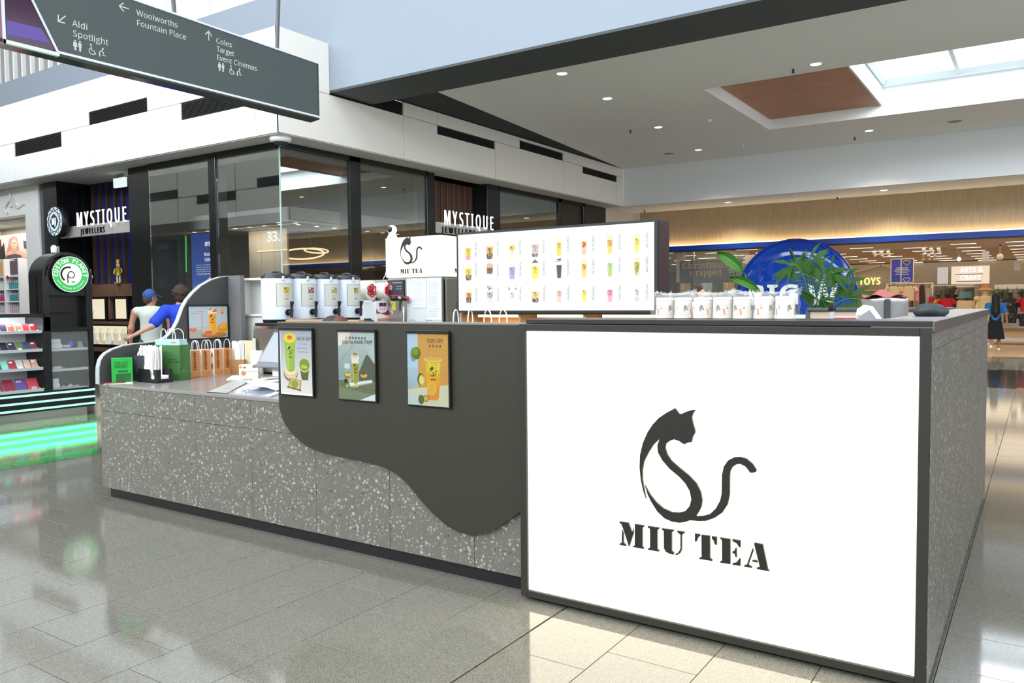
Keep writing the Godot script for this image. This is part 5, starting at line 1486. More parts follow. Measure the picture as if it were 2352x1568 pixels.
	var cbo := solo("flat_cardboard", mb().lohi(V(-0.3, 0, -0.02), V(0.42, 0.012, 0.06)).lohi(V(-0.28, 0.012, -0.01), V(0.1, 0.016, 0.055)), mat("cardboard", "b98c62", 0.8), "flattened brown cardboard lying in front of the tea urns", "cardboard", T(V(-5.33, 1.376, -4.76), 12))
	cbo.position = V(-5.05, 1.372, -4.7)
	solo("cardboard_carton", mb().lohi(V(-0.2, 0, -0.1), V(0.2, 1.367, 0.1), 0.004), M.cardboard, "tall stacked cardboard cartons behind the dark counter front", "carton", T(V(-4.72, 0, -4.62)))
	# ---- film roll sealing machine
	var sm := thing("sealing_machine", "white cup sealing machine with red and white control panel beside the urns", "sealing machine", V(-5.68, 0.93, -5.97))
	node("body", mb().lohi(V(-0.2, 0, -0.09), V(0.16, 0.6, 0.11), 0.01), mat("enamel_white", "dfe3e4", 0.3), sm)
	node("column", mb().lohi(V(-0.12, 0.6, -0.09), V(0.0, 0.8, -0.03), 0.01), M.enamel_white, sm)
	var cp := Pt.new(150, 180, Color("eceeee"))
	cp.rect(34, 14, 84, 30, Color("1c1c24")).rect(40, 18, 30, 22, Color("9a1c2c")).rect(74, 18, 16, 22, Color("7a5ac8")).rect(94, 18, 20, 22, Color("b02030"))
	for j in 3: cp.rect(40 + j * 26, 56, 7, 9, Color("b02838")).rect(34 + j * 26, 72, 20, 3, Color("555560"))
	cp.poly(pv([0, 62, 20, 90, 60, 104, 110, 96, 150, 66, 150, 120, 110, 124, 50, 106, 0, 108]), Color("c02848")).rect(14, 152, 120, 22, Color("d8604a")).rect(22, 158, 104, 9, Color("e8a090"))
	node("control_panel", mb().lohi(V(0.16, 0.4, -0.09), V(0.175, 0.61, 0.1), 0.003), M.white, sm)
	node("panel_print", mb().quad(V(0.1755, 0.402, 0.098), V(0.1755, 0.402, -0.088), V(0.1755, 0.606, -0.088), V(0.1755, 0.606, 0.098)), pic("seal_panel", cp.tex(), 0.4), sm)
	node("slot", mb().lohi(V(0.02, 0.42, 0.109), V(0.12, 0.436, 0.113), 0.002), M.black, sm)
	for k in 2:
		var c: Vector3 = [V(0.04, 0.715, 0.09), V(0.14, 0.715, -0.04)][k]
		var rr: float = [0.1, 0.078][k]
		var film := solo("film_roll", mb().at(T(Vector3.ZERO, 0, 0, -90)).lathe(pv([0.03, -0.07, rr - 0.01, -0.07, rr, -0.06, rr, 0.06, rr - 0.012, 0.07, 0.035, 0.07]), 32), mat("film_white", "e9e6da", 0.3), ["larger white film roll with a red flower hub, next to the last urn", "smaller white film roll with a red flower hub, right of the larger one"][k], "film roll", T(sm.position + c))
		var fl2 := mb()
		fl2.at(T(V(0.072, 0, 0), 0, 0, -90))
		for j in 6:
			var a := TAU * j / 6
			var ring := PackedVector3Array()
			for q in 11:
				var b := TAU * q / 10
				ring.push_back(V(cos(a) * rr * 0.42 + cos(b) * rr * 0.22, 0.004, sin(a) * rr * 0.42 + sin(b) * rr * 0.22))
			fl2.tube(ring, 0.006, 6, false)
		fl2.cyl(V(0, -0.004, 0), rr * 0.42, 0.008, 18)
		node("hub", fl2, M.red, film)
		node("spindle", mb().at(T(V(0.07, 0, 0), 0, 0, -90)).cyl(Vector3.ZERO, 0.012, 0.035, 12), M.chrome, film)
	# ---- steel splash panel and dispenser tower
	solo("splash_panel", mb().lohi(V(-6.05, 0.93, -6.1), V(-5.5, 1.755, -6.07), 0.002), M.steel, "brushed steel splash panel behind the film rolls", "panel")
	var tw := thing("dispenser_tower", "stainless steel drinks dispenser tower under the small lit box", "dispenser", V(-5.14, 0.93, -6.03))
	node("cabinet", mb().lohi(V(-0.348, 0, -0.67), V(0.345, 0.84, 0.0), 0.004), M.steel, tw)
	var dp := Pt.new(230, 200, Color("33343a"))
	dp.ell(0, 96, 70, 60, Color("b02a4a")).ell(48, 92, 20, 26, Color("c8ccd0")).ell(48, 92, 13, 18, Color("4a4e54")).poly(pv([0, 190, 90, 182, 230, 194, 230, 200, 0, 200]), Color("c03048"))
	var r := RandomNumberGenerator.new(); r.seed = 9
	dp.scribble(74, 28, 140, 1, 10, 7, Color("c8ccd0"), r)
	for j in 6: dp.rect(126 + (j % 3) * 28, 70 + (j / 3) * 34, 14, 14, Color("8c98b4"))
	node("control_panel", mb().lohi(V(-0.345, 0.655, 0.0), V(-0.13, 0.815, 0.012)), M.black_plastic, tw)
	node("panel_print", mb().quad(V(-0.345, 0.657, 0.0125), V(-0.132, 0.657, 0.0125), V(-0.132, 0.813, 0.0125), V(-0.345, 0.813, 0.0125)), pic("tower_panel", dp.tex(), 0.3), tw)
	node("rail", mb().tube(PackedVector3Array([V(-0.35, 0.635, 0.03), V(-0.07, 0.628, 0.03)]), 0.009, 10), M.chrome, tw)
	for k in 2:
		var x: float = [-0.235, -0.09][k]
		var tp := node("tap", mb().tube(PackedVector3Array([V(x, 0.63, 0.01), V(x, 0.63, 0.07)]), 0.022, 12).tube(PackedVector3Array([V(x, 0.62, 0.05), V(x - 0.02, 0.55, 0.06), V(x - 0.01, 0.48, 0.06)]), 0.011, 10), M.chrome, tw)
		node("grip", mb().at(T(V(x - 0.02, 0.632, 0.06), 0, 0, -90)).cyl(Vector3.ZERO, 0.024, 0.06, 14, 0.006), M.black_plastic, tp)
		node("end_cap", mb().at(T(V(x + 0.04, 0.632, 0.06), 0, 0, -90)).cyl(Vector3.ZERO, 0.022, 0.02, 14, 0.006), M.red if k else M.black_plastic, tp)
	node("yellow_tag", mb().lohi(V(-0.26, 0.515, 0.055), V(-0.2, 0.615, 0.062), 0.002), mat("tag_yellow", "c9b82a", 0.5), tw)
	node("hose", mb().tube(PackedVector3Array([V(-0.09, 0.55, 0.06), V(-0.085, 0.45, 0.07), V(-0.1, 0.3, 0.06)]), 0.006, 8), M.white, tw)
	for k in 3:
		var rct: Array = [[-0.035, 0.155, 0.54, 0.82], [0.165, 0.34, 0.42, 0.82], [-0.1, 0.34, 0.2, 0.83]][k]
		var pp := Pt.new(140, 200, Color("d9dedf") if k < 2 else Color("c9cecf"))
		if k < 2: pp.scribble(10, 14, 110, 22, 8, 2, Color("8f9a9e"), r)
		else:
			for j in 4:
				var c := Vector2(20 + j * 34, 150 + (j % 2) * 26)
				for q in 6: pp.line(c + Vector2.from_angle(TAU * q / 6) * 22, c + Vector2.from_angle(TAU * (q + 1) / 6) * 22, 1.6, Color("6e7476"))
		var zz := 0.003 if k == 2 else 0.006
		solo("taped_notice", mb().quad(V(rct[0], rct[2], 0), V(rct[1], rct[2], 0), V(rct[1], rct[3], 0), V(rct[0], rct[3], 0)).quad(V(rct[1], rct[2], -0.001), V(rct[0], rct[2], -0.001), V(rct[0], rct[3], -0.001), V(rct[1], rct[3], -0.001)), pic("notice_%d" % k, pp.tex(), 0.6), ["taped recipe sheet beside the taps on the steel tower", "taped recipe sheet at the right edge of the steel tower", "large pale sheet with hexagon outlines on the steel tower"][k], "notice", T(V(-5.14, 0.93, -6.03 + zz)))
	# steel fridge face on the tower's right flank
	var fg := thing("steel_fridge", "steel fridge with dark digital display right of the dispenser tower", "fridge", V(-4.79, 0.93, -6.36))
	node("door", mb().lohi(V(0.004, -0.8, -0.3), V(0.03, 0.82, 0.3), 0.004), M.steel, fg)
	node("display", mb().lohi(V(0.03, 0.66, -0.24), V(0.036, 0.74, 0.06), 0.002), M.black_plastic, fg)
	node("handle", mb().lohi(V(0.03, 0.1, 0.12), V(0.05, 0.6, 0.15), 0.004), M.chrome, fg)
	solo("white_cable", mb().tube(PackedVector3Array([V(-5.57, 1.76, -6.05), V(-5.53, 1.8, -6.04), V(-5.492, 1.89, -6.03)]), 0.004, 6), M.white, "thin white cable running up to the small lit box", "cable")
	# ---- inner shelf behind the dark front with bags and small stuff
	var ish := thing("inner_shelf", "narrow inner worktop behind the kiosk front", "shelf", Vector3.ZERO)
	node("board", mb().lohi(V(-4.0, 1.08, -4.12), V(-0.6, 1.1, -3.63)), M.stone_top, ish)
	node("support", mb().lohi(V(-4.0, 0, -3.8), V(-3.96, 1.08, -3.63)).lohi(V(-2.3, 0, -4.1), V(-2.26, 1.08, -3.63)).lohi(V(-0.66, 0, -4.1), V(-0.62, 1.08, -3.63)), M.kiosk_dark, ish)
	for k in 2:
		var c := copy(first, ["orange paper bag with thin handles showing below the left end of the menu board", "orange paper bag with thin handles below the menu board, right of the first"][k], T(V(-3.0 + k * 0.24, 1.1, -3.98), -70 + k * 40).scaled_local(Vector3.ONE * 1.22))
		c.set_meta("group", "bags behind the kiosk front")
	solo("tissue_pack", mb().surf(8, 6, func(u, v): return V((u - 0.5) * 0.12, 0.02 + 0.06 * sin(PI * u) * (1.0 - v * 0.6), (v - 0.5) * 0.08), 0.002).lohi(V(-0.06, 0, -0.04), V(0.06, 0.25, 0.04), 0.004), M.paper, "white tissue box peeping over the kiosk front under the menu board", "tissues", T(V(-2.66, 1.1, -3.9)))
	# ---- cups on the bar top in clear plastic bags
	var cup := thing("paper_cup", "", "cup", Vector3.ZERO, 0, "printed paper cups in plastic on the bar top")
	var art := Pt.new(512, 160, Color("d6d0c2"))
	art.rect(0, 0, 512, 26, Color("e2ddd2"))
	for j in 3:
		var x := j * 170.0 + 10
		art.ell(x + 30, 64, 17, 20, Color("6a6866"), 0.4).ell(x + 46, 78, 8, 12, Color("6a6866"), -0.5).ell(x + 22, 88, 9, 12, Color("77736f"))
		art.poly(pv([x + 74, 78, x + 92, 76, x + 98, 128, x + 84, 132]), Color("cd7c3e"))
		art.ell(x + 112, 56, 12, 11, Color("f4f0e8")).ell(x + 106, 50, 4, 4, Color("2a2826")).ell(x + 118, 58, 4, 5, Color("2a2826")).ell(x + 116, 72, 9, 5, Color("35322f"))
		for q in 14: art.ell(x + 34 + cos(TAU * q / 14) * 20, 122 + sin(TAU * q / 14) * 13, 1.6, 1.6, Color("5a5652"))
		art.rect(x + 60, 44, 9, 4, Color("b03a34")).rect(x + 64, 60, 4, 6, Color("3a3632"))
	pic("cup_print", art.tex(), 0.55)
	node("sleeve", mb().lathe(pv([0.0445, 0.002, 0.0405, 0.088]), 28), M.cup_print, cup)
	node("rim", mb().lathe(pv([0.0405, 0.086, 0.043, 0.088, 0.043, 0.093, 0.041, 0.095, 0.041, 0.1, 0.0, 0.101]), 28), M.paper, cup)
	var nth := ["leftmost printed paper cup wrapped in plastic, beside the menu board", "second printed paper cup from the left in the plastic-wrapped row", "third printed paper cup from the left in the plastic-wrapped row", "middle printed paper cup of the plastic-wrapped row of seven", "third printed paper cup from the right in the plastic-wrapped row", "second printed paper cup from the right in the plastic-wrapped row", "rightmost printed paper cup in the plastic-wrapped row, near the white device"]
	for k in 7:
		var c := cup if k == 0 else copy(cup, "", Transform3D())
		c.set_meta("label", nth[k])
		c.transform = T(V(-1.515 + k * 0.0945, 1.432, -3.62), 30 + k * 97)
	var film_m := StandardMaterial3D.new()
	film_m.resource_name = "plastic_film"; film_m.albedo_color = Color(0.9, 0.9, 0.88, 0.15); film_m.roughness = 0.3; film_m.transparency = BaseMaterial3D.TRANSPARENCY_ALPHA
	M["plastic_film"] = film_m
	for k in 3:
		var x0: float = [-1.565, -1.375, -1.19][k]
		var x1: float = [-1.375, -1.19, -0.895][k]
		var nz := FastNoiseLite.new(); nz.seed = 40 + k; nz.frequency = 5.0
		var bag := mb().surf(26, 18, func(u, v):
			var a: float = lerpf(-0.2, PI + 0.2, v)
			var x: float = lerpf(x0, x1, u)
			var bump: float = nz.get_noise_3d(x * 3.0, v * 2.0, u * 2.0)
			var top: float = 0.115 + 0.022 * bump + 0.012 * pow(absf(u - 0.5) * 2.0, 3.0)
			var y: float = clampf(sin(a) * 1.3, 0.02, 1.0) * top
			return V(x + bump * 0.01, 1.434 + y, -3.62 + cos(a) * (0.056 + bump * 0.008)))
		var pb := thing("plastic_bag", ["crumpled clear plastic over the cups at the left end of the row", "crumpled clear plastic over the middle cups of the row", "crumpled clear plastic over the right hand cups of the row"][k], "plastic bag", Vector3.ZERO, 0, "clear plastic over the cups")
		node("film", bag, film_m, pb)
		var ears := mb()
		for q in 3:
			var ex := lerpf(x0, x1, [0.05, 0.4, 0.97][q])
			var s: float = [-1.0, 0.4, 1.0][q]
			ears.surf(6, 6, func(u, v): return V(ex + s * 0.035 * v * u + (u - 0.5) * 0.06 * (1.0 - v), 1.535 + v * 0.035 * (0.6 + 0.4 * q * 0.5) + 0.006 * sin(u * 9.0), -3.62 + (u - 0.5) * 0.05))
		node("knot_ears", ears, film_m, pb)
	# ---- right end: pot with cloth, white device, bag, cream back panel with extinguisher sign
	var bp := thing("cream_partition", "cream back panel with dark rail at the rear right of the kiosk", "panel", Vector3.ZERO)
	node("board", mb().lohi(V(-1.63, 0.93, -7.05), V(-0.57, 1.42, -7.0), 0.002), mat("board_cream", "cdb9a2", 0.6), bp)
	node("rail", mb().lohi(V(-1.65, 1.42, -7.07), V(-0.57, 1.445, -6.97), 0.003).lohi(V(-1.66, 0.93, -7.07), V(-1.63, 1.42, -6.98)), mat("rail_grey", "4f5356", 0.4), bp)
	var fs := thing("extinguisher_sign", "red fire extinguisher sign on the cream back panel", "sign", V(-1.36, 1.3, -6.995))
	node("plate", mb().lohi(V(-0.105, -0.12, 0), V(0.105, 0.072, 0.003), 0.001), M.white, fs)
	node("red_field", mb().lohi(V(-0.097, -0.112, 0.003), V(0.097, 0.064, 0.004)), M.red, fs)
	var ext := mb()
	ext.lohi(V(-0.02, -0.1, 0.004), V(0.022, 0.02, 0.005)).at(T(V(0, 0.022, 0.004), 0, 90)).cyl(Vector3.ZERO, 0.022, 0.001, 16)
	ext.at(Transform3D()).tube(PackedVector3Array([V(-0.03, 0.02, 0.0045), V(-0.02, 0.045, 0.0045), V(0.02, 0.052, 0.0045), V(0.04, 0.04, 0.0045)]), 0.006, 6)
	node("pictogram", ext, M.white, fs)
	var pot_steel := mat("pot_steel", "d2d2ce", 0.3, 0.55)
	var pot := thing("steam_pot", "tall stainless steel cooking pot at the right rear of the kiosk", "pot", V(-0.96, 0.93, -6.4))
	node("body", mb().lathe(pv([0.0, 0, 0.15, 0.0, 0.155, 0.01, 0.155, 0.56, 0.162, 0.575, 0.158, 0.585, 0.14, 0.585]), 40), pot_steel, pot)
	node("lid", mb().lathe(pv([0.158, 0.585, 0.15, 0.592, 0.06, 0.603, 0.0, 0.605]), 36), M.chrome, pot)
	node("handle", mb().lohi(V(0.02, 0.42, 0.15), V(0.06, 0.585, 0.18), 0.008), M.dark_grey, pot)
	solo("pink_cloth", mb().surf(16, 12, func(u, v): return V((u - 0.5) * 0.3, 0.016 + 0.04 * pow(sin(PI * u), 2.0) * sin(PI * v) + 0.012 * sin(u * 12.0 + v * 5.0), (v - 0.5) * 0.24), 0.004), mat("cloth_pink", "a8605a", 0.9), "dusty pink cloth draped over the lid of the steel pot", "cloth", T(V(-0.97, 1.515, -6.4), 20))
	var wd := thing("label_printer", "white rounded device with a grey label leaning behind the bar top", "printer", V(-0.62, 1.1, -3.95))
	node("body", mb().at(T(V(-0.005, 0.3, 0), 0, 0, 35)).lohi(V(-0.05, -0.25, -0.045), V(0.03, 0.105, 0.045), 0.024), M.white, wd)
	node("label", mb().at(T(V(-0.005, 0.3, 0), 0, 0, 35)).lohi(V(-0.04, -0.04, 0.0452), V(0.02, 0.07, 0.0458)), mat("label_grey", "8a8f8f", 0.5), wd)
	node("foot", mb().lohi(V(-0.06, 0, -0.05), V(0.12, 0.16, 0.05), 0.01), M.white, wd)
	var st := thing("pump_bottle", "slim clear pump bottle with a black top beside the steel pot", "bottle", V(-0.84, 1.1, -4.05))
	node("bottle", mb().lathe(pv([0.0, 0, 0.012, 0.0, 0.012, 0.36, 0.008, 0.375]), 14), mat("bottle_grey", "a9b0b2", 0.2), st)
	node("cap", mb().lathe(pv([0.016, 0.36, 0.018, 0.375, 0.016, 0.4, 0.0, 0.405]), 14), M.black_plastic, st)
	var bb := solo("black_bag", mb().surf(20, 14, func(u, v):
		var f: float = v * PI
		var a: float = u * TAU
		var k: float = 1.0 + 0.12 * sin(a * 3.0 + v * 4.0) + 0.06 * sin(a * 7.0)
		return V(cos(a) * sin(f) * 0.09 * k, 0.05 - cos(f) * 0.055 * k, sin(a) * sin(f) * 0.07 * k)), mat("bag_black", "2d3336", 0.6), "dark grey soft bag lying on the side bar top near the steel pot", "bag", T(V(-0.45, 1.425, -4.3)).scaled_local(V(0.85, 0.62, 0.85)))
# ---------------------------------------------------------------- phone accessory kiosk with the green strips
func planet_kiosk() -> void:
	var bp := mat("planet_black", "101111", 0.25)
	var k := thing("accessory_kiosk", "black accessory kiosk with glowing green strips and an arched sign tower", "kiosk", V(-11.1, 0, 0), 90)
	# local x = -z, local z towards the aisle
	node("plinth", mb().lohi(V(2.2, 0, -0.9), V(6.02, 0.115, -0.08)), M.steel, k)
	node("base", mb().lohi(V(2.2, 0.115, -0.95), V(6.1, 0.385, -0.012), 0.004), bp, k)
	var shade := glow("green_glow", "2bff9a", 2.4)
	for y in [0.345, 0.248, 0.155]:
		node("light_strip", mb().lohi(V(2.2, y - 0.013, -0.012), V(6.1, y + 0.013, 0.004), 0.002), glow("green_strip", "9cffd2", 1.7), k)
		area("strip_light", V(4.2, y, 0.006), Vector3(0, 180, 0), Vector2(3.8, 0.03), 9.0, "00ff66", k)
	node("display_shell", mb().lohi(V(2.2, 1.376, -0.95), V(5.46, 1.421, 0.0), 0.003).lohi(V(5.43, 0.385, -0.95), V(5.53, 1.376, 0.0), 0.003).lohi(V(2.2, 0.385, -0.95), V(5.43, 1.376, -0.9)), bp, k)
	node("back_light", mb().lohi(V(2.2, 0.42, -0.5), V(5.43, 1.372, -0.48)), mat("display_white", "e9eef0", 0.5), k)
	area("case_light", V(4.3, 1.37, -0.1), Vector3(-60, 0, 0), Vector2(2.2, 0.06), 14.0, "f4f8ff", k)
	for y in [1.2, 0.955, 0.71, 0.424]:
		var sh := node("slanted_shelf", mb().at(T(V(3.8, y - 0.035, -0.02), 0, 18)).lohi(V(-1.6, 0, -0.3), V(1.62, 0.008, 0.0)), M.display_white, k)
		node("shelf_lip", mb().lohi(V(2.2, y - 0.04, -0.03), V(5.42, y, -0.012), 0.002), mat("lip_grey", "aeb2b4", 0.4), sh)
	var gl := StandardMaterial3D.new()
	gl.resource_name = "case_glass"; gl.albedo_color = Color(0.95, 1, 0.98, 0.05); gl.roughness = 0.02; gl.transparency = BaseMaterial3D.TRANSPARENCY_ALPHA
	M["case_glass"] = gl
	# tower
	var arch := PackedVector2Array([Vector2(5.44, 0.385), Vector2(6.107, 0.385), Vector2(6.107, 1.915)])
	for q in range(1, 24):
		arch.push_back(Vector2(5.7735 + cos(PI * q / 24) * 0.3335, 1.915 + sin(PI * q / 24) * 0.333))
	arch.push_back(Vector2(5.44, 1.915))
	var tw := node("tower", mb().prism(arch, -0.36, -0.14), bp, k)
	var rim := arcm(V(5.7735, 1.915, 0), 0.295, 0.3335, 0, 180, -0.16, 0.0)
	rim.at(Transform3D()).lohi(V(5.44, 1.18, -0.16), V(5.53, 1.92, 0.0), 0.004).lohi(V(6.02, 1.18, -0.16), V(6.107, 1.92, 0.0), 0.004).lohi(V(5.53, 1.172, -0.16), V(6.02, 1.22, 0.0), 0.004).lohi(V(5.53, 1.43, -0.15), V(5.9, 1.436, -0.02)).lohi(V(6.04, 0.385, -0.4), V(6.107, 1.18, 0.0), 0.004)
	node("surround", rim, bp, tw)
	node("front_face", mb().prism(PackedVector2Array([Vector2(5.5, 1.66), Vector2(6.05, 1.66), Vector2(6.05, 1.95), Vector2(5.98, 2.12), Vector2(5.77, 2.21), Vector2(5.56, 2.12), Vector2(5.5, 1.95)]), -0.14, -0.02), bp, tw)
	node("cabinet_back", mb().lohi(V(5.53, 0.39, -0.4), V(6.04, 1.17, -0.38)), mat("cabinet_grey", "3c4042", 0.4), k)
	for y in [0.94, 0.665, 0.4]:
		node("shelf", mb().lohi(V(5.53, y - 0.035, -0.38), V(6.035, y, -0.03), 0.002), M.lip_grey, k)
	node("glass_front", mb().lohi(V(5.535, 0.4, -0.022), V(6.035, 1.17, -0.016)), gl, k)
	var stock := [["white boxed speaker on the top cabinet shelf", 0.94, 0.1, "c9cccc", V(0.15, 0.13, 0.12)], ["blue ball toy on the top cabinet shelf", 0.94, 0.31, "2146c8", V(0.08, 0.1, 0.08)], ["small clear tub on the top cabinet shelf at the right", 0.94, 0.44, "8e9698", V(0.07, 0.08, 0.07)], ["pile of dark cables on the middle cabinet shelf", 0.665, 0.3, "3a3638", V(0.3, 0.025, 0.14)], ["white cable packs on the middle cabinet shelf at the left", 0.665, 0.1, "c2c6cc", V(0.14, 0.03, 0.14)], ["stacked white boxes on the bottom cabinet shelf", 0.4, 0.08, "d4d6d6", V(0.1, 0.13, 0.1)], ["silver foil pack on the bottom cabinet shelf", 0.4, 0.28, "b4bac4", V(0.28, 0.04, 0.14)], ["clear packs beside the blue ball on the top cabinet shelf", 0.94, 0.25, "c8bfc4", V(0.16, 0.045, 0.1)]]
	for s in stock:
		var sz: Vector3 = s[4]
		var m := mb()
		if "ball" in s[0]: m.ball(V(0, sz.y / 2, 0), sz / 2, 18)
		elif "pile" in s[0] or "foil" in s[0] or "clear packs" in s[0]: m.surf(14, 10, func(u, v): return V((u - 0.5) * sz.x, sz.y * (0.5 + 0.5 * sin(u * 17.0 + v * 9.0)) * sin(PI * u) * sin(PI * v), (v - 0.5) * sz.z), 0.004)
		else: m.lohi(V(-sz.x / 2, 0, -sz.z / 2), V(sz.x / 2, sz.y * 0.5, sz.z / 2), 0.006).lohi(V(-sz.x * 0.42, sz.y * 0.5, -sz.z * 0.4), V(sz.x * 0.42, sz.y, sz.z * 0.4), 0.006)
		solo("stock_item", m, mat("stock_" + s[3], s[3], 0.4), s[0], "goods", T(V(-11.1 - 0.14, s[1], -5.54 - s[2]), 90))
	# round sign: green ring with letters, CP monogram
	var sg := thing("round_sign", "round glowing green and white sign reading CUSTOM PLANET on the arched tower", "sign", V(-11.1, 1.947, -5.797), 90)
	node("drum", mb().at(T(Vector3.ZERO, 0, 90)).cyl(V(0, -0.02, 0), 0.248, 0.06, 48, 0.006), bp, sg)
	node("green_face", mb().at(T(Vector3.ZERO, 0, 90)).cyl(V(0, 0.04, 0), 0.238, 0.004, 48), glow("sign_green", "17c94e", 0.95), sg)
	node("white_rim", ringm(0.236, 0.243, 0.044, 0.048), glow("planet_white", "f6fff8", 1.25), sg)
	node("white_face", mb().at(T(Vector3.ZERO, 0, 90)).cyl(V(0, 0.044, 0), 0.148, 0.003, 48), M.planet_white, sg)
	var s := "CUSTOM PLANET"
	for i in s.length():
		if s[i] == " ": continue
		var a := deg_to_rad(183.0 - i * 186.0 / 12.0)
		txt("letter", s[i], 0.075, M.planet_white, sg, T(V(cos(a) * 0.166, sin(a) * 0.166, 0.0445), 0, 0, rad_to_deg(a) - 90), 0.0, "sansbold", 0.002, 1)
	var small := "CASES REPAIRS ACCESSORIES"
	for i in small.length():
		if small[i] == " ": continue
		var a := deg_to_rad(205.0 + i * 130.0 / 24.0)
		txt("letter", small[i], 0.026, M.planet_white, sg, T(V(cos(a) * 0.2, sin(a) * 0.2, 0.0445), 0, 0, rad_to_deg(a) + 90), 0.0, "sans", 0.001, 1)
	node("monogram", arcm(V(-0.03, 0.0, 0), 0.085, 0.11, 70, 235).append_from_mb(arcm(V(0.005, -0.005, 0), 0.038, 0.05, 0, 360)).append_from_mb(mb().lohi(V(-0.05, -0.12, 0.047), V(-0.036, -0.005, 0.05))), M.black, sg)
	node("green_leaf", mb().prism(pv([0.005, -0.115, 0.055, -0.115, 0.05, -0.095, 0.03, -0.088, 0.005, -0.095]), 0.047, 0.05), M.sign_green, sg)
	var pc := thing("small_camera", "little white camera on top of the arched tower", "camera", V(-11.26, 2.245, -5.69), 90)
	node("body", mb().lathe(pv([0.0, 0, 0.035, 0.0, 0.04, 0.05, 0.036, 0.08, 0.02, 0.1, 0.0, 0.104]), 18), M.white, pc)
	node("mount", mb().lohi(V(0.04, 0, -0.03), V(0.06, 0.09, 0.03), 0.003), M.grey, pc)
	# phone cases on the slanted shelves
	var rows := [[1.2, ["4a4450", "3c2a4c", "b0503a", "8a6a50", "c0202c", "9a1e2a"], 0.13], [0.955, ["5a50a0", "1c1a22", "3a2248", "5f7a4c", "3c4468", "7a3034"], 0.14], [0.71, ["4a5a58", "7fd0b8", "b02a38", "cfc4c0", "d2b09a", "c79488"], 0.15], [0.424, ["8a1c30", "8a1c34", "5a4a8c", "c03a4c"], 0.19]]
	var words := ["top shelf", "second shelf", "third shelf", "bottom shelf"]
	var ords := ["sixth from the right", "fifth from the right", "fourth from the right", "third from the right", "second from the right", "rightmost"]
	var cname := {"4a4450": "grey", "3c2a4c": "dark purple", "b0503a": "orange", "8a6a50": "brown and white", "c0202c": "red", "9a1e2a": "dark red", "5a50a0": "violet", "1c1a22": "black", "3a2248": "plum", "5f7a4c": "green", "3c4468": "navy", "7a3034": "maroon", "4a5a58": "slate", "7fd0b8": "mint", "b02a38": "crimson", "cfc4c0": "pale", "d2b09a": "peach", "c79488": "rose", "8a1c30": "burgundy", "8a1c34": "claret", "5a4a8c": "purple patterned", "c03a4c": "coral red"}
	for ri in 4:
		var cs: Array = rows[ri][1]
		var pitch := 0.092 if ri < 3 else 0.15
		for i in cs.size():
			var x: float = 5.375 - (cs.size() - 1 - i) * pitch - pitch * 0.4
			var h: float = rows[ri][2]
			var o := thing("phone_case", "%s phone case, %s on the kiosk's %s" % [cname[cs[i]], ords[i + 6 - cs.size()], words[ri]], "phone case", V(-11.1 - 0.03, rows[ri][0] - 0.018, -x), 90, "phone cases in the accessory kiosk")
			var tilt := T(Vector3.ZERO, 0, -32)
			var w: float = pitch * 0.44
			node("case", mb().at(tilt).lohi(V(-w, 0, -0.016), V(w, h, -0.004), 0.004), mat("case_" + cs[i], cs[i], 0.35), o)
			var mark := mb().at(tilt)
			if i % 3 == 0: mark.lohi(V(-w * 0.5, h * 0.12, -0.004), V(w * 0.5, h * 0.3, -0.003))
			elif i % 3 == 1: mark.prism(star(w * 0.6, w * 0.25, 5), -0.004, -0.003)
			else: mark.lohi(V(-w * 0.8, h * 0.7, -0.004), V(w * 0.2, h * 0.85, -0.003))
			node("print", mark, M.paper if ri < 3 else mat("print_pink", "c8a0a8", 0.5), o)

func ringm(r0: float, r1: float, z0: float, z1: float) -> Mb:
	return arcm(V(0, 0, 0), r0, r1, 0, 360, z0, z1)

func arcm(c: Vector3, r0: float, r1: float, a0: float, a1: float, z0 := 0.047, z1 := 0.05) -> Mb:
	var m := mb()
	var n := 36
	for k in n:
		var q := []
		for e in [[r0, k], [r1, k], [r1, k + 1], [r0, k + 1]]:
			var t := deg_to_rad(lerpf(a0, a1, float(e[1]) / n))
			q.push_back(c + V(cos(t) * e[0], sin(t) * e[0], 0))
		var up := V(0, 0, z1); var dn := V(0, 0, z0)
		m.quad(q[0] + up, q[1] + up, q[2] + up, q[3] + up)
		m.quad(q[1] + dn, q[2] + dn, q[2] + up, q[1] + up)
		m.quad(q[3] + dn, q[0] + dn, q[0] + up, q[3] + up)
	return m

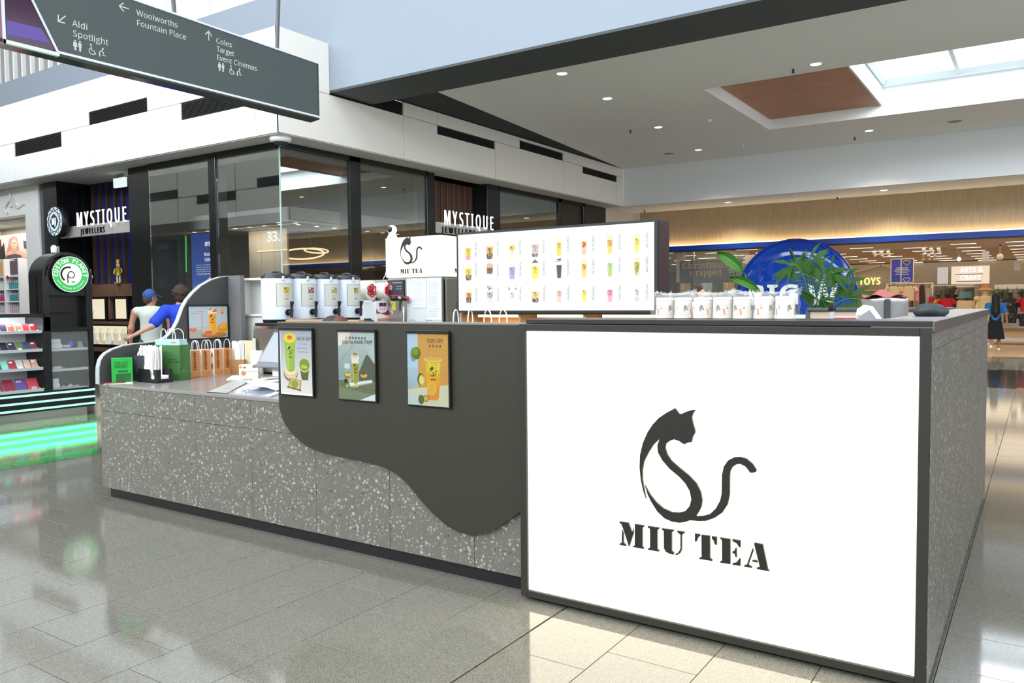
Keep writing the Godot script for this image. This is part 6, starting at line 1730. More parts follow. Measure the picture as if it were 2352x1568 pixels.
# ---------------------------------------------------------------- white cosmetics shop at the far left
func white_shop() -> void:
	var sf := struct("wall_cosmetics", mb().lohi(V(-32, 3.68, -9.9), V(-19.44, 4.335, -9.5), 0.004), M.white_panel, null, "white shopfront of the cosmetics shop at the far left")
	node("pillar", mb().lohi(V(-20.05, 0, -9.9), V(-19.44, 3.68, -9.5), 0.004), M.white_panel, sf)
	node("side_wall", mb().lohi(V(-22.7, 0, -11.2), V(-19.44, 4.3, -10.9)), M.white_panel, sf)
	node("back_wall", mb().lohi(V(-32, 0, -11.3), V(-22.0, 4.3, -10.95)), mat("shop_cream", "cfc6ba", 0.7), sf)
	node("shop_ceiling", mb().lohi(V(-32, 3.66, -11.2), V(-20, 3.72, -9.8)), mat("shop_ceiling", "c8c8c2", 0.7), sf)
	area("cosmetics_light", V(-23, 3.64, -10.3), Vector3(-90, 0, 0), Vector2(3, 0.5), 3.5, "fff6ec")
	var sc := thing("script_sign", "raised white script lettering on the white shopfront at the far left", "sign", V(-20.75, 3.8, -9.5))
	var curl := PackedVector3Array()
	for q in 26:
		var t := q / 25.0
		curl.push_back(V(-0.05 + 0.16 * sin(t * 5.2 + 0.8), 0.42 - t * 0.46, 0.03))
	node("swash", mb().tube(curl, 0.022, 8), M.white, sc)
	var tail := PackedVector3Array()
	for q in 14:
		var t := q / 13.0
		tail.push_back(V(0.02 + t * 0.75, 0.1 + 0.03 * sin(t * 9.0) - 0.1 * t * (1 - t), 0.03))
	node("swash", mb().tube(tail, 0.012, 8), M.white, sc)
	txt("lettering", "Silk", 0.3, M.white, sc, T(V(0.05, 0.1, 0.01)), 0.3, "serifbold", 0.05)
	# shelving with bottles
	var sh := thing("shop_shelving", "white cosmetics shelving seen through the open shopfront", "shelving", V(-24.3, 0, -10.9))
	for x in [0.0, 0.75, 1.55]:
		node("upright", mb().lohi(V(x, 0, -0.02), V(x + 0.06, 2.8, 0.36)), M.white, sh)
	for y in [1.02, 1.34, 1.66, 1.99, 2.34]:
		node("shelf", mb().lohi(V(0.0, y - 0.03, -0.02), V(1.6, y, 0.34), 0.003), M.white, sh)
	node("tan_panel", mb().lohi(V(0.08, 2.38, 0.2), V(0.74, 2.76, 0.22)), mat("tan_panel", "b08a5c", 0.6), sh)
	node("plum_panel", mb().lohi(V(0.82, 2.38, 0.2), V(1.5, 2.76, 0.22)), mat("plum_panel", "4a3c48", 0.6), sh)
	var defs := [[1.99, 0.12, "e4e4e2", "white", 5], [1.99, 0.84, "3f9aa0", "teal", 6], [1.66, 0.12, "c02a78", "pink", 6], [1.66, 0.84, "3a8f98", "teal", 6], [1.34, 0.12, "c8b8c8", "lilac", 5], [1.34, 0.84, "c7a8a8", "blush", 5]]
	for d in defs:
		var b := thing("bottle", "%s cosmetics bottle on the %s shelf of the white shop" % [d[3], {1.99: "upper", 1.66: "middle", 1.34: "lower"}[d[0]]], "bottle", V(-24.3 + d[1], d[0], -10.68), 0, "%s bottles on the %s shelf" % [d[3], {1.99: "upper", 1.66: "middle", 1.34: "lower"}[d[0]]])
		node("body", mb().lathe(pv([0.0, 0, 0.04, 0.0, 0.042, 0.15, 0.03, 0.17, 0.018, 0.175]), 12), mat("cos_" + d[2], d[2], 0.3), b)
		node("cap", mb().lathe(pv([0.02, 0.172, 0.022, 0.225, 0.0, 0.23]), 12), M.white, b)
		for q in range(1, d[4]):
			copy(b, "", T(V(-24.3 + d[1] + q * 0.115, d[0], -10.68)))
	# portrait poster
	var p := Pt.new(310, 210, Color("cdbcae"))
	p.grad(0, 0, 310, 210, Color("d8c9bc"), Color("c2aea0"))
	p.poly(pv([0, 0, 26, 20, 34, 110, 10, 210, 0, 210]), Color("5a2430")).poly(pv([20, 120, 60, 60, 76, 210, 10, 210]), Color("2a2a30"))
	p.poly(pv([118, 34, 160, 12, 206, 24, 218, 80, 224, 150, 196, 190, 112, 200, 84, 170, 100, 110]), Color("a37a74"))
	p.poly(pv([96, 150, 140, 136, 206, 140, 262, 160, 300, 210, 70, 210]), Color("c49a80"))
	p.poly(pv([146, 110, 196, 110, 200, 160, 140, 160]), Color("bb8d74")).ell(172, 82, 32, 42, Color("d0a890"))
	p.ell(160, 76, 7, 3, Color("4a3230")).ell(184, 76, 7, 3, Color("4a3230")).line(Vector2(152, 68), Vector2(166, 67), 3, Color("6a4a40")).line(Vector2(178, 67), Vector2(192, 68), 3, Color("6a4a40")).poly(pv([170, 78, 176, 78, 178, 94, 168, 94]), Color("c29780")).ell(172, 104, 10, 4, Color("a04a4a"))
	p.poly(pv([86, 180, 180, 170, 240, 188, 250, 210, 76, 210]), Color("4a4450")).poly(pv([210, 150, 250, 150, 300, 200, 290, 210, 240, 180]), Color("cca48c")).poly(pv([270, 60, 310, 70, 310, 140, 276, 130]), Color("3a3c48"))
	var po := thing("portrait_poster", "wide poster of a woman with long pinkish hair above the cosmetics shelves", "poster", V(-24.3, 2.82, -10.78))
	node("backing", mb().lohi(V(0, 0, -0.02), V(1.6, 0.66, 0.0), 0.002), M.white, po)
	node("print", mb().quad(V(0.01, 0.01, 0.001), V(1.59, 0.01, 0.001), V(1.59, 0.65, 0.001), V(0.01, 0.65, 0.001)), pic("portrait", p.tex(), 0.5), po)
	var fr := thing("hanging_card", "green framed card hanging in the cosmetics shop opening", "sign", V(-23.4, 3.52, -10.2))
	node("frame", mb().lohi(V(-0.5, -0.25, -0.01), V(0.5, 0.0, 0.01), 0.003), mat("card_mint", "b8ccbc", 0.5), fr)
	node("inner", mb().lohi(V(-0.42, -0.2, 0.01), V(0.42, -0.05, 0.013)), M.paper, fr)
	solo("red_tag", mb().at(T(Vector3.ZERO, 0, 90)).cyl(V(0, -0.01, 0), 0.055, 0.012, 18), M.red, "round red price tag on the cosmetics shelving", "tag", T(V(-23.25, 2.3, -10.5)))
	var ct := thing("display_stand", "white display stand with lilac boxes in the cosmetics shop opening", "stand", V(-24.2, 0, -10.2))
	node("body", mb().lohi(V(-0.5, 0, -0.2), V(0.42, 1.42, 0.2), 0.004), M.white, ct)
	node("lilac_box", mb().lohi(V(-0.4, 1.42, -0.1), V(-0.05, 1.66, 0.1), 0.004), mat("lilac", "c8bcd4", 0.5), ct)
	node("lilac_box", mb().lohi(V(0.0, 1.42, -0.1), V(0.3, 1.6, 0.1), 0.004), M.lilac, ct)
# ---------------------------------------------------------------- the big store at the far end
func garment(called: String, label: String, p: Vector3, w: float, h: float, hex: String, kind := "top", ry := 0.0, group := "") -> Node3D:
	var o := thing(called, label, "clothing", p, ry, group)
	var key := "cloth_" + hex
	var body := mb().surf(18, 10, func(u, v):
		var a: float = u * TAU
		var wv: float = lerpf(w * 0.5, w * (0.42 if kind == "top" else 0.62), smoothstep(0.0, 1.0, v))
		if kind == "top" and v < 0.15: wv = lerpf(w * 0.18, w * 0.5, v / 0.15)
		return V(cos(a) * wv * (1.0 + 0.05 * sin(a * 5.0 + v * 3.0)), -v * h, sin(a) * (0.05 + 0.03 * v) * (1.0 + 0.2 * sin(a * 4.0))))
	node("body", body, mat(key, hex, 0.85), o)
	if kind == "top":
		for s in [-1.0, 1.0]:
			node("sleeve", mb().tube(PackedVector3Array([V(s * w * 0.36, -h * 0.09, 0), V(s * w * 0.56, -h * 0.2, 0), V(s * w * 0.64, -h * 0.38, 0)]), [0.05, 0.062, 0.07], 10), M[key], o)
	var hg := PackedVector3Array([V(0, 0.02, 0), V(0, 0.06, 0), V(0.02, 0.08, 0), V(0.0, 0.1, 0)])
	node("hanger", mb().tube(hg, 0.006, 6).tube(PackedVector3Array([V(-w * 0.4, -0.03, 0), V(0, 0.02, 0), V(w * 0.4, -0.03, 0)]), 0.007, 6), M.black, o)
	return o

func big_store() -> void:
	var blue := mat("band_blue", "123c9a", 0.3)
	var fc := struct("wall_store", mb().lohi(V(-10.9, 3.06, -24.2), V(9, 3.215, -23.98), 0.003), blue, null, "blue band over the wide opening of the big store")
	node("light_strip", mb().lohi(V(-10.9, 3.22, -24.02), V(9, 3.262, -23.985)), glow("cove_glow", "ffe9c0", 1.7), fc)
	area("cove_light", V(-1.0, 3.24, -23.9), Vector3(70, 0, 0), Vector2(19, 0.05), 5.0, "ffdfae", fc)
	node("head_frame", mb().lohi(V(-10.9, 3.03, -24.24), V(9, 3.06, -24.02)), M.dark_grey, fc)
	struct("ceiling_store", mb().lohi(V(-20, 3.2, -49), V(9, 3.4, -24.2)), mat("store_ceiling", "c4bbb0", 0.8), null, "taupe ceiling of the big store with rows of light lines")
	struct("wall_store_back", mb().lohi(V(-20, 0, -49), V(9, 3.3, -48.5)).lohi(V(-20.3, 0, -49), V(-20, 3.4, -24.2)), mat("store_grey", "8c867c", 0.8), null, "grey back wall of the big store")
	# rows of linear lights
	var sq := RandomNumberGenerator.new(); sq.seed = 8
	var lin := thing("linear_light", "", "ceiling light", V(-2.07, 3.2, -28.42), 0, "linear lights of the big store ceiling")
	node("housing", mb().lohi(V(-0.37, -0.025, -0.05), V(0.37, 0.0, 0.05), 0.003), M.white, lin)
	node("tube", mb().lohi(V(-0.35, -0.034, -0.03), V(0.35, -0.025, 0.03)), glow("line_glow", "fff3dc", 2.6), lin)
	lin.set_meta("label", "linear ceiling light of the big store, one of many alike in staggered rows")
	var n := 0
	for c in range(-5, 4):
		var x := -2.07 - c * 1.464
		for r in 9:
			var z := -28.42 - r * 2.19 - (0.0 if c % 2 == 0 else 1.12) + 1.12 * (1 if c < 0 else 0)
			if x > 1.0 and r > 4: continue
			if c == 0 and r == 0: continue
			copy(lin, "", T(V(x, 3.2, z)))
	for r in 5:
		for c in 5: copy(lin, "", T(V(-8.2 - c * 1.464, 3.2, -26.5 - r * 2.19 - (c % 2) * 1.1)))
	area("store_light_near", V(-4, 3.15, -29), Vector3(-90, 0, 0), Vector2(12, 6), 0.42, "ffe8c8")
	area("store_light_far", V(-5, 3.15, -40), Vector3(-90, 0, 0), Vector2(14, 10), 0.42, "ffe8c8")
	# round blue sign
	var sg := thing("disc_sign", "huge glossy blue disc sign with white BIG W letters before the big store", "sign", V(-5.87, 1.6, -23.3))
	var R := 1.6
	var dome := mb().at(T(Vector3.ZERO, 0, 90))
	var prof := PackedVector2Array()
	for k in 13:
		var t := k / 12.0
		prof.push_back(Vector2(R * (1.0 - t), 0.0 + 0.16 * sin(t * PI * 0.5) + 0.015 * sin(t * 14.0)))
	dome.lathe(prof, 64)
	node("disc", dome, mat("disc_blue", "0d3aa0", 0.06), sg)
	node("rim", mb().at(T(Vector3.ZERO, 0, 90)).lathe(pv([R - 0.02, -0.42, R + 0.03, -0.42, R + 0.03, -0.34, R - 0.03, -0.34, R - 0.03, -0.02, R + 0.02, -0.02, R + 0.02, 0.02, R - 0.04, 0.03]), 64), mat("rim_blue", "16308a", 0.12), sg)
	node("edge_band", mb().at(T(Vector3.ZERO, 0, 90)).lathe(pv([R - 0.025, -0.34, R - 0.025, -0.02]), 64), M.chrome, sg)
	node("back", mb().at(T(Vector3.ZERO, 0, 90)).cyl(V(0, -0.42, 0), R - 0.03, 0.02, 48), M.dark_grey, sg)
	txt("letters", "BIG W", 0.8, mat("letter_matt", "dfeaea", 0.4), sg, T(V(-1.26, -0.25, 0.21)), 2.42, "sansbold", 0.08)
	solo("sign_plinth", mb().lohi(V(-7.2, 0, -23.75), V(-4.55, 0.35, -23.15), 0.02), M.dark_grey, "dark plinth carrying the blue disc sign", "plinth")
	# shop window with the christmas panel at the left of the disc
	var xp := thing("christmas_panel", "dark navy display panel reading Christmas wrapped with snowflakes in the store window", "display panel", V(-9.85, 1.2, -24.75))
	node("board", mb().lohi(V(0, 0.9, -0.05), V(2.05, 1.58, 0.0), 0.004).lohi(V(-0.12, -0.6, -0.05), V(2.05, 0.9, 0.0), 0.004), mat("navy", "1a1d38", 0.5), xp)
	var gl := mat("print_gold", "c0823a", 0.5)
	txt("lettering", "Christmas", 0.3, gl, xp, T(V(0.08, 1.32, 0.002)), 1.5, "serifbold", 0.01)
	txt("lettering", "wrapped", 0.28, gl, xp, T(V(0.33, 1.1, 0.002)), 1.08, "serifbold", 0.01)
	for f in [[1.72, 1.25, 0.12], [1.95, 1.2, 0.13], [1.95, 0.98, 0.13]]:
		var fl := mb()
		for k in 6:
			fl.at(T(V(f[0], f[1], 0.006), 0, 0, 60.0 * k)).box(V(f[2] / 2, 0, 0), V(f[2], 0.012, 0.006)).box(V(f[2] * 0.7, 0.02, 0), V(0.05, 0.01, 0.006)).box(V(f[2] * 0.7, -0.02, 0), V(0.05, 0.01, 0.006))
		node("snowflake", fl, mat("print_white", "c4c6ce", 0.5), xp)
	for d in [[1.8, 1.06], [1.82, 0.9]]:
		node("dot", mb().at(T(V(d[0], d[1], 0.002), 0, 90)).cyl(Vector3.ZERO, 0.026, 0.004, 14), M.print_white, xp)
	var cells := [[0.02, 0.5, "1", "a8822e", "9aa4a2"], [0.74, 0.5, "2", "8fa3a8", "b08a3a"], [1.46, 0.5, "3", "b08c36", "8c9a9c"], [0.38, 0.08, "", "2c2a3a", "6a4a34"], [1.1, 0.12, "5", "a08438", "6e5a30"]]
	for c in cells:
		var tile := node("gift_tile", mb().lohi(V(c[0], c[1], 0.0), V(c[0] + 0.36, c[1] + 0.36, 0.02), 0.003), mat("tile_" + c[3], c[3], 0.5), xp)
		node("tile_half", mb().prism(PackedVector2Array([Vector2(c[0], c[1]), Vector2(c[0] + 0.36, c[1]), Vector2(c[0] + 0.36, c[1] + 0.22)]), 0.02, 0.023), mat("tile_" + c[4], c[4], 0.5), tile)
		if c[2]: txt("numeral", c[2], 0.22, M.print_white, tile, T(V(c[0] + 0.04, c[1] + 0.18, 0.024)), 0.0, "serifbold", 0.004)
	var wn := StandardMaterial3D.new()
	wn.resource_name = "store_glass"; wn.albedo_color = Color(0.95, 1, 0.98, 0.06); wn.roughness = 0.02; wn.transparency = BaseMaterial3D.TRANSPARENCY_ALPHA
	M["store_glass"] = wn
	var sw := struct("window_6", mb().lohi(V(-10.9, 0.05, -24.12), V(-7.4, 3.03, -24.1)), wn, null, "clear shop window of the big store left of the disc")
	node("mullion", mb().lohi(V(-9.14, 0.05, -24.14), V(-9.11, 3.03, -24.08)), M.chrome, sw)
	solo("column", mb().lohi(V(-10.15, 0, -25.4), V(-9.9, 3.2, -25.2), 0.01), mat("column_cream", "ded3c2", 0.7), "square cream column inside the big store left of the christmas panel", "column")
	for k in 2:
		solo("hanging_banner", mb().lohi(V(0, 0, 0), V(0.5, 0.3, 0.03), 0.004).lohi(V(0.06, 0.06, 0.03), V(0.44, 0.24, 0.034)), M.column_cream, ["pale hanging banner over the bird of paradise leaf inside the store", "second pale hanging banner deeper in the store behind the leaf"][k], "banner", T(V(-8.4 + k * 0.6, 2.72 - k * 0.1, -27 - k * 2)))
	# TOYS
	var toys := thing("toys_sign", "glowing yellow TOYS letters on the grey back wall", "sign", V(-7.39, 2.17, -41.5))
	txt("letters", "TOYS", 0.47, glow("toys_glow", "fff08a", 1.5), toys, T(V(0, 0.0, 0.05)), 0.95, "sansbold", 0.06)
	node("house_outline", mb().at(T(V(0.2, 0.72, 0), 0, 0, 15)).box(V(0, 0, 0), V(1.6, 0.05, 0.04)).at(T(V(1.7, 0.7, 0), 0, 0, -17)).box(V(0, 0, 0), V(1.6, 0.05, 0.04)).at(Transform3D()).lohi(V(-0.6, -0.3, -0.05), V(2.4, -0.24, 0.0)), mat("house_pink", "b3988a", 0.7), toys)
	solo("toy_wall", mb().lohi(V(-8.6, 0, -41.8), V(-4.7, 3.2, -41.62)), M.store_grey, "grey partition behind the TOYS letters", "partition")
	solo("craft_wall", mb().lohi(V(-4.7, 0, -41.8), V(3.0, 3.2, -41.62)), M.store_grey, "grey partition behind the lit ARTS and CRAFT sign", "partition")
	var art := thing("craft_sign", "lit cream sign with two lettered lines and rules on the far partition", "sign", V(-3.48, 2.13, -41.55))
	node("panel", mb().lohi(V(0, 0, -0.05), V(1.5, 0.8, 0), 0.004), glow("cream_glow", "ffe6cc", 0.85), art)
	txt("letters", "ARTS &", 0.3, glow("art_white", "fff6ee", 1.3), art, T(V(0.35, 0.52, 0.01)), 0.9, "sansbold", 0.02)
	txt("letters", "CRAFT", 0.3, M.art_white, art, T(V(0.35, 0.18, 0.01)), 0.8, "sansbold", 0.02)
	node("rule", mb().lohi(V(0.15, 0.42, 0), V(1.25, 0.45, 0.01)).lohi(V(0.2, 0.1, 0), V(1.2, 0.13, 0.01)), M.dark_grey, art)
	solo("light_column", mb().lohi(V(0, 0, 0), V(0.4, 0.75, 0.4), 0.01), glow("column_glow", "e8e4dc", 0.6), "white lit display box on the far partition left of the cream sign", "display box", T(V(-4.0, 2.14, -41.5)))
	solo("tan_screen", mb().lohi(V(0, 0, 0), V(0.7, 1.2, 0.06), 0.01), mat("tan_screen", "b8823e", 0.6), "tan and navy poster at the right edge on the far partition", "poster", T(V(-0.62, 2.35, -38)))
	# hanging blue poster
	var hp := thing("hanging_poster", "blue poster with outlined hearts hanging in a pale frame above the cream tops", "poster", V(-4.34, 2.03, -30.0))
	node("frame", mb().lohi(V(0, 0, -0.02), V(0.72, 0.03, 0.02)).lohi(V(0, 0.8, -0.02), V(0.72, 0.83, 0.02)).lohi(V(0, 0.03, -0.02), V(0.03, 0.8, 0.02)).lohi(V(0.69, 0.03, -0.02), V(0.72, 0.8, 0.02)).lohi(V(0.31, 0.03, 0.005), V(0.345, 0.8, 0.02)), mat("frame_pale", "d8d4cc", 0.4), hp)
	node("panel", mb().lohi(V(0.03, 0.03, -0.01), V(0.69, 0.8, 0.004)), mat("poster_blue", "3a48b4", 0.5), hp)
	for hh in [[0.5, 0.68, 0.11, "c8c040"], [0.5, 0.1, 0.1, "c8ccf0"]]:
		var hb := PackedVector3Array()
		for k in 25:
			var t := TAU * k / 24
			hb.push_back(V(hh[0] + hh[2] * pow(sin(t), 3.0), hh[1] + hh[2] * 0.06 * (13 * cos(t) - 5 * cos(2 * t) - 2 * cos(3 * t) - cos(4 * t)) , 0.008))
		node("heart", mb().tube(hb, 0.012, 6, false), mat("heart_" + hh[3], hh[3], 0.5), hp)
	for k in 5: node("print_line", mb().lohi(V(0.18 - 0.03 * (k % 3), 0.5 - k * 0.055, 0.004), V(0.54 + 0.03 * (k % 3), 0.525 - k * 0.055, 0.007)), M.print_white, hp)
	# clothes rails
	var rail := thing("clothes_rail", "pale metal clothes rail under the hanging blue poster", "clothes rail", V(-4.45, 0, -30))
	node("rail", mb().tube(PackedVector3Array([V(0, 2.0, 0), V(1.4, 2.0, 0)]), 0.018, 8), M.frame_pale, rail)
	for x in [0.0, 1.4]: node("post", mb().lohi(V(x - 0.02, 0, -0.02), V(x + 0.02, 2.02, 0.02)), M.frame_pale, rail)
	garment("cream_blouse", "cream puffed top on the rail under the blue poster, left of two", V(-4.22, 1.93, -29.95), 0.4, 0.5, "d8c4a4", "top", 5, "cream tops under the blue poster")
	garment("cream_blouse", "cream puffed top on the rail under the blue poster, right of two", V(-3.78, 1.93, -29.95), 0.42, 0.5, "d6c0a0", "top", -6, "cream tops under the blue poster")
	garment("pink_blouse", "pink top hanging right of the cream tops", V(-3.5, 1.95, -30.0), 0.16, 0.52, "d08a94", "skirt", 60)
	garment("dark_dress", "dark flowered dress hanging right of the pink top", V(-3.36, 1.95, -30.0), 0.16, 0.7, "3a2c30", "skirt", 60)
	garment("grey_dress", "pale grey dress hanging right of the dark flowered dress", V(-3.16, 1.85, -30.1), 0.26, 0.7, "a8a094", "skirt", 40)
	garment("red_trousers", "red garment low between the grey dress and the pot", V(-3.05, 1.55, -29.8), 0.18, 0.6, "a81c28", "skirt", 0)
	var r2 := thing("clothes_rail", "clothes rail with grey jackets in the middle of the store", "clothes rail", V(-3.3, 0, -32))
	node("rail", mb().tube(PackedVector3Array([V(0, 1.95, 0), V(1.5, 1.95, 0)]), 0.018, 8), M.frame_pale, r2)
	for x in [0.0, 1.5]: node("post", mb().lohi(V(x - 0.02, 0, -0.02), V(x + 0.02, 1.97, 0.02)), M.frame_pale, r2)
	for k in 5: garment("grey_jacket", "grey jacket on the middle rail of the store, one of five alike", V(-3.15 + k * 0.28, 1.88, -32), 0.36, 0.7, ["6e6a60", "5c584e", "3c3a38", "77736a", "4a443e"][k], "top", 30, "grey jackets on the middle rail")
	garment("red_blouse", "bright red top hanging in front of the middle rail", V(-2.6, 1.5, -29.5), 0.36, 0.5, "b81420", "top", 0)
	garment("yellow_blouse", "yellow top half hidden left of the bright red top", V(-2.82, 1.48, -29.7), 0.2, 0.5, "c89c34", "top", 20)
	for k in 3: garment("cream_shorts", "cream shorts on the low rail right of the red top, %s of three" % ["left", "middle", "right"][k], V(-2.24 + k * 0.17, 1.42, -29.9), 0.19, 0.36, "d4be98", "skirt", 0, "cream shorts on the low rail")
	garment("teal_blouse", "teal folded top on the shelf above the cream shorts", V(-2.13, 1.72, -30.5), 0.36, 0.22, "5c8a92", "skirt", 0)
	var shf := thing("store_shelving", "pale store shelving with end post between red top and mannequin", "shelving", V(-2.4, 0, -30.8))
	node("shelf", mb().lohi(V(0, 1.86, -0.2), V(0.62, 1.9, 0.25)).lohi(V(0, 1.5, -0.2), V(0.62, 1.53, 0.25)).lohi(V(0, 0.8, -0.2), V(0.62, 0.83, 0.25)), M.frame_pale, shf)
	node("end_post", mb().lohi(V(0.56, 0, -0.25), V(0.68, 1.95, 0.85), 0.006), mat("post_mauve", "8c7e78", 0.6), shf)
	# right run of shelving with patterned dress and red vest
	var rs := thing("store_shelving", "long store shelving with rails behind the walking woman", "shelving", V(-1.3, 0, -30.6))
	node("shelf", mb().lohi(V(0, 1.78, -0.3), V(3.4, 1.92, 0.3), 0.004).lohi(V(0, 1.6, -0.3), V(3.4, 1.63, 0.3)).lohi(V(0, 0.1, -0.3), V(3.4, 0.2, 0.4)).lohi(V(0, 0.5, -0.32), V(3.4, 1.6, -0.3)), M.frame_pale, rs)
	garment("dotted_dress", "long black dress with white dots right of the walking woman", V(-0.84, 1.5, -29.9), 0.4, 0.8, "262626", "top", 0)
	var dots := mb()
	for k in 40: dots.ball(V(sq.randf_range(-0.15, 0.15), -sq.randf_range(0.1, 0.75), 0.075), V(0.012, 0.012, 0.006), 6)
	stuff(node("dots", dots, M.print_white, get_node("dotted_dress")))
	garment("red_vest", "red vest hanging at the right edge beside the dotted dress", V(-0.42, 1.5, -29.8), 0.34, 0.44, "b01c26", "top", 0)
	garment("navy_jumper", "navy folded top with pale arrow print below the red vest", V(-0.42, 1.0, -29.75), 0.4, 0.4, "1e2434", "top", 0)
	node("arrow_print", mb().at(T(V(0, -0.22, 0.09))).box(V(0, -0.03, 0), V(0.03, 0.14, 0.004)).box(V(-0.03, 0.03, 0), V(0.03, 0.05, 0.004)).box(V(0.03, 0.03, 0), V(0.03, 0.05, 0.004)), M.print_white, get_node("navy_jumper"))
	for k in 4: garment("hanging_shirt", "muted shirt on the upper rail behind the walking woman, one of four", V(-1.2 + k * 0.26, 1.76, -30.2), 0.3, 0.3, ["5c6a48", "4a5240", "7a7668", "3e463a"][k], "top", 20, "muted shirts on the upper rail")
	# mannequin with straw hat
	var mq := thing("mannequin", "pale mannequin in a flowered cream dress and straw hat", "mannequin", V(-1.52, 0, -29.6))
	node("body", skin([[V(0, 1.5, 0), V(0, 1.6, 0), 0.05, 0.05], [V(0, 1.67, 0), V(0, 1.7, 0.01), 0.085, 0.08], [V(0, 1.42, 0), V(0, 1.1, 0), 0.13, 0.12], [V(-0.16, 1.45, 0), V(-0.22, 1.15, 0.03), 0.05, 0.04], [V(0.16, 1.45, 0), V(0.22, 1.15, 0.03), 0.05, 0.04], [V(-0.22, 1.15, 0.03), V(-0.2, 0.9, 0.08), 0.04, 0.03], [V(0.22, 1.15, 0.03), V(0.2, 0.9, 0.08), 0.04, 0.03], [V(-0.08, 0.95, 0), V(-0.09, 0.1, 0), 0.08, 0.04], [V(0.08, 0.95, 0), V(0.09, 0.1, 0), 0.08, 0.04]], 0.022, 0.05), mat("mannequin_skin", "d8c8b0", 0.5), mq)
	node("dress", mb().surf(20, 10, func(u, v): return V(cos(u * TAU) * lerpf(0.16, 0.26, v) * (1.0 + 0.06 * sin(u * 40.0) * v), 1.46 - v * 0.75, sin(u * TAU) * lerpf(0.14, 0.22, v))).ball(V(-0.2, 1.42, 0), V(0.12, 0.1, 0.1), 12).ball(V(0.2, 1.42, 0), V(0.12, 0.1, 0.1), 12), mat("dress_cream", "cdbf86", 0.8), mq)
	node("hat", mb().at(T(V(0, 1.74, 0))).lathe(pv([0.0, 0.13, 0.09, 0.12, 0.11, 0.02, 0.24, -0.03, 0.24, -0.04, 0.11, 0.0]), 24), mat("straw", "b98248", 0.8), mq)
	var base := solo("round_pedestal", mb().cyl(V(0, 0, 0), 0.25, 0.05, 24, 0.008), M.white, "round white base under the mannequin", "base", T(V(-1.52, 0.004, -29.6)))
	mq.position.y = 0.05
	# shelves of toys near the disc's right
	var ts := thing("toy_shelving", "low tan shelving with colourful goods right of the disc sign", "shelving", V(-5.9, 0, -34))
	node("frame", mb().lohi(V(0, 0, -0.3), V(1.9, 0.1, 0.3)).lohi(V(0, 1.1, -0.3), V(1.9, 1.14, 0.3)).lohi(V(0, 1.55, -0.3), V(1.9, 1.6, 0.3)).lohi(V(0, 0, -0.3), V(0.06, 1.6, 0.3)).lohi(V(1.84, 0, -0.3), V(1.9, 1.6, 0.3)), mat("shelf_tan2", "a58a68", 0.6), ts)
	for k in 6:
		solo("boxed_toy", mb().lohi(V(-0.12, 0, -0.1), V(0.12, 0.3, 0.1), 0.006), mat("toy_%d" % k, ["8c6a44", "a04a3a", "5a5448", "b08a4a", "6a5a6a", "94704e"][k], 0.6), "%s boxed toy on the tan shelving right of the disc" % ["brown", "rust", "olive grey", "mustard", "mauve", "tan"][k], "toy", T(V(-5.7 + k * 0.29, 1.14, -33.9), 5 - k * 3))
	# ceiling spot clusters, dome camera, hanging tags
	for k in 3:
		var p: Vector3 = [V(-4.63, 3.2, -30), V(-3.04, 3.2, -29.4), V(-3.6, 3.2, -34)][k]
		var cl := thing("spot_cluster", "white bar with three ceiling spotlights, %s in the store" % ["left one above the poster", "right one near the blue band", "deep one behind the poster"][k], "spotlight", p, 20, "spotlight clusters")
		node("bar", mb().lohi(V(-0.3, -0.04, -0.03), V(0.3, 0.0, 0.03), 0.004), M.white, cl)
		for q in 3:
			var h := node("head", mb().at(T(V(-0.22 + q * 0.22, -0.14, 0), 0, 25, 20)).cyl(V(0, -0.08, 0), 0.055, 0.16, 16, 0.008), M.white, cl)
			node("bulb", mb().at(T(V(-0.22 + q * 0.22, -0.14, 0), 0, 25, 20)).cyl(V(0, -0.085, 0), 0.045, 0.006, 16), M.lamp_glow, h)
	var single := thing("spot_lamp", "single very bright round ceiling spotlight in the store", "spotlight", V(-2.6, 3.2, -34))
	node("head", mb().cyl(V(0, -0.25, 0), 0.06, 0.25, 16, 0.01), M.white, single)
	node("bulb", mb().ball(V(0, -0.26, 0.02), V(0.07, 0.07, 0.07), 14), glow("bright_bulb", "fff6e4", 9.0), single)
	var sc := thing("drop_camera", "white dome camera on a drop pole in the store ceiling", "camera", V(-1.15, 3.2, -30))
	node("pole", mb().cyl(V(0, -0.32, 0), 0.03, 0.32, 10), M.post_mauve, sc)
	node("dome", mb().ball(V(0, -0.4, 0), V(0.1, 0.11, 0.1), 16), M.column_cream, sc)
	for k in 3: solo("hanging_tag", mb().lohi(V(-0.1, -0.32, -0.01), V(0.1, 0, 0.01), 0.003).lohi(V(-0.004, 0, -0.004), V(0.004, 0.2, 0.004)), M.print_white, "small pale hanging aisle tag, %s" % ["above the shelves before the tan poster", "right of the dome camera", "deep in the store at the right"][k], "tag", T(V([-1.55, -0.75, -0.2][k], [3.0, 2.75, 2.8][k], [-30.0, -33.0, -35.0][k])))
	# coloured floor stripes
	for k in 2: solo("floor_stripe", mb().lohi(V(-0.6, 0.004, -0.03), V(1.6, 0.006, 0.03)), [M.red, mat("stripe_green", "3f7a3a", 0.5)][k], ["thin red line on the timber floor of the store", "thin green line on the timber floor of the store"][k], "floor marking", T(V(-0.3, 0, [-32.5, -27.6][k])))
	# plants between kiosk and store
	var palm := thing("palm", "potted palm with feathery fronds between kiosk and disc sign", "plant", V(-2.12, 0, -9.35))
	var green := mat("palm_green", "4a7a34", 0.5)
	green.backlight_enabled = true; green.backlight = Color(0.2, 0.3, 0.08)
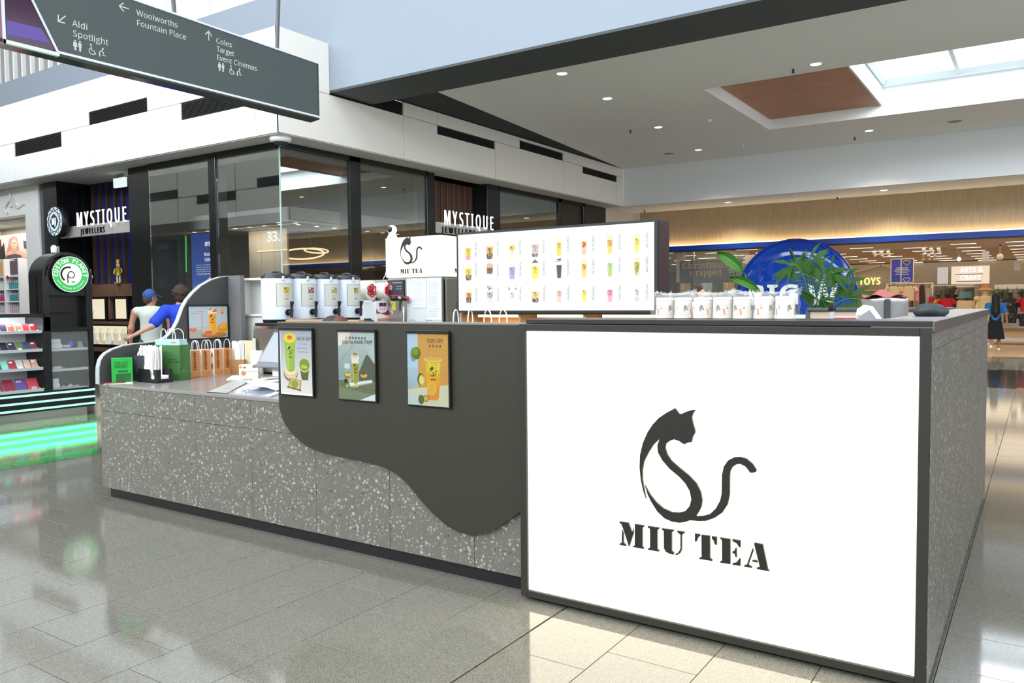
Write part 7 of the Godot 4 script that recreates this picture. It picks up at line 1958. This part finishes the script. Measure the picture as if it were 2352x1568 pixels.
	node("pot", mb().lathe(pv([0.0, 0, 0.2, 0.0, 0.26, 0.5, 0.25, 0.52, 0.22, 0.5, 0.0, 0.48]), 28), M.white, palm)
	node("trunk", mb().tube(PackedVector3Array([V(0, 0.45, 0), V(0, 0.8, 0), V(0, 1.08, 0)]), [0.03, 0.024, 0.016], 8), green, palm)
	var tips := [[-0.5, 1.42, 0.2], [-0.26, 1.9, 0.1], [-0.12, 1.96, -0.1], [0.08, 1.84, 0.0], [0.22, 1.8, 0.1], [0.38, 1.68, 0.05], [0.5, 1.5, 0.1], [0.48, 1.28, 0.2], [0.3, 1.3, 0.35], [0.12, 1.5, 0.35]]
	for t in tips:
		var stem := PackedVector3Array()
		var p0 := V(0, 1.05, 0)
		var p2 := V(t[0], t[1], t[2])
		var p1 := V(t[0] * 0.35, t[1] + 0.12, t[2] * 0.4)
		for q in 9:
			var s := q / 8.0
			stem.push_back(p0.lerp(p1, s).lerp(p1.lerp(p2, s), s))
		var fr := node("frond", mb().tube(stem, 0.005, 5), green, palm)
		var lf := mb()
		for q in 17:
			var s := 0.36 + q * 0.037
			var i := mini(7, int(s * 8))
			var c := stem[i].lerp(stem[i + 1], s * 8 - i)
			var d := (stem[i + 1] - stem[i]).normalized()
			for side in [-1.0, 1.0]:
				var out: Vector3 = (d.cross(V(0, 0, 1)).normalized() * side + d * 0.8 + V(0, -0.25, 0.15 * side)).normalized()
				var L: float = 0.26 * sin(PI * clampf((s - 0.36) / 0.72, 0.05, 1.0)) + 0.05
				var w: Vector3 = out.cross(d).normalized().cross(out) * 0.0045
				var e: Vector3 = c + out * L + V(0, -L * 0.25, 0)
				var m: Vector3 = c + out * L * 0.5
				lf.quad(c, m - w, e, m + w)
				lf.quad(c, m + w, e, m - w)
		node("leaflets", lf, green, fr)
	var bop := thing("broad_leaf_plant", "tall broad-leaved plant with one big paddle leaf left of the palm", "plant", V(-2.47, 0, -8.75))
	node("pot", mb().lathe(pv([0.0, 0, 0.18, 0.0, 0.22, 0.46, 0.2, 0.47, 0.0, 0.44]), 28), M.white, bop)
	var lm := mat("leaf_green", "3a6f1f", 0.4)
	lm.backlight_enabled = true; lm.backlight = Color(0.2, 0.34, 0.06)
	for l in [[V(-0.26, 1.81, 0.0), V(-0.545, 2.04, 0.05), 0.065], [V(-0.06, 1.6, 0.05), V(-0.38, 1.76, 0.12), 0.05], [V(0.0, 1.3, -0.1), V(0.05, 1.5, -0.1), 0.04]]:
		var a: Vector3 = l[0]
		var b: Vector3 = l[1]
		var st := node("stem", mb().tube(PackedVector3Array([V(0, 0.44, 0), V(0.02, 1.1, 0), a]), [0.014, 0.01, 0.006], 7), lm, bop)
		var dir := (b - a)
		var wv := dir.cross(V(0.2, 0.1, 1)).normalized()
		var wid: float = l[2]
		node("leaf", mb().surf(12, 8, func(u, v): return a + dir * u + wv * (v - 0.5) * 2.0 * wid * pow(sin(PI * clampf(u * 0.97 + 0.02, 0, 1)), 0.7) + V(0, 0.03 * sin(PI * u), absf(v - 0.5) * 0.08), 0.002), lm, st)
	solo("white_plinth", mb().lohi(V(-0.3, 0, -0.25), V(0.3, 1.36, 0.25), 0.006), M.white, "white plinth box behind the kiosk right of the wrapped cups", "plinth", T(V(-1.98, 0, -8.2)))
# ---------------------------------------------------------------- people
func hand(w: Vector3, d: Vector3, thumb: Vector3) -> Array:
	# palm and five bent fingers from wrist w along d; thumb leaves the side towards `thumb`
	d = d.normalized()
	thumb = (thumb - d * thumb.dot(d)).normalized()
	var back := d.cross(thumb)
	var o := [[w, w + d * 0.03, 0.022, 0.026, Vector3.ONE], [w + d * 0.03, w + d * 0.08, 0.03, 0.031, Vector3.ONE]]
	for k in 4:
		var s := (k - 1.5) * 0.019
		var L: float = [0.062, 0.074, 0.07, 0.055][k]
		var r := w + d * 0.078 + thumb * -s
		var m := r + d * L * 0.5 + back * 0.006
		o.push_back([r, m, 0.0088, 0.0082])
		o.push_back([m, m + d * L * 0.42 + back * 0.022, 0.0082, 0.007])
	var t0 := w + d * 0.035 + thumb * 0.024
	o.push_back([t0, t0 + thumb * 0.022 + d * 0.028, 0.011, 0.0095])
	o.push_back([t0 + thumb * 0.022 + d * 0.028, t0 + thumb * 0.024 + d * 0.058 + back * 0.008, 0.0095, 0.0078])
	return o

# a standing body facing local -z; returns the skin mesh
func body(h: float, sh: float, arms: Array, legs: Array, lean: Vector3, turn: float) -> Mb:
	var k := h / 1.77
	var neck := V(0, 1.49 * k, 0) + lean
	var head := V(0, 1.63 * k, -0.01) + lean
	var f := V(-sin(turn), 0, -cos(turn))
	var side := V(f.z, 0, -f.x)
	var b := [[V(0, 0.93 * k, 0), V(0, 1.1 * k, 0) + lean * 0.4, 0.14 * k, 0.125 * k], [V(0, 1.1 * k, 0) + lean * 0.4, V(0, 1.34 * k, 0) + lean * 0.8, 0.125 * k, 0.15 * k], [V(-sh * 0.75, 1.4 * k, 0) + lean, V(sh * 0.75, 1.4 * k, 0) + lean, 0.07, 0.07], [neck + V(0, -0.06, 0), neck + V(0, 0.06, -0.005), 0.058, 0.052]]
	for a in arms:
		b.push_back([a[0], a[1], 0.05, 0.042]); b.push_back([a[1], a[2], 0.042, 0.029])
	for l in legs:
		b.push_back([l[0], l[1], 0.085 * k, 0.055 * k]); b.push_back([l[1], l[2], 0.055 * k, 0.036 * k]); b.push_back([l[2], l[2] + l[3], 0.036, 0.026])
	var m := skin(b, 0.018, 0.05)
	# head with a grid of its own
	m.append_from_mb(skin([[head + V(0, 0.03, 0) - f * 0.012, head + V(0, 0.05, 0) - f * 0.015, 0.088, 0.086], [head + V(0, -0.06, 0) + f * 0.03, head + V(0, 0.02, 0) + f * 0.025, 0.055, 0.07], [head + V(0, 0.0, 0) + f * 0.092, head + V(0, -0.022, 0) + f * 0.108, 0.009, 0.013], [head + V(0, -0.05, 0) + f * 0.083 - side * 0.012, head + V(0, -0.05, 0) + f * 0.083 + side * 0.012, 0.009, 0.009], [head + V(0, -0.095, 0) + f * 0.06, head + V(0, -0.09, 0) + f * 0.068, 0.02, 0.018], [head + side * 0.084 + V(0, -0.015, 0), head + side * 0.088 + V(0, 0.018, 0) - f * 0.01, 0.014, 0.018], [head - side * 0.084 + V(0, -0.015, 0), head - side * 0.088 + V(0, 0.018, 0) - f * 0.01, 0.014, 0.018], [neck, head + V(0, -0.05, 0) - f * 0.01, 0.052, 0.05]], 0.0065, 0.02))
	for a in arms:
		m.append_from_mb(skin(hand(a[2], a[2] - a[1], a[3]), 0.0045, 0.01))
	return m

func eyes(p: Node3D, head: Vector3, turn: float) -> void:
	var f := V(-sin(turn), 0, -cos(turn))
	var side := V(f.z, 0, -f.x)
	for s in [-1.0, 1.0]:
		node("eye", mb().ball(head + V(0, 0.012, 0) + f * 0.084 + side * s * 0.03, V(0.009, 0.006, 0.009), 10), mat("eye_dark", "2a2420", 0.2), p)

func people() -> void:
	var tan := mat("skin_tan", "b98468", 0.55)
	tan.subsurf_scatter_enabled = true; tan.subsurf_scatter_strength = 0.1
	# man in a cap and sleeveless white top, back to us, head turned to the right
	var man := thing("person", "person in a blue cap and sleeveless white top seen from behind at the jewellery window", "person", V(-12.08, 0, -7.6), 57)
	var turn := deg_to_rad(-62)
	var arms := [[V(-0.24, 1.42, 0), V(-0.3, 1.14, 0.02), V(-0.31, 0.88, -0.02), V(0, 0, -1)], [V(0.24, 1.42, 0), V(0.29, 1.14, 0.0), V(0.24, 0.92, -0.1), V(0, 0, -1)]]
	var legs := [[V(-0.1, 0.92, 0), V(-0.11, 0.5, -0.01), V(-0.12, 0.075, 0.02), V(0, -0.05, -0.14)], [V(0.1, 0.92, 0), V(0.12, 0.5, -0.02), V(0.13, 0.075, 0.0), V(0, -0.05, -0.14)]]
	node("body", body(1.77, 0.25, arms, legs, Vector3.ZERO, turn), tan, man)
	eyes(man, V(0, 1.63, -0.01), turn)
	node("top", skin([[V(0, 0.9, 0), V(0, 1.12, 0), 0.17, 0.155], [V(0, 1.12, 0), V(0, 1.34, 0), 0.155, 0.175], [V(-0.2, 1.415, 0), V(0.2, 1.415, 0), 0.078, 0.078]], 0.018, 0.05), mat("cloth_top", "c9d2c4", 0.85), man)
	node("shorts", skin([[V(0, 0.92, 0), V(0, 0.86, 0), 0.165, 0.165], [V(-0.1, 0.88, 0), V(-0.12, 0.52, -0.01), 0.105, 0.1], [V(0.1, 0.88, 0), V(0.125, 0.52, -0.02), 0.105, 0.1]], 0.02, 0.05), mat("cloth_shorts", "4a4a48", 0.85), man)
	for s in [-1.0, 1.0]: node("shoe", skin([[V(s * 0.125, 0.05, 0.03), V(s * 0.13, 0.035, -0.16), 0.048, 0.036]], 0.012, 0.02), M.white, man)
	var f := V(-sin(turn), 0, -cos(turn))
	node("hair", skin([[V(0, 1.61, 0) - f * 0.05, V(0, 1.66, 0) - f * 0.03, 0.07, 0.08]], 0.01, 0.02), mat("hair_brown", "4a3628", 0.8), man)
	var cap := node("cap", skin([[V(0, 1.68, 0) - f * 0.02, V(0, 1.695, 0) - f * 0.01, 0.1, 0.09]], 0.01, 0.02), mat("cap_blue", "33508c", 0.8), man)
	node("peak", mb().at(Transform3D(Basis(Vector3.UP, turn), V(0, 1.668, 0))).surf(10, 5, func(u, v): return V((u - 0.5) * 0.15 * (1.0 - 0.35 * v * v), 0.012 * sin(PI * u) - 0.01 * v, -0.07 - v * 0.1), 0.006), M.cap_blue, cap)
	node("strap", mb().at(Transform3D(Basis(Vector3.UP, turn), V(0, 1.655, 0))).lathe(pv([0.1, -0.006, 0.101, 0.006]), 10, deg_to_rad(-50), deg_to_rad(50)), M.paper, cap)
	# companion in a blue t-shirt with an arm behind the man
	var boy := thing("person", "person with tousled brown hair and a bright blue t-shirt, arm round the capped man", "person", V(-11.3, 0, -7.62), 57)
	var barms := [[V(-0.22, 1.44, 0.02), V(-0.42, 1.2, 0.16), V(-0.68, 1.06, 0.2), V(0, 1, 0)], [V(0.24, 1.44, 0), V(0.3, 1.16, 0.0), V(0.3, 0.9, -0.06), V(0, 0, -1)]]
	node("body", body(1.8, 0.25, barms, legs, V(0.0, 0.02, 0), deg_to_rad(20)), mat("skin_fair", "c89a82", 0.55), boy)
	eyes(boy, V(0, 1.66, -0.01), deg_to_rad(20))
	node("shirt", skin([[V(0, 0.88, 0), V(0, 1.14, 0), 0.17, 0.16], [V(0, 1.14, 0), V(0, 1.36, 0), 0.16, 0.178], [V(-0.22, 1.43, 0.01), V(0.22, 1.43, 0), 0.085, 0.085], [V(-0.22, 1.43, 0.02), V(-0.38, 1.25, 0.13), 0.085, 0.085], [V(0.24, 1.43, 0), V(0.29, 1.2, 0), 0.08, 0.08]], 0.018, 0.05), mat("cloth_blue", "1c3fc0", 0.8), boy)
	node("trousers", skin([[V(0, 0.92, 0), V(0, 0.86, 0), 0.165, 0.165], [V(-0.1, 0.88, 0), V(-0.12, 0.12, 0.0), 0.105, 0.075], [V(0.1, 0.88, 0), V(0.125, 0.12, -0.01), 0.105, 0.075]], 0.02, 0.05), M.cloth_shorts, boy)
	for s in [-1.0, 1.0]: node("shoe", skin([[V(s * 0.125, 0.05, 0.03), V(s * 0.13, 0.035, -0.16), 0.05, 0.038]], 0.012, 0.02), M.black, boy)
	var hb := [[V(0, 1.72, 0.02), V(0, 1.745, 0.0), 0.115, 0.1], [V(0, 1.64, 0.05), V(0, 1.7, 0.04), 0.085, 0.1]]
	for q in 9:
		var a := TAU * q / 9
		hb.push_back([V(cos(a) * 0.07, 1.7, sin(a) * 0.07 + 0.02), V(cos(a) * 0.125, 1.715 + 0.03 * sin(q * 2.0), sin(a) * 0.115 + 0.03), 0.05, 0.018])
	node("hair", skin(hb, 0.012, 0.03), mat("hair_dark", "3a2a20", 0.85), boy)
	# passer-by with white shirt behind the kiosk
	var pb := thing("person", "person with dark hair and a white shirt walking behind the wrapped cups", "person", V(-4.75, 0, -12.7), -60)
	var parms := [[V(-0.22, 1.42, 0), V(-0.26, 1.14, 0.08), V(-0.25, 0.92, -0.02), V(0, 0, -1)], [V(0.22, 1.42, 0), V(0.26, 1.14, -0.06), V(0.25, 0.94, -0.18), V(0, 0, -1)]]
	var plegs := [[V(-0.1, 0.92, 0), V(-0.11, 0.5, -0.12), V(-0.11, 0.09, -0.2), V(0, -0.04, -0.14)], [V(0.1, 0.92, 0), V(0.11, 0.5, 0.08), V(0.11, 0.1, 0.28), V(0, -0.05, -0.12)]]
	node("body", body(1.76, 0.23, parms, plegs, V(0, 0, -0.02), 0.0), M.skin_fair, pb)
	eyes(pb, V(0, 1.62, -0.03), 0.0)
	node("shirt", skin([[V(0, 0.9, 0), V(0, 1.14, 0), 0.16, 0.15], [V(0, 1.14, 0), V(0, 1.34, -0.01), 0.15, 0.168], [V(-0.2, 1.41, -0.02), V(0.2, 1.41, -0.02), 0.08, 0.08], [V(-0.22, 1.4, 0), V(-0.25, 1.2, 0.06), 0.075, 0.075], [V(0.22, 1.4, 0), V(0.25, 1.2, -0.04), 0.075, 0.075]], 0.018, 0.05), M.paper, pb)
	node("trousers", skin([[V(0, 0.92, 0), V(0, 0.86, 0), 0.155, 0.155], [V(-0.1, 0.88, 0), V(-0.11, 0.5, -0.12), 0.1, 0.08], [V(-0.11, 0.5, -0.12), V(-0.11, 0.14, -0.19), 0.08, 0.065], [V(0.1, 0.88, 0), V(0.11, 0.5, 0.08), 0.1, 0.08], [V(0.11, 0.5, 0.08), V(0.11, 0.16, 0.25), 0.08, 0.065]], 0.02, 0.04), M.cloth_shorts, pb)
	for s in [0, 1]: node("shoe", skin([[[V(-0.11, 0.055, -0.19), V(0.11, 0.07, 0.29)][s], [V(-0.11, 0.04, -0.36), V(0.11, 0.04, 0.14)][s], 0.05, 0.038]], 0.012, 0.02), M.white, pb)
	node("hair", skin([[V(0, 1.665, 0.01), V(0, 1.7, -0.01), 0.1, 0.09], [V(0, 1.6, 0.045), V(0, 1.66, 0.03), 0.07, 0.09]], 0.01, 0.03), M.hair_dark, pb)
	# woman walking into the store
	var wo := thing("person", "woman with long black hair, blue top and long dark skirt walking into the store", "person", V(-1.1, 0.004, -26.5), 4)
	var warms := [[V(-0.19, 1.3, 0), V(-0.24, 1.05, 0.03), V(-0.25, 0.84, -0.04), V(0, 0, -1)], [V(0.19, 1.3, 0), V(0.26, 1.06, 0.02), V(0.28, 0.85, -0.03), V(0, 0, -1)]]
	var wlegs := [[V(-0.09, 0.84, 0), V(-0.1, 0.45, 0.05), V(-0.1, 0.13, 0.2), V(0, -0.06, -0.1)], [V(0.09, 0.84, 0), V(0.1, 0.45, -0.06), V(0.1, 0.08, -0.06), V(0, -0.05, -0.13)]]
	node("body", body(1.62, 0.2, warms, wlegs, Vector3.ZERO, 0.0), mat("skin_olive", "a87458", 0.55), wo)
	eyes(wo, V(0, 1.63 * 1.62 / 1.77, -0.01), 0.0)
	node("blouse", skin([[V(0, 0.88, 0), V(0, 1.06, 0), 0.135, 0.13], [V(0, 1.06, 0), V(0, 1.24, 0), 0.13, 0.15], [V(-0.17, 1.29, 0), V(0.17, 1.29, 0), 0.072, 0.072], [V(-0.19, 1.28, 0), V(-0.22, 1.12, 0.02), 0.068, 0.07], [V(0.19, 1.28, 0), V(0.23, 1.12, 0.02), 0.068, 0.07]], 0.016, 0.05), mat("cloth_cyan", "1f6fae", 0.8), wo)
	node("skirt", mb().surf(24, 10, func(u, v): return V(cos(u * TAU) * lerpf(0.14, 0.24, v) * (1.0 + 0.04 * sin(u * 38.0) * v), 0.97 - v * 0.64, sin(u * TAU) * lerpf(0.12, 0.2, v)), 0.004), mat("cloth_ink", "14161e", 0.9), wo)
	for s in [0, 1]: node("shoe", skin([[[V(-0.1, 0.12, 0.22), V(0.1, 0.04, -0.04)][s], [V(-0.1, 0.05, 0.1), V(0.1, 0.03, -0.2)][s], 0.042, 0.032]], 0.012, 0.02), M.paper, wo)
	node("hair", skin([[V(0, 1.55, 0.01), V(0, 1.52, 0.02), 0.1, 0.1], [V(0, 1.5, 0.04), V(0, 1.1, 0.13), 0.095, 0.11], [V(0, 1.12, 0.13), V(0, 0.98, 0.14), 0.1, 0.05]], 0.014, 0.03), mat("hair_black", "120e0c", 0.6), wo)
	# staff member bent down behind the dark front; only the hair shows
	var sf := thing("person", "person crouching behind the dark kiosk front, brown hair showing over the top", "person", V(-4.43, -0.035, -4.2), 0)
	node("body", skin([[V(0, 0.62, 0.1), V(0, 0.95, 0.0), 0.14, 0.15], [V(-0.18, 1.08, -0.05), V(0.18, 1.08, -0.05), 0.07, 0.07], [V(0, 1.1, -0.06), V(0, 1.24, -0.1), 0.055, 0.052], [V(0, 1.28, -0.12), V(0, 1.34, -0.1), 0.085, 0.088], [V(-0.22, 1.06, -0.05), V(-0.27, 0.85, -0.2), 0.048, 0.04], [V(-0.27, 0.85, -0.2), V(-0.15, 0.8, -0.42), 0.04, 0.03], [V(0.22, 1.06, -0.05), V(0.27, 0.85, -0.2), 0.048, 0.04], [V(0.27, 0.85, -0.2), V(0.15, 0.8, -0.42), 0.04, 0.03], [V(-0.1, 0.58, 0.1), V(-0.13, 0.5, -0.3), 0.09, 0.06], [V(-0.13, 0.5, -0.3), V(-0.13, 0.07, -0.1), 0.06, 0.04], [V(0.1, 0.58, 0.1), V(0.13, 0.5, -0.3), 0.09, 0.06], [V(0.13, 0.5, -0.3), V(0.13, 0.07, -0.1), 0.06, 0.04], [V(-0.13, 0.05, -0.08), V(-0.13, 0.035, -0.22), 0.035, 0.03], [V(0.13, 0.05, -0.08), V(0.13, 0.035, -0.22), 0.035, 0.03]], 0.018, 0.04).append_from_mb(skin(hand(V(-0.15, 0.8, -0.42), V(0.2, -0.05, -1), V(1, 0, 0)), 0.0045, 0.01)).append_from_mb(skin(hand(V(0.15, 0.8, -0.42), V(-0.2, -0.05, -1), V(-1, 0, 0)), 0.0045, 0.01)), M.skin_fair, sf)
	node("uniform", skin([[V(0, 0.6, 0.1), V(0, 0.95, 0.0), 0.165, 0.172], [V(-0.2, 1.07, -0.05), V(0.2, 1.07, -0.05), 0.085, 0.085], [V(-0.22, 1.05, -0.05), V(-0.26, 0.9, -0.16), 0.075, 0.07], [V(0.22, 1.05, -0.05), V(0.26, 0.9, -0.16), 0.075, 0.07], [V(-0.1, 0.58, 0.1), V(-0.13, 0.5, -0.3), 0.11, 0.08], [V(0.1, 0.58, 0.1), V(0.13, 0.5, -0.3), 0.11, 0.08]], 0.018, 0.05), M.black, sf)
	var hr := node("hair", skin([[V(0.02, 1.33, -0.06), V(-0.03, 1.375, -0.08), 0.1, 0.09], [V(-0.08, 1.37, -0.08), V(-0.13, 1.36, -0.06), 0.06, 0.05]], 0.01, 0.03), mat("hair_umber", "2c211b", 0.6), sf)
	node("ponytail", skin([[V(0.06, 1.38, -0.06), V(0.11, 1.4, -0.02), 0.05, 0.055], [V(0.11, 1.4, -0.02), V(0.14, 1.3, 0.03), 0.055, 0.04]], 0.01, 0.03), mat("hair_auburn", "5a2c1c", 0.6), hr)

# ---------------------------------------------------------------- hanging wayfinding sign
func hanging_sign() -> void:
	var X := -5.0
	var sg := thing("hanging_sign", "long dark hanging direction sign with white arrows and store names", "sign", V(X, 0, 0), 90)
	# local x = -z, local z towards the viewer's right
	var face := mat("sign_slate", "3c4645", 0.45)
	var und := mat("sign_under", "2e2d2b", 0.4)
	var plum := mat("sign_plum", "340c30", 0.12)
	node("face_panel", mb().prism(pv([2.597, 3.06, 4.687, 3.06, 4.684, 3.485, 2.345, 3.525]), -0.03, 0.0), face, sg)
	node("end_panel", mb().lohi(V(4.69, 3.06, -0.14), V(4.7, 3.485, 0.0)), face, sg)
	node("back_panel", mb().prism(pv([1.9, 3.06, 4.69, 3.06, 4.684, 3.485, 1.9, 3.53]), -0.14, -0.125), face, sg)
	# underside: dark front strip and glossy plum rear strip, bowed in plan
	node("underside", slab_local([2.55, 0.0, 4.7, 0.0, 4.735, -0.145, 4.2, -0.14, 3.85, -0.14, 3.4, -0.085, 3.0, -0.045, 2.6, -0.012], 3.035, 3.055), und, sg)
	node("plum_underside", slab_local([1.9, 0.0, 2.55, 0.0, 2.6, -0.012, 3.0, -0.045, 3.4, -0.085, 3.85, -0.14, 1.9, -0.14], 3.036, 3.056), plum, sg)
	node("bottom_trim", mb().lohi(V(2.597, 3.046, -0.006), V(4.7, 3.062, 0.006), 0.002), mat("trim_silver", "cfd6da", 0.3), sg)
	node("top_trim", mb().prism(pv([2.345, 3.525, 4.69, 3.485, 4.69, 3.497, 2.345, 3.54]), -0.14, 0.004), M.trim_silver, sg)
	# lit plum end with slanted divider
	node("plum_panel", mb().prism(pv([2.3, 3.05, 2.585, 3.06, 2.335, 3.54, 2.3, 3.54]), -0.03, -0.002), plum, sg)
	node("lit_violet_band", mb().prism(pv([2.31, 3.085, 2.55, 3.095, 2.5, 3.17, 2.31, 3.165]), -0.002, -0.001), glow("violet_glow", "5a28d0", 0.55), sg)
	node("divider_trim", mb().prism(pv([2.585, 3.055, 2.6, 3.055, 2.35, 3.54, 2.337, 3.54]), -0.03, 0.005), M.trim_silver, sg)
	node("corner_trim", mb().lohi(V(2.285, 3.03, -0.03), V(2.3, 3.54, 0.006)).lohi(V(2.285, 3.03, -0.02), V(2.6, 3.052, 0.006)), M.trim_silver, sg)
	node("pink_panel", mb().lohi(V(1.9, 3.03, -0.03), V(2.285, 3.54, -0.004)), glow("pink_glow", "b06a90", 0.55), sg)
	node("pink_trim", mb().lohi(V(1.9, 3.02, -0.14), V(2.3, 3.034, 0.0), 0.003), mat("trim_pink", "8c5a74", 0.25), sg)
	var w := glow("sign_letter", "dfe8e6", 0.75)
	for t in [["Woolworths", 3.11, 3.425, 0.3], ["Fountain Place", 3.108, 3.36, 0.36], ["Aldi", 2.686, 3.238, 0.093], ["Spotlight", 2.687, 3.178, 0.222], ["Coles", 3.718, 3.404, 0.132], ["Target", 3.72, 3.345, 0.15], ["Event Cinemas", 3.718, 3.286, 0.35]]:
		txt("lettering", t[0], 0.053, w, sg, T(V(t[1], t[2] - 0.002, 0.0005)), t[3], "sans", 0.001)
	for a in [[3.027, 3.448, 180.0], [2.625, 3.262, 225.0], [3.658, 3.435, 90.0]]:
		var m := mb().at(T(V(a[0], a[1], 0.001), 0, 0, a[2]))
		m.box(V(0, 0, 0), V(0.066, 0.007, 0.001))
		for s in [-1.0, 1.0]:
			m.at(T(V(a[0], a[1], 0.001), 0, 0, a[2]) * T(V(0.033, 0, 0), 0, 0, s * 138)).box(V(0.02, 0, 0), V(0.042, 0.007, 0.001))
		node("arrow", m, w, sg)
	for o in [[2.7, 3.092], [3.742, 3.208]]:
		for k in 2:
			var x: float = o[0] + k * 0.03
			node("pictogram", mb().at(T(V(x, o[1] + 0.058, 0.0005), 0, 90)).cyl(Vector3.ZERO, 0.006, 0.001, 12).at(Transform3D()).prism(pv([x - 0.011, o[1] + 0.05, x + 0.011, o[1] + 0.05, x + (0.008 if k else 0.013), o[1] + 0.022, x + 0.006, o[1] + 0.022, x + 0.006, o[1], x - 0.006, o[1], x - 0.006, o[1] + 0.022, x - (0.008 if k else 0.013), o[1] + 0.022]), 0.0004, 0.0014), w, sg)
		var cx: float = o[0] + 0.105
		var cy: float = o[1] + 0.02
		var wheel := PackedVector3Array()
		for q in 12: wheel.push_back(V(cx + cos(deg_to_rad(110 + q * 22)) * 0.019, cy + sin(deg_to_rad(110 + q * 22)) * 0.019, 0.0012))
		node("pictogram", mb().tube(wheel, 0.0028, 5).tube(PackedVector3Array([V(cx - 0.006, cy + 0.03, 0.0012), V(cx - 0.003, cy + 0.006, 0.0012), V(cx + 0.013, cy + 0.004, 0.0012), V(cx + 0.022, cy - 0.016, 0.0012)]), 0.0032, 5).at(T(V(cx - 0.007, cy + 0.04, 0.0005), 0, 90)).cyl(Vector3.ZERO, 0.006, 0.001, 12), w, sg)
		var bx: float = o[0] + 0.165
		node("pictogram", mb().tube(PackedVector3Array([V(bx - 0.012, o[1], 0.0012), V(bx - 0.012, o[1] + 0.026, 0.0012), V(bx + 0.004, o[1] + 0.044, 0.0012), V(bx + 0.014, o[1] + 0.02, 0.0012)]), 0.0038, 5).tube(PackedVector3Array([V(bx + 0.005, o[1] + 0.012, 0.0012), V(bx + 0.026, o[1] + 0.012, 0.0012)]), 0.003, 5).at(T(V(bx + 0.01, o[1] + 0.054, 0.0005), 0, 90)).cyl(Vector3.ZERO, 0.006, 0.001, 12), w, sg)
	for k in 2:
		var z: float = [4.33, 3.44][k]
		node("rod", mb().tube(PackedVector3Array([V(z, 3.5, -0.07), V(z + [0.03, -0.03][k], 3.95, -0.07), V(z + [0.5, -0.55][k], 11.9, -0.07)]), 0.016, 10), mat("rod_grey", "4c5052", 0.4), sg)

func slab_local(p: Array, y0: float, y1: float) -> Mb:
	var q := PackedVector2Array()
	for i in range(0, p.size(), 2): q.push_back(Vector2(p[i], -p[i + 1]))
	return mb().at(T(Vector3.ZERO, 0, -90)).prism(q, y0, y1)
